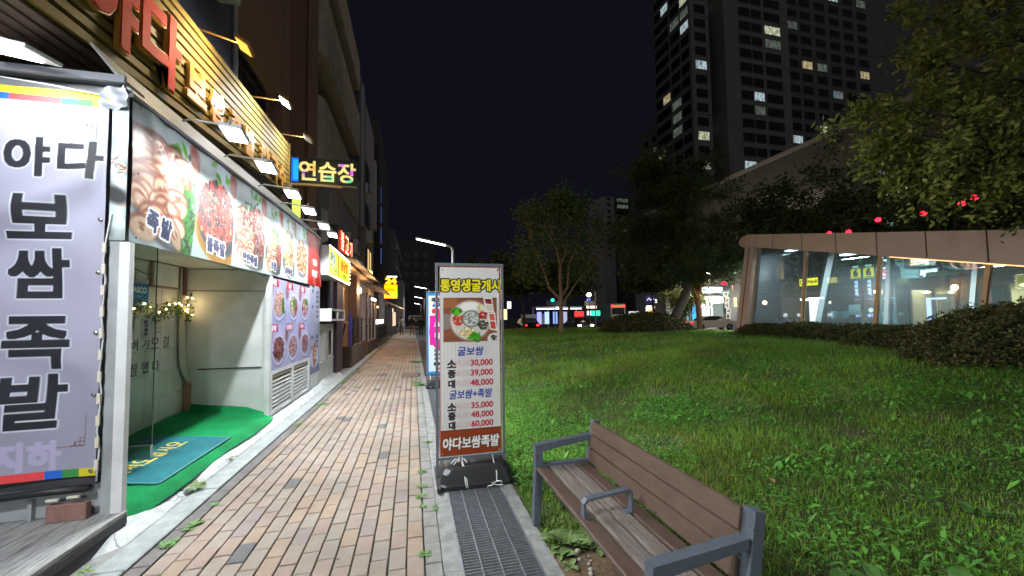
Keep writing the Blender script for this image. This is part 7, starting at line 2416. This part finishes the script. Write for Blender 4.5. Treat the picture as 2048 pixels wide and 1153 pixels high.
# ---- cars
def car(label, loc, rotz, col, group=None, lights='head'):
    t = thing('car', label, 'car', loc, group, rotz)
    body = M('car_paint_' + label[:12], col, .25, spec=.6)
    prof = [(-2.25, .35), (-2.28, .62), (-2.15, .86), (-1.55, .95), (-.95, 1.36), (-.1, 1.45), (.65, 1.38), (1.25, .98), (2.0, .86), (2.25, .66), (2.28, .38), (1.95, .28), (-1.95, .26)]
    L, W = len(prof), .88
    v, f = [], []
    for wv, sh in ((-W, 1), (W, 1)):
        for x, z in prof:
            v.append((x, wv * (1 if z < 1.0 else 1 - (z - .95) * .42), z))
    for i in range(L):
        j = (i + 1) % L
        f.append((i, j, L + j, L + i))
    f += [tuple(range(L))[::-1], tuple(range(L, 2 * L))]
    MB().add(v, f).build('body', body, t, local=True)
    gl = [(-1.38, 1.0), (-.88, 1.33), (-.1, 1.40), (.60, 1.33), (1.08, 1.0)]
    for s_ in (-1, 1):
        vv = [(x, s_ * (W * (1 - (max(z, 1.0) - .95) * .42) + .006), z) for x, z in gl]
        MB().add(vv, [tuple(range(5)) if s_ > 0 else tuple(range(5))[::-1]]).build('side_window', m_darkwin, t, local=True)
    for xs, nm in (((1.27, .99, .68, 1.37), 'windscreen'), ((-1.53, .97, -.97, 1.35), 'rear_window')):
        dx = .012 if xs[0] > 0 else -.012
        MB().add([(xs[0] + dx, -.74, xs[1] + .01), (xs[0] + dx, .74, xs[1] + .01), (xs[2] + dx, .64, xs[3] + .01), (xs[2] + dx, -.64, xs[3] + .01)], [(0, 1, 2, 3)]).build(nm, m_darkwin, t, local=True)
    for x in (-1.4, 1.4):
        for s_ in (-1, 1):
            w = MB().lathe([(.24, -.10), (.32, -.09), (.33, 0), (.32, .09), (.24, .10)], (x, s_ * .80, .33), 16, 'y').build('wheel', m_black, t, local=True)
            MB().lathe([(.19, -.01), (.20, .0), (.16, .015)], (x, s_ * .80 + s_ * .095, .33), 12, 'y').build('rim', m_steel, w, local=True)
    for s_ in (-1, 1):
        MB().bbox(2.18, 2.27, s_ * .62 - .16, s_ * .62 + .16, .60, .76, .03).build('headlight', EM('headlight_on', 'FFF4E0', 14) if lights == 'head' and 'headlight_on' not in bpy.data.materials else bpy.data.materials.get('headlight_on') if lights == 'head' else m_steel, t, local=True)
        MB().bbox(-2.28, -2.20, s_ * .64 - .17, s_ * .64 + .17, .66, .82, .03).build('tail_light', EM('tail_light_on', 'FF1A20', 7) if 'tail_light_on' not in bpy.data.materials else bpy.data.materials['tail_light_on'], t, local=True)
    return t


car('white sedan driving past the orange-lit tree trunk', (29.2, 34.0, -.05), math.radians(-14), (.72, .72, .70))
car('dark car with lit headlights before the white banner fence', (24.0, 38.5, -.05), math.radians(-60), (.03, .03, .035))
car('dark car with warm headlight at left of the domed shrub', (16.2, 37.3, -.05), math.radians(-95), (.03, .025, .025))
car('silver car partly hidden behind the station glass', (22.6, 21.5, -.05), math.radians(75), (.45, .46, .48))
car('black car waiting left of the slender tree trunk', (11.6, 40, -.05), math.radians(85), (.02, .02, .022), lights='off')
bs = thing('city_bus', 'city bus seen from the rear with red lamps beyond the lawn', 'bus', (28.3, 55, 0))
MB().bbox(27.1, 29.5, 51, 61, .35, 3.2, .12).build('body', M('bus_green', (.16, .22, .20), .4), bs)
MB().box(27.35, 29.25, 50.96, 50.999, 1.7, 2.6).build('rear_window', m_darkwin, bs)
MB().box(27.5, 29.1, 50.95, 50.999, 2.7, 3.0).build('route_sign', EM('bus_route', 'FF8050', .8), bs)
for x in (27.35, 29.2):
    for z in (.95, 2.85):
        MB().bbox(x - .16, x + .16, 50.9, 50.99, z - .14, z + .14, .03).build('tail_light', bpy.data.materials['tail_light_on'], bs)
for y in (53, 58.5):
    for x in (27.2, 29.4):
        MB().lathe([(.4, -.14), (.48, -.1), (.48, .14)], (x, y, .48), 14, 'x').build('wheel', m_black, bs)

# ---- bus stop with lit advertising panels
bst = thing('bus_shelter', 'lit bus shelter with blue advertising panels beyond the lawn', 'bus shelter', (17.5, 47, 0))
MB().box(14.6, 20.8, 46.6, 48.2, 2.55, 2.75).build('roof', m_alu, bst)
MB().box(14.7, 20.7, 46.55, 46.62, 2.40, 2.54).build('roof_light', EM('shelter_light', 'F0F2FF', 2.5), bst)
for x in (14.7, 16.7, 18.7, 20.6):
    MB().box(x - .05, x + .05, 48.0, 48.1, 0, 2.55).build('post', m_alu, bst)
for k, (x, c) in enumerate(((14.9, '8890F0'), (15.9, 'A8C0FF'), (17.0, '90B0FF'), (18.3, 'C0C8E8'))):
    MB().box(x, x + .55, 46.9, 47.0, .6, 2.1).build('lit_panel', EM('ad_panel_%d' % k, c, 1.6 - .3 * k), bst)
MB().box(16.0, 18.6, 46.5, 46.58, 2.9, 3.5).build('route_board', m_winframe, bst)
point('shelter_glow', (17.6, 46.2, 2.2), 60, (.85, .9, 1), bst, .3)

m_lglobe = EM('street_globe', 'FFE8C8', 16)


def globe_lamp(label, x, y, z, col, e, pole=True):
    t = thing('globe_street_lamp', label, 'street lamp', (x, y, 0), 'far street lamps')
    MB().tube([(x, y, -.05), (x, y, z)], [.07, .05], 7).build('pole', m_pole, t)
    MB().lathe([(.06, 0), (.20, .06), (.24, .20), (.17, .34), (.04, .40)], (x, y, z), 10).build('globe', EM('globe_' + col, col, e) if ('globe_' + col) not in bpy.data.materials else bpy.data.materials['globe_' + col], t)
    return t


globe_lamp('warm white globe lamp above the bus stop signs', 17.23, 36.9, 3.5, 'FFE4C8', 16)
globe_lamp('high violet-white lamp above the orange-lit trunk', 30.3, 38.6, 7.3, 'E8DCF8', 10)
t = globe_lamp('bright warm lamp glowing before the shop row windows', 34.8, 40.6, 6.3, 'FFF0D0', 22)
point('lamp_light', (33.6, 38.6, 6.2), 2200, (1, .85, .6), t, .2)
globe_lamp('low greenish lamp among the lit leaves near the blue panel', 32.65, 41.3, 3.6, 'E8FFF0', 12)
tl = thing('traffic_light', 'green traffic light glowing left of the slender tree', 'traffic light', (15.35, 42.5, 0))
MB().box(15.1, 15.6, 42.5, 42.8, 3.1, 3.65).build('housing', m_navy, tl)
MB().lathe([(.17, 0), (.17, -.04), (.1, -.06)], (15.35, 42.5, 3.37), 12, 'y').build('green_lens', EM('green_signal', '20F0B0', 6), tl)
MB().tube([(15.7, 42.7, -.05), (15.7, 42.7, 3.9), (15.35, 42.7, 3.65)], .06, 6).build('pole', m_pole, tl)
rs = thing('road_sign_pole', 'tall pale pole with a small white sign by the bus stop', 'sign', (18.76, 38.6, 0))
MB().tube([(18.76, 38.6, -.05), (18.76, 38.6, 4.1)], .07, 7).build('pole', m_alu, rs)
MB().box(17.5, 18.7, 38.5, 38.56, 2.6, 3.1).build('sign_plate', M('sign_white', (.6, .56, .6), .6), rs)
for (x, z, c, lab) in ((18.0, 1.75, 'FF3030', 'red lit shop letters left of the bus rear'), (20.0, 1.8, '30F0A0', 'green lit shop letters left of the bus rear')):
    t = thing('lit_shop_board', lab, 'sign', (x, 41, 1.5))
    MB().bbox(x - .6, x + .5, 41, 41.15, z - .25, z + .3, .05).build('lit_face', EM('board_' + c, c, 2.0), t)
    MB().box(x - .05, x + .05, 41.02, 41.12, 0, z - .251).build('post', m_navy, t)
ad = thing('orange_advertising_box', 'orange and white lit advertising box on the far pavement', 'advertising box', (25.7, 39, 0))
MB().bbox(25.15, 26.25, 39, 39.3, 1.0, 2.6, .12).build('white_frame', EM('ad_white', 'F0F0FF', 1.8), ad)
MB().box(25.3, 25.95, 38.97, 38.999, 1.2, 2.2).build('orange_face', EM('ad_orange', 'FFA048', 1.8), ad)
MB().box(25.4, 26.0, 39.05, 39.25, 0, .999).build('plinth', m_navy, ad)
bb = thing('violet_screen', 'dark violet sign with white squiggle above the orange box', 'sign', (26.2, 40, 3))
MB().box(25.7, 26.9, 40, 40.2, 2.9, 3.75).build('screen', M('violet_dark', (.02, .02, .09), .4, emit=.5), bb)
MB().tube([(25.85, 39.99, 3.2), (26.1, 39.98, 3.5), (26.3, 39.98, 3.2), (26.5, 39.98, 3.55), (26.75, 39.98, 3.3)], .04, 5).build('squiggle', EM('squiggle_w', 'E0E0FF', 1.5), bb)
MB().box(26.2, 26.35, 40.05, 40.15, 0, 2.9).build('post', m_navy, bb)
bc = Canvas(5.6, 1.0, .03, 'A8A4A0')
bc.text('공사안내 주의', 3.5, .66, .28, '504040', weight=.02); bc.text('출입금지', 3.6, .26, .28, 'C05050', weight=.02); bc.rect(.4, .5, 1.2, .8, '5A5048')
fnc = thing('banner_fence', 'white printed banner stretched along the far fence behind the pine trunk', 'banner', (25.5, 37.2, 0))
bc.sheet('banner_sheet', (22.9, 37.6, .25), (.985, -.17, 0), (0, 0, 1), AM('fence_print', .6), fnc)
for k in range(5):
    MB().box(22.9 + k * 1.37, 22.96 + k * 1.37, 37.64 - k * .237, 37.70 - k * .237, 0, 1.3).build('post', m_alu, fnc)
bp2 = thing('blue_lit_booth', 'bright blue lit booth standing left of the orange trunk', 'booth', (33, 41.4, 0))
MB().bbox(32.0, 33.9, 41.4, 42.6, 0, 2.9, .06).build('shell', M('booth_shell', (.35, .40, .42), .5), bp2)
MB().box(32.9, 33.8, 41.36, 41.399, .5, 2.8).build('blue_panel', EM('booth_blue', '3AA8F4', 1.5), bp2)
MB().box(32.1, 32.7, 41.36, 41.399, .8, 2.8).build('pale_panel', EM('booth_pale', 'A8D0D8', .5), bp2)
wb = MB().box(17.0, 21.5, 62, 62.3, .2, 1.9).build('site_hoarding', M('pale_hoarding', (.6, .62, .62), .7))
tag(wb, 'pale hoarding panel beyond the bus at the street end', 'hoarding')
# warm lit street tree
ot = tree('small street tree with orange lamplit forked trunk before the shop row', (25.3, 30.9, 0), [([(25.35, 30.9, 0), (25.2, 30.85, 1.6), (25.05, 30.8, 3.0)], [.26, .22, .20], 1.2), ([(25.05, 30.8, 2.9), (24.55, 30.8, 4.2), (24.2, 30.8, 5.2)], [.16, .12, .10], 1.2), ([(25.1, 30.8, 3.0), (25.5, 30.8, 4.2), (25.6, 30.8, 5.0)], [.15, .12, .1], 1.1)], 55, 7000, .13, [(.10, .13, .02), (.07, .10, .02), (.14, .15, .03)], m_barkw, .32, None, 'street_tree', [(25 + RT.gauss(0, 1.6), 31 + RT.gauss(0, 1.0), 6.2 + RT.gauss(0, .9)) for k in range(120)], depth=2)
point('trunk_lamp', (26.4, 29.2, 3.4), 90, (1, .62, .28), ot, .2)
lw_ = tree('small leafy street tree glowing lamp-green beside the blue booth', (31.0, 40.2, 0), [([(31.0, 40.2, 0), (31.05, 40.2, 1.6)], [.10, .08], 1.0)], 57, 4500, .12, [(.16, .20, .03), (.12, .16, .03)], m_barkd, .30, None, 'street_tree', [(31.0 + RT.gauss(0, 1.2), 40.4 + RT.gauss(0, .6), 3.4 + RT.gauss(0, .7)) for k in range(90)], depth=1)
for i, (x, y) in enumerate(() and ((10.5, 36.5), (12.2, 38.5), (19.6, 36.2), (22.0, 33.6))):
    o = MB().tube([(x, y, 0), (x + .1, y, 2.4), (x - .1, y, 4.6)], [.16, .13, .09], 7).build('tree_trunk', m_barkd)
    tag(o, ['thin dark trunk left of the slender tree', 'second thin dark trunk right of the green signal', 'dark trunk left of the bus rear lamps', 'dark trunk right of the domed shrub top'][i], 'tree trunk')

# small lit shop fronts and signs down the far street
RS = random.Random(31)
for i, (x, y, z, w, h, c, e, lab) in enumerate(((6.3, 46, 1.3, .9, .8, 'F4EAD0', 1.5, 'pale lit window far left behind the menu sign'), (7.4, 47, 2.0, .5, 1.4, 'E8D8A0', 1.2, 'narrow cream lit sign left of the green signal'), (9.0, 48, 1.6, .9, .5, 'F0E8E0', 1.6, 'low white lit sign left of the green signal'),
                                             (10.4, 47.5, 1.2, .8, 1.3, 'FFE8B0', 1.1, 'warm lit doorway left of the bus shelter'), (11.6, 49, 2.6, .5, .9, 'FFFFFF', 1.4, 'small bright vertical sign left of the bus shelter'), (22.6, 49, 1.6, 1.0, .6, 'D8F0F8', 1.3, 'pale blue lit sign left of the bus'),
                                             (24.0, 52, 3.6, .5, .5, '6080F0', 1.4, 'small blue lit square above the bus roof'), (30.6, 52, 1.2, 1.6, .9, 'E8F0F0', .9, 'white lit hoarding right of the bus'), (22.0, 47.8, 2.5, 1.4, .35, 'FFE0C8', 1.6, 'warm strip sign above the bus shelter end'), (31.5, 48, 3.2, 1.1, .5, 'FFFFFF', 1.4, 'white strip sign above the blue booth'))):
    t = thing('street_sign_light', lab, 'sign', (x, y, 0), 'small lit signs down the far street')
    MB().bbox(x, x + w, y, y + .15, z, z + h, .03).build('lit_box', EM('far_sign_%d' % i, c, e), t)
    MB().box(x + w / 2 - .05, x + w / 2 + .05, y + .04, y + .11, 0, z - .001).build('post', m_navy, t)
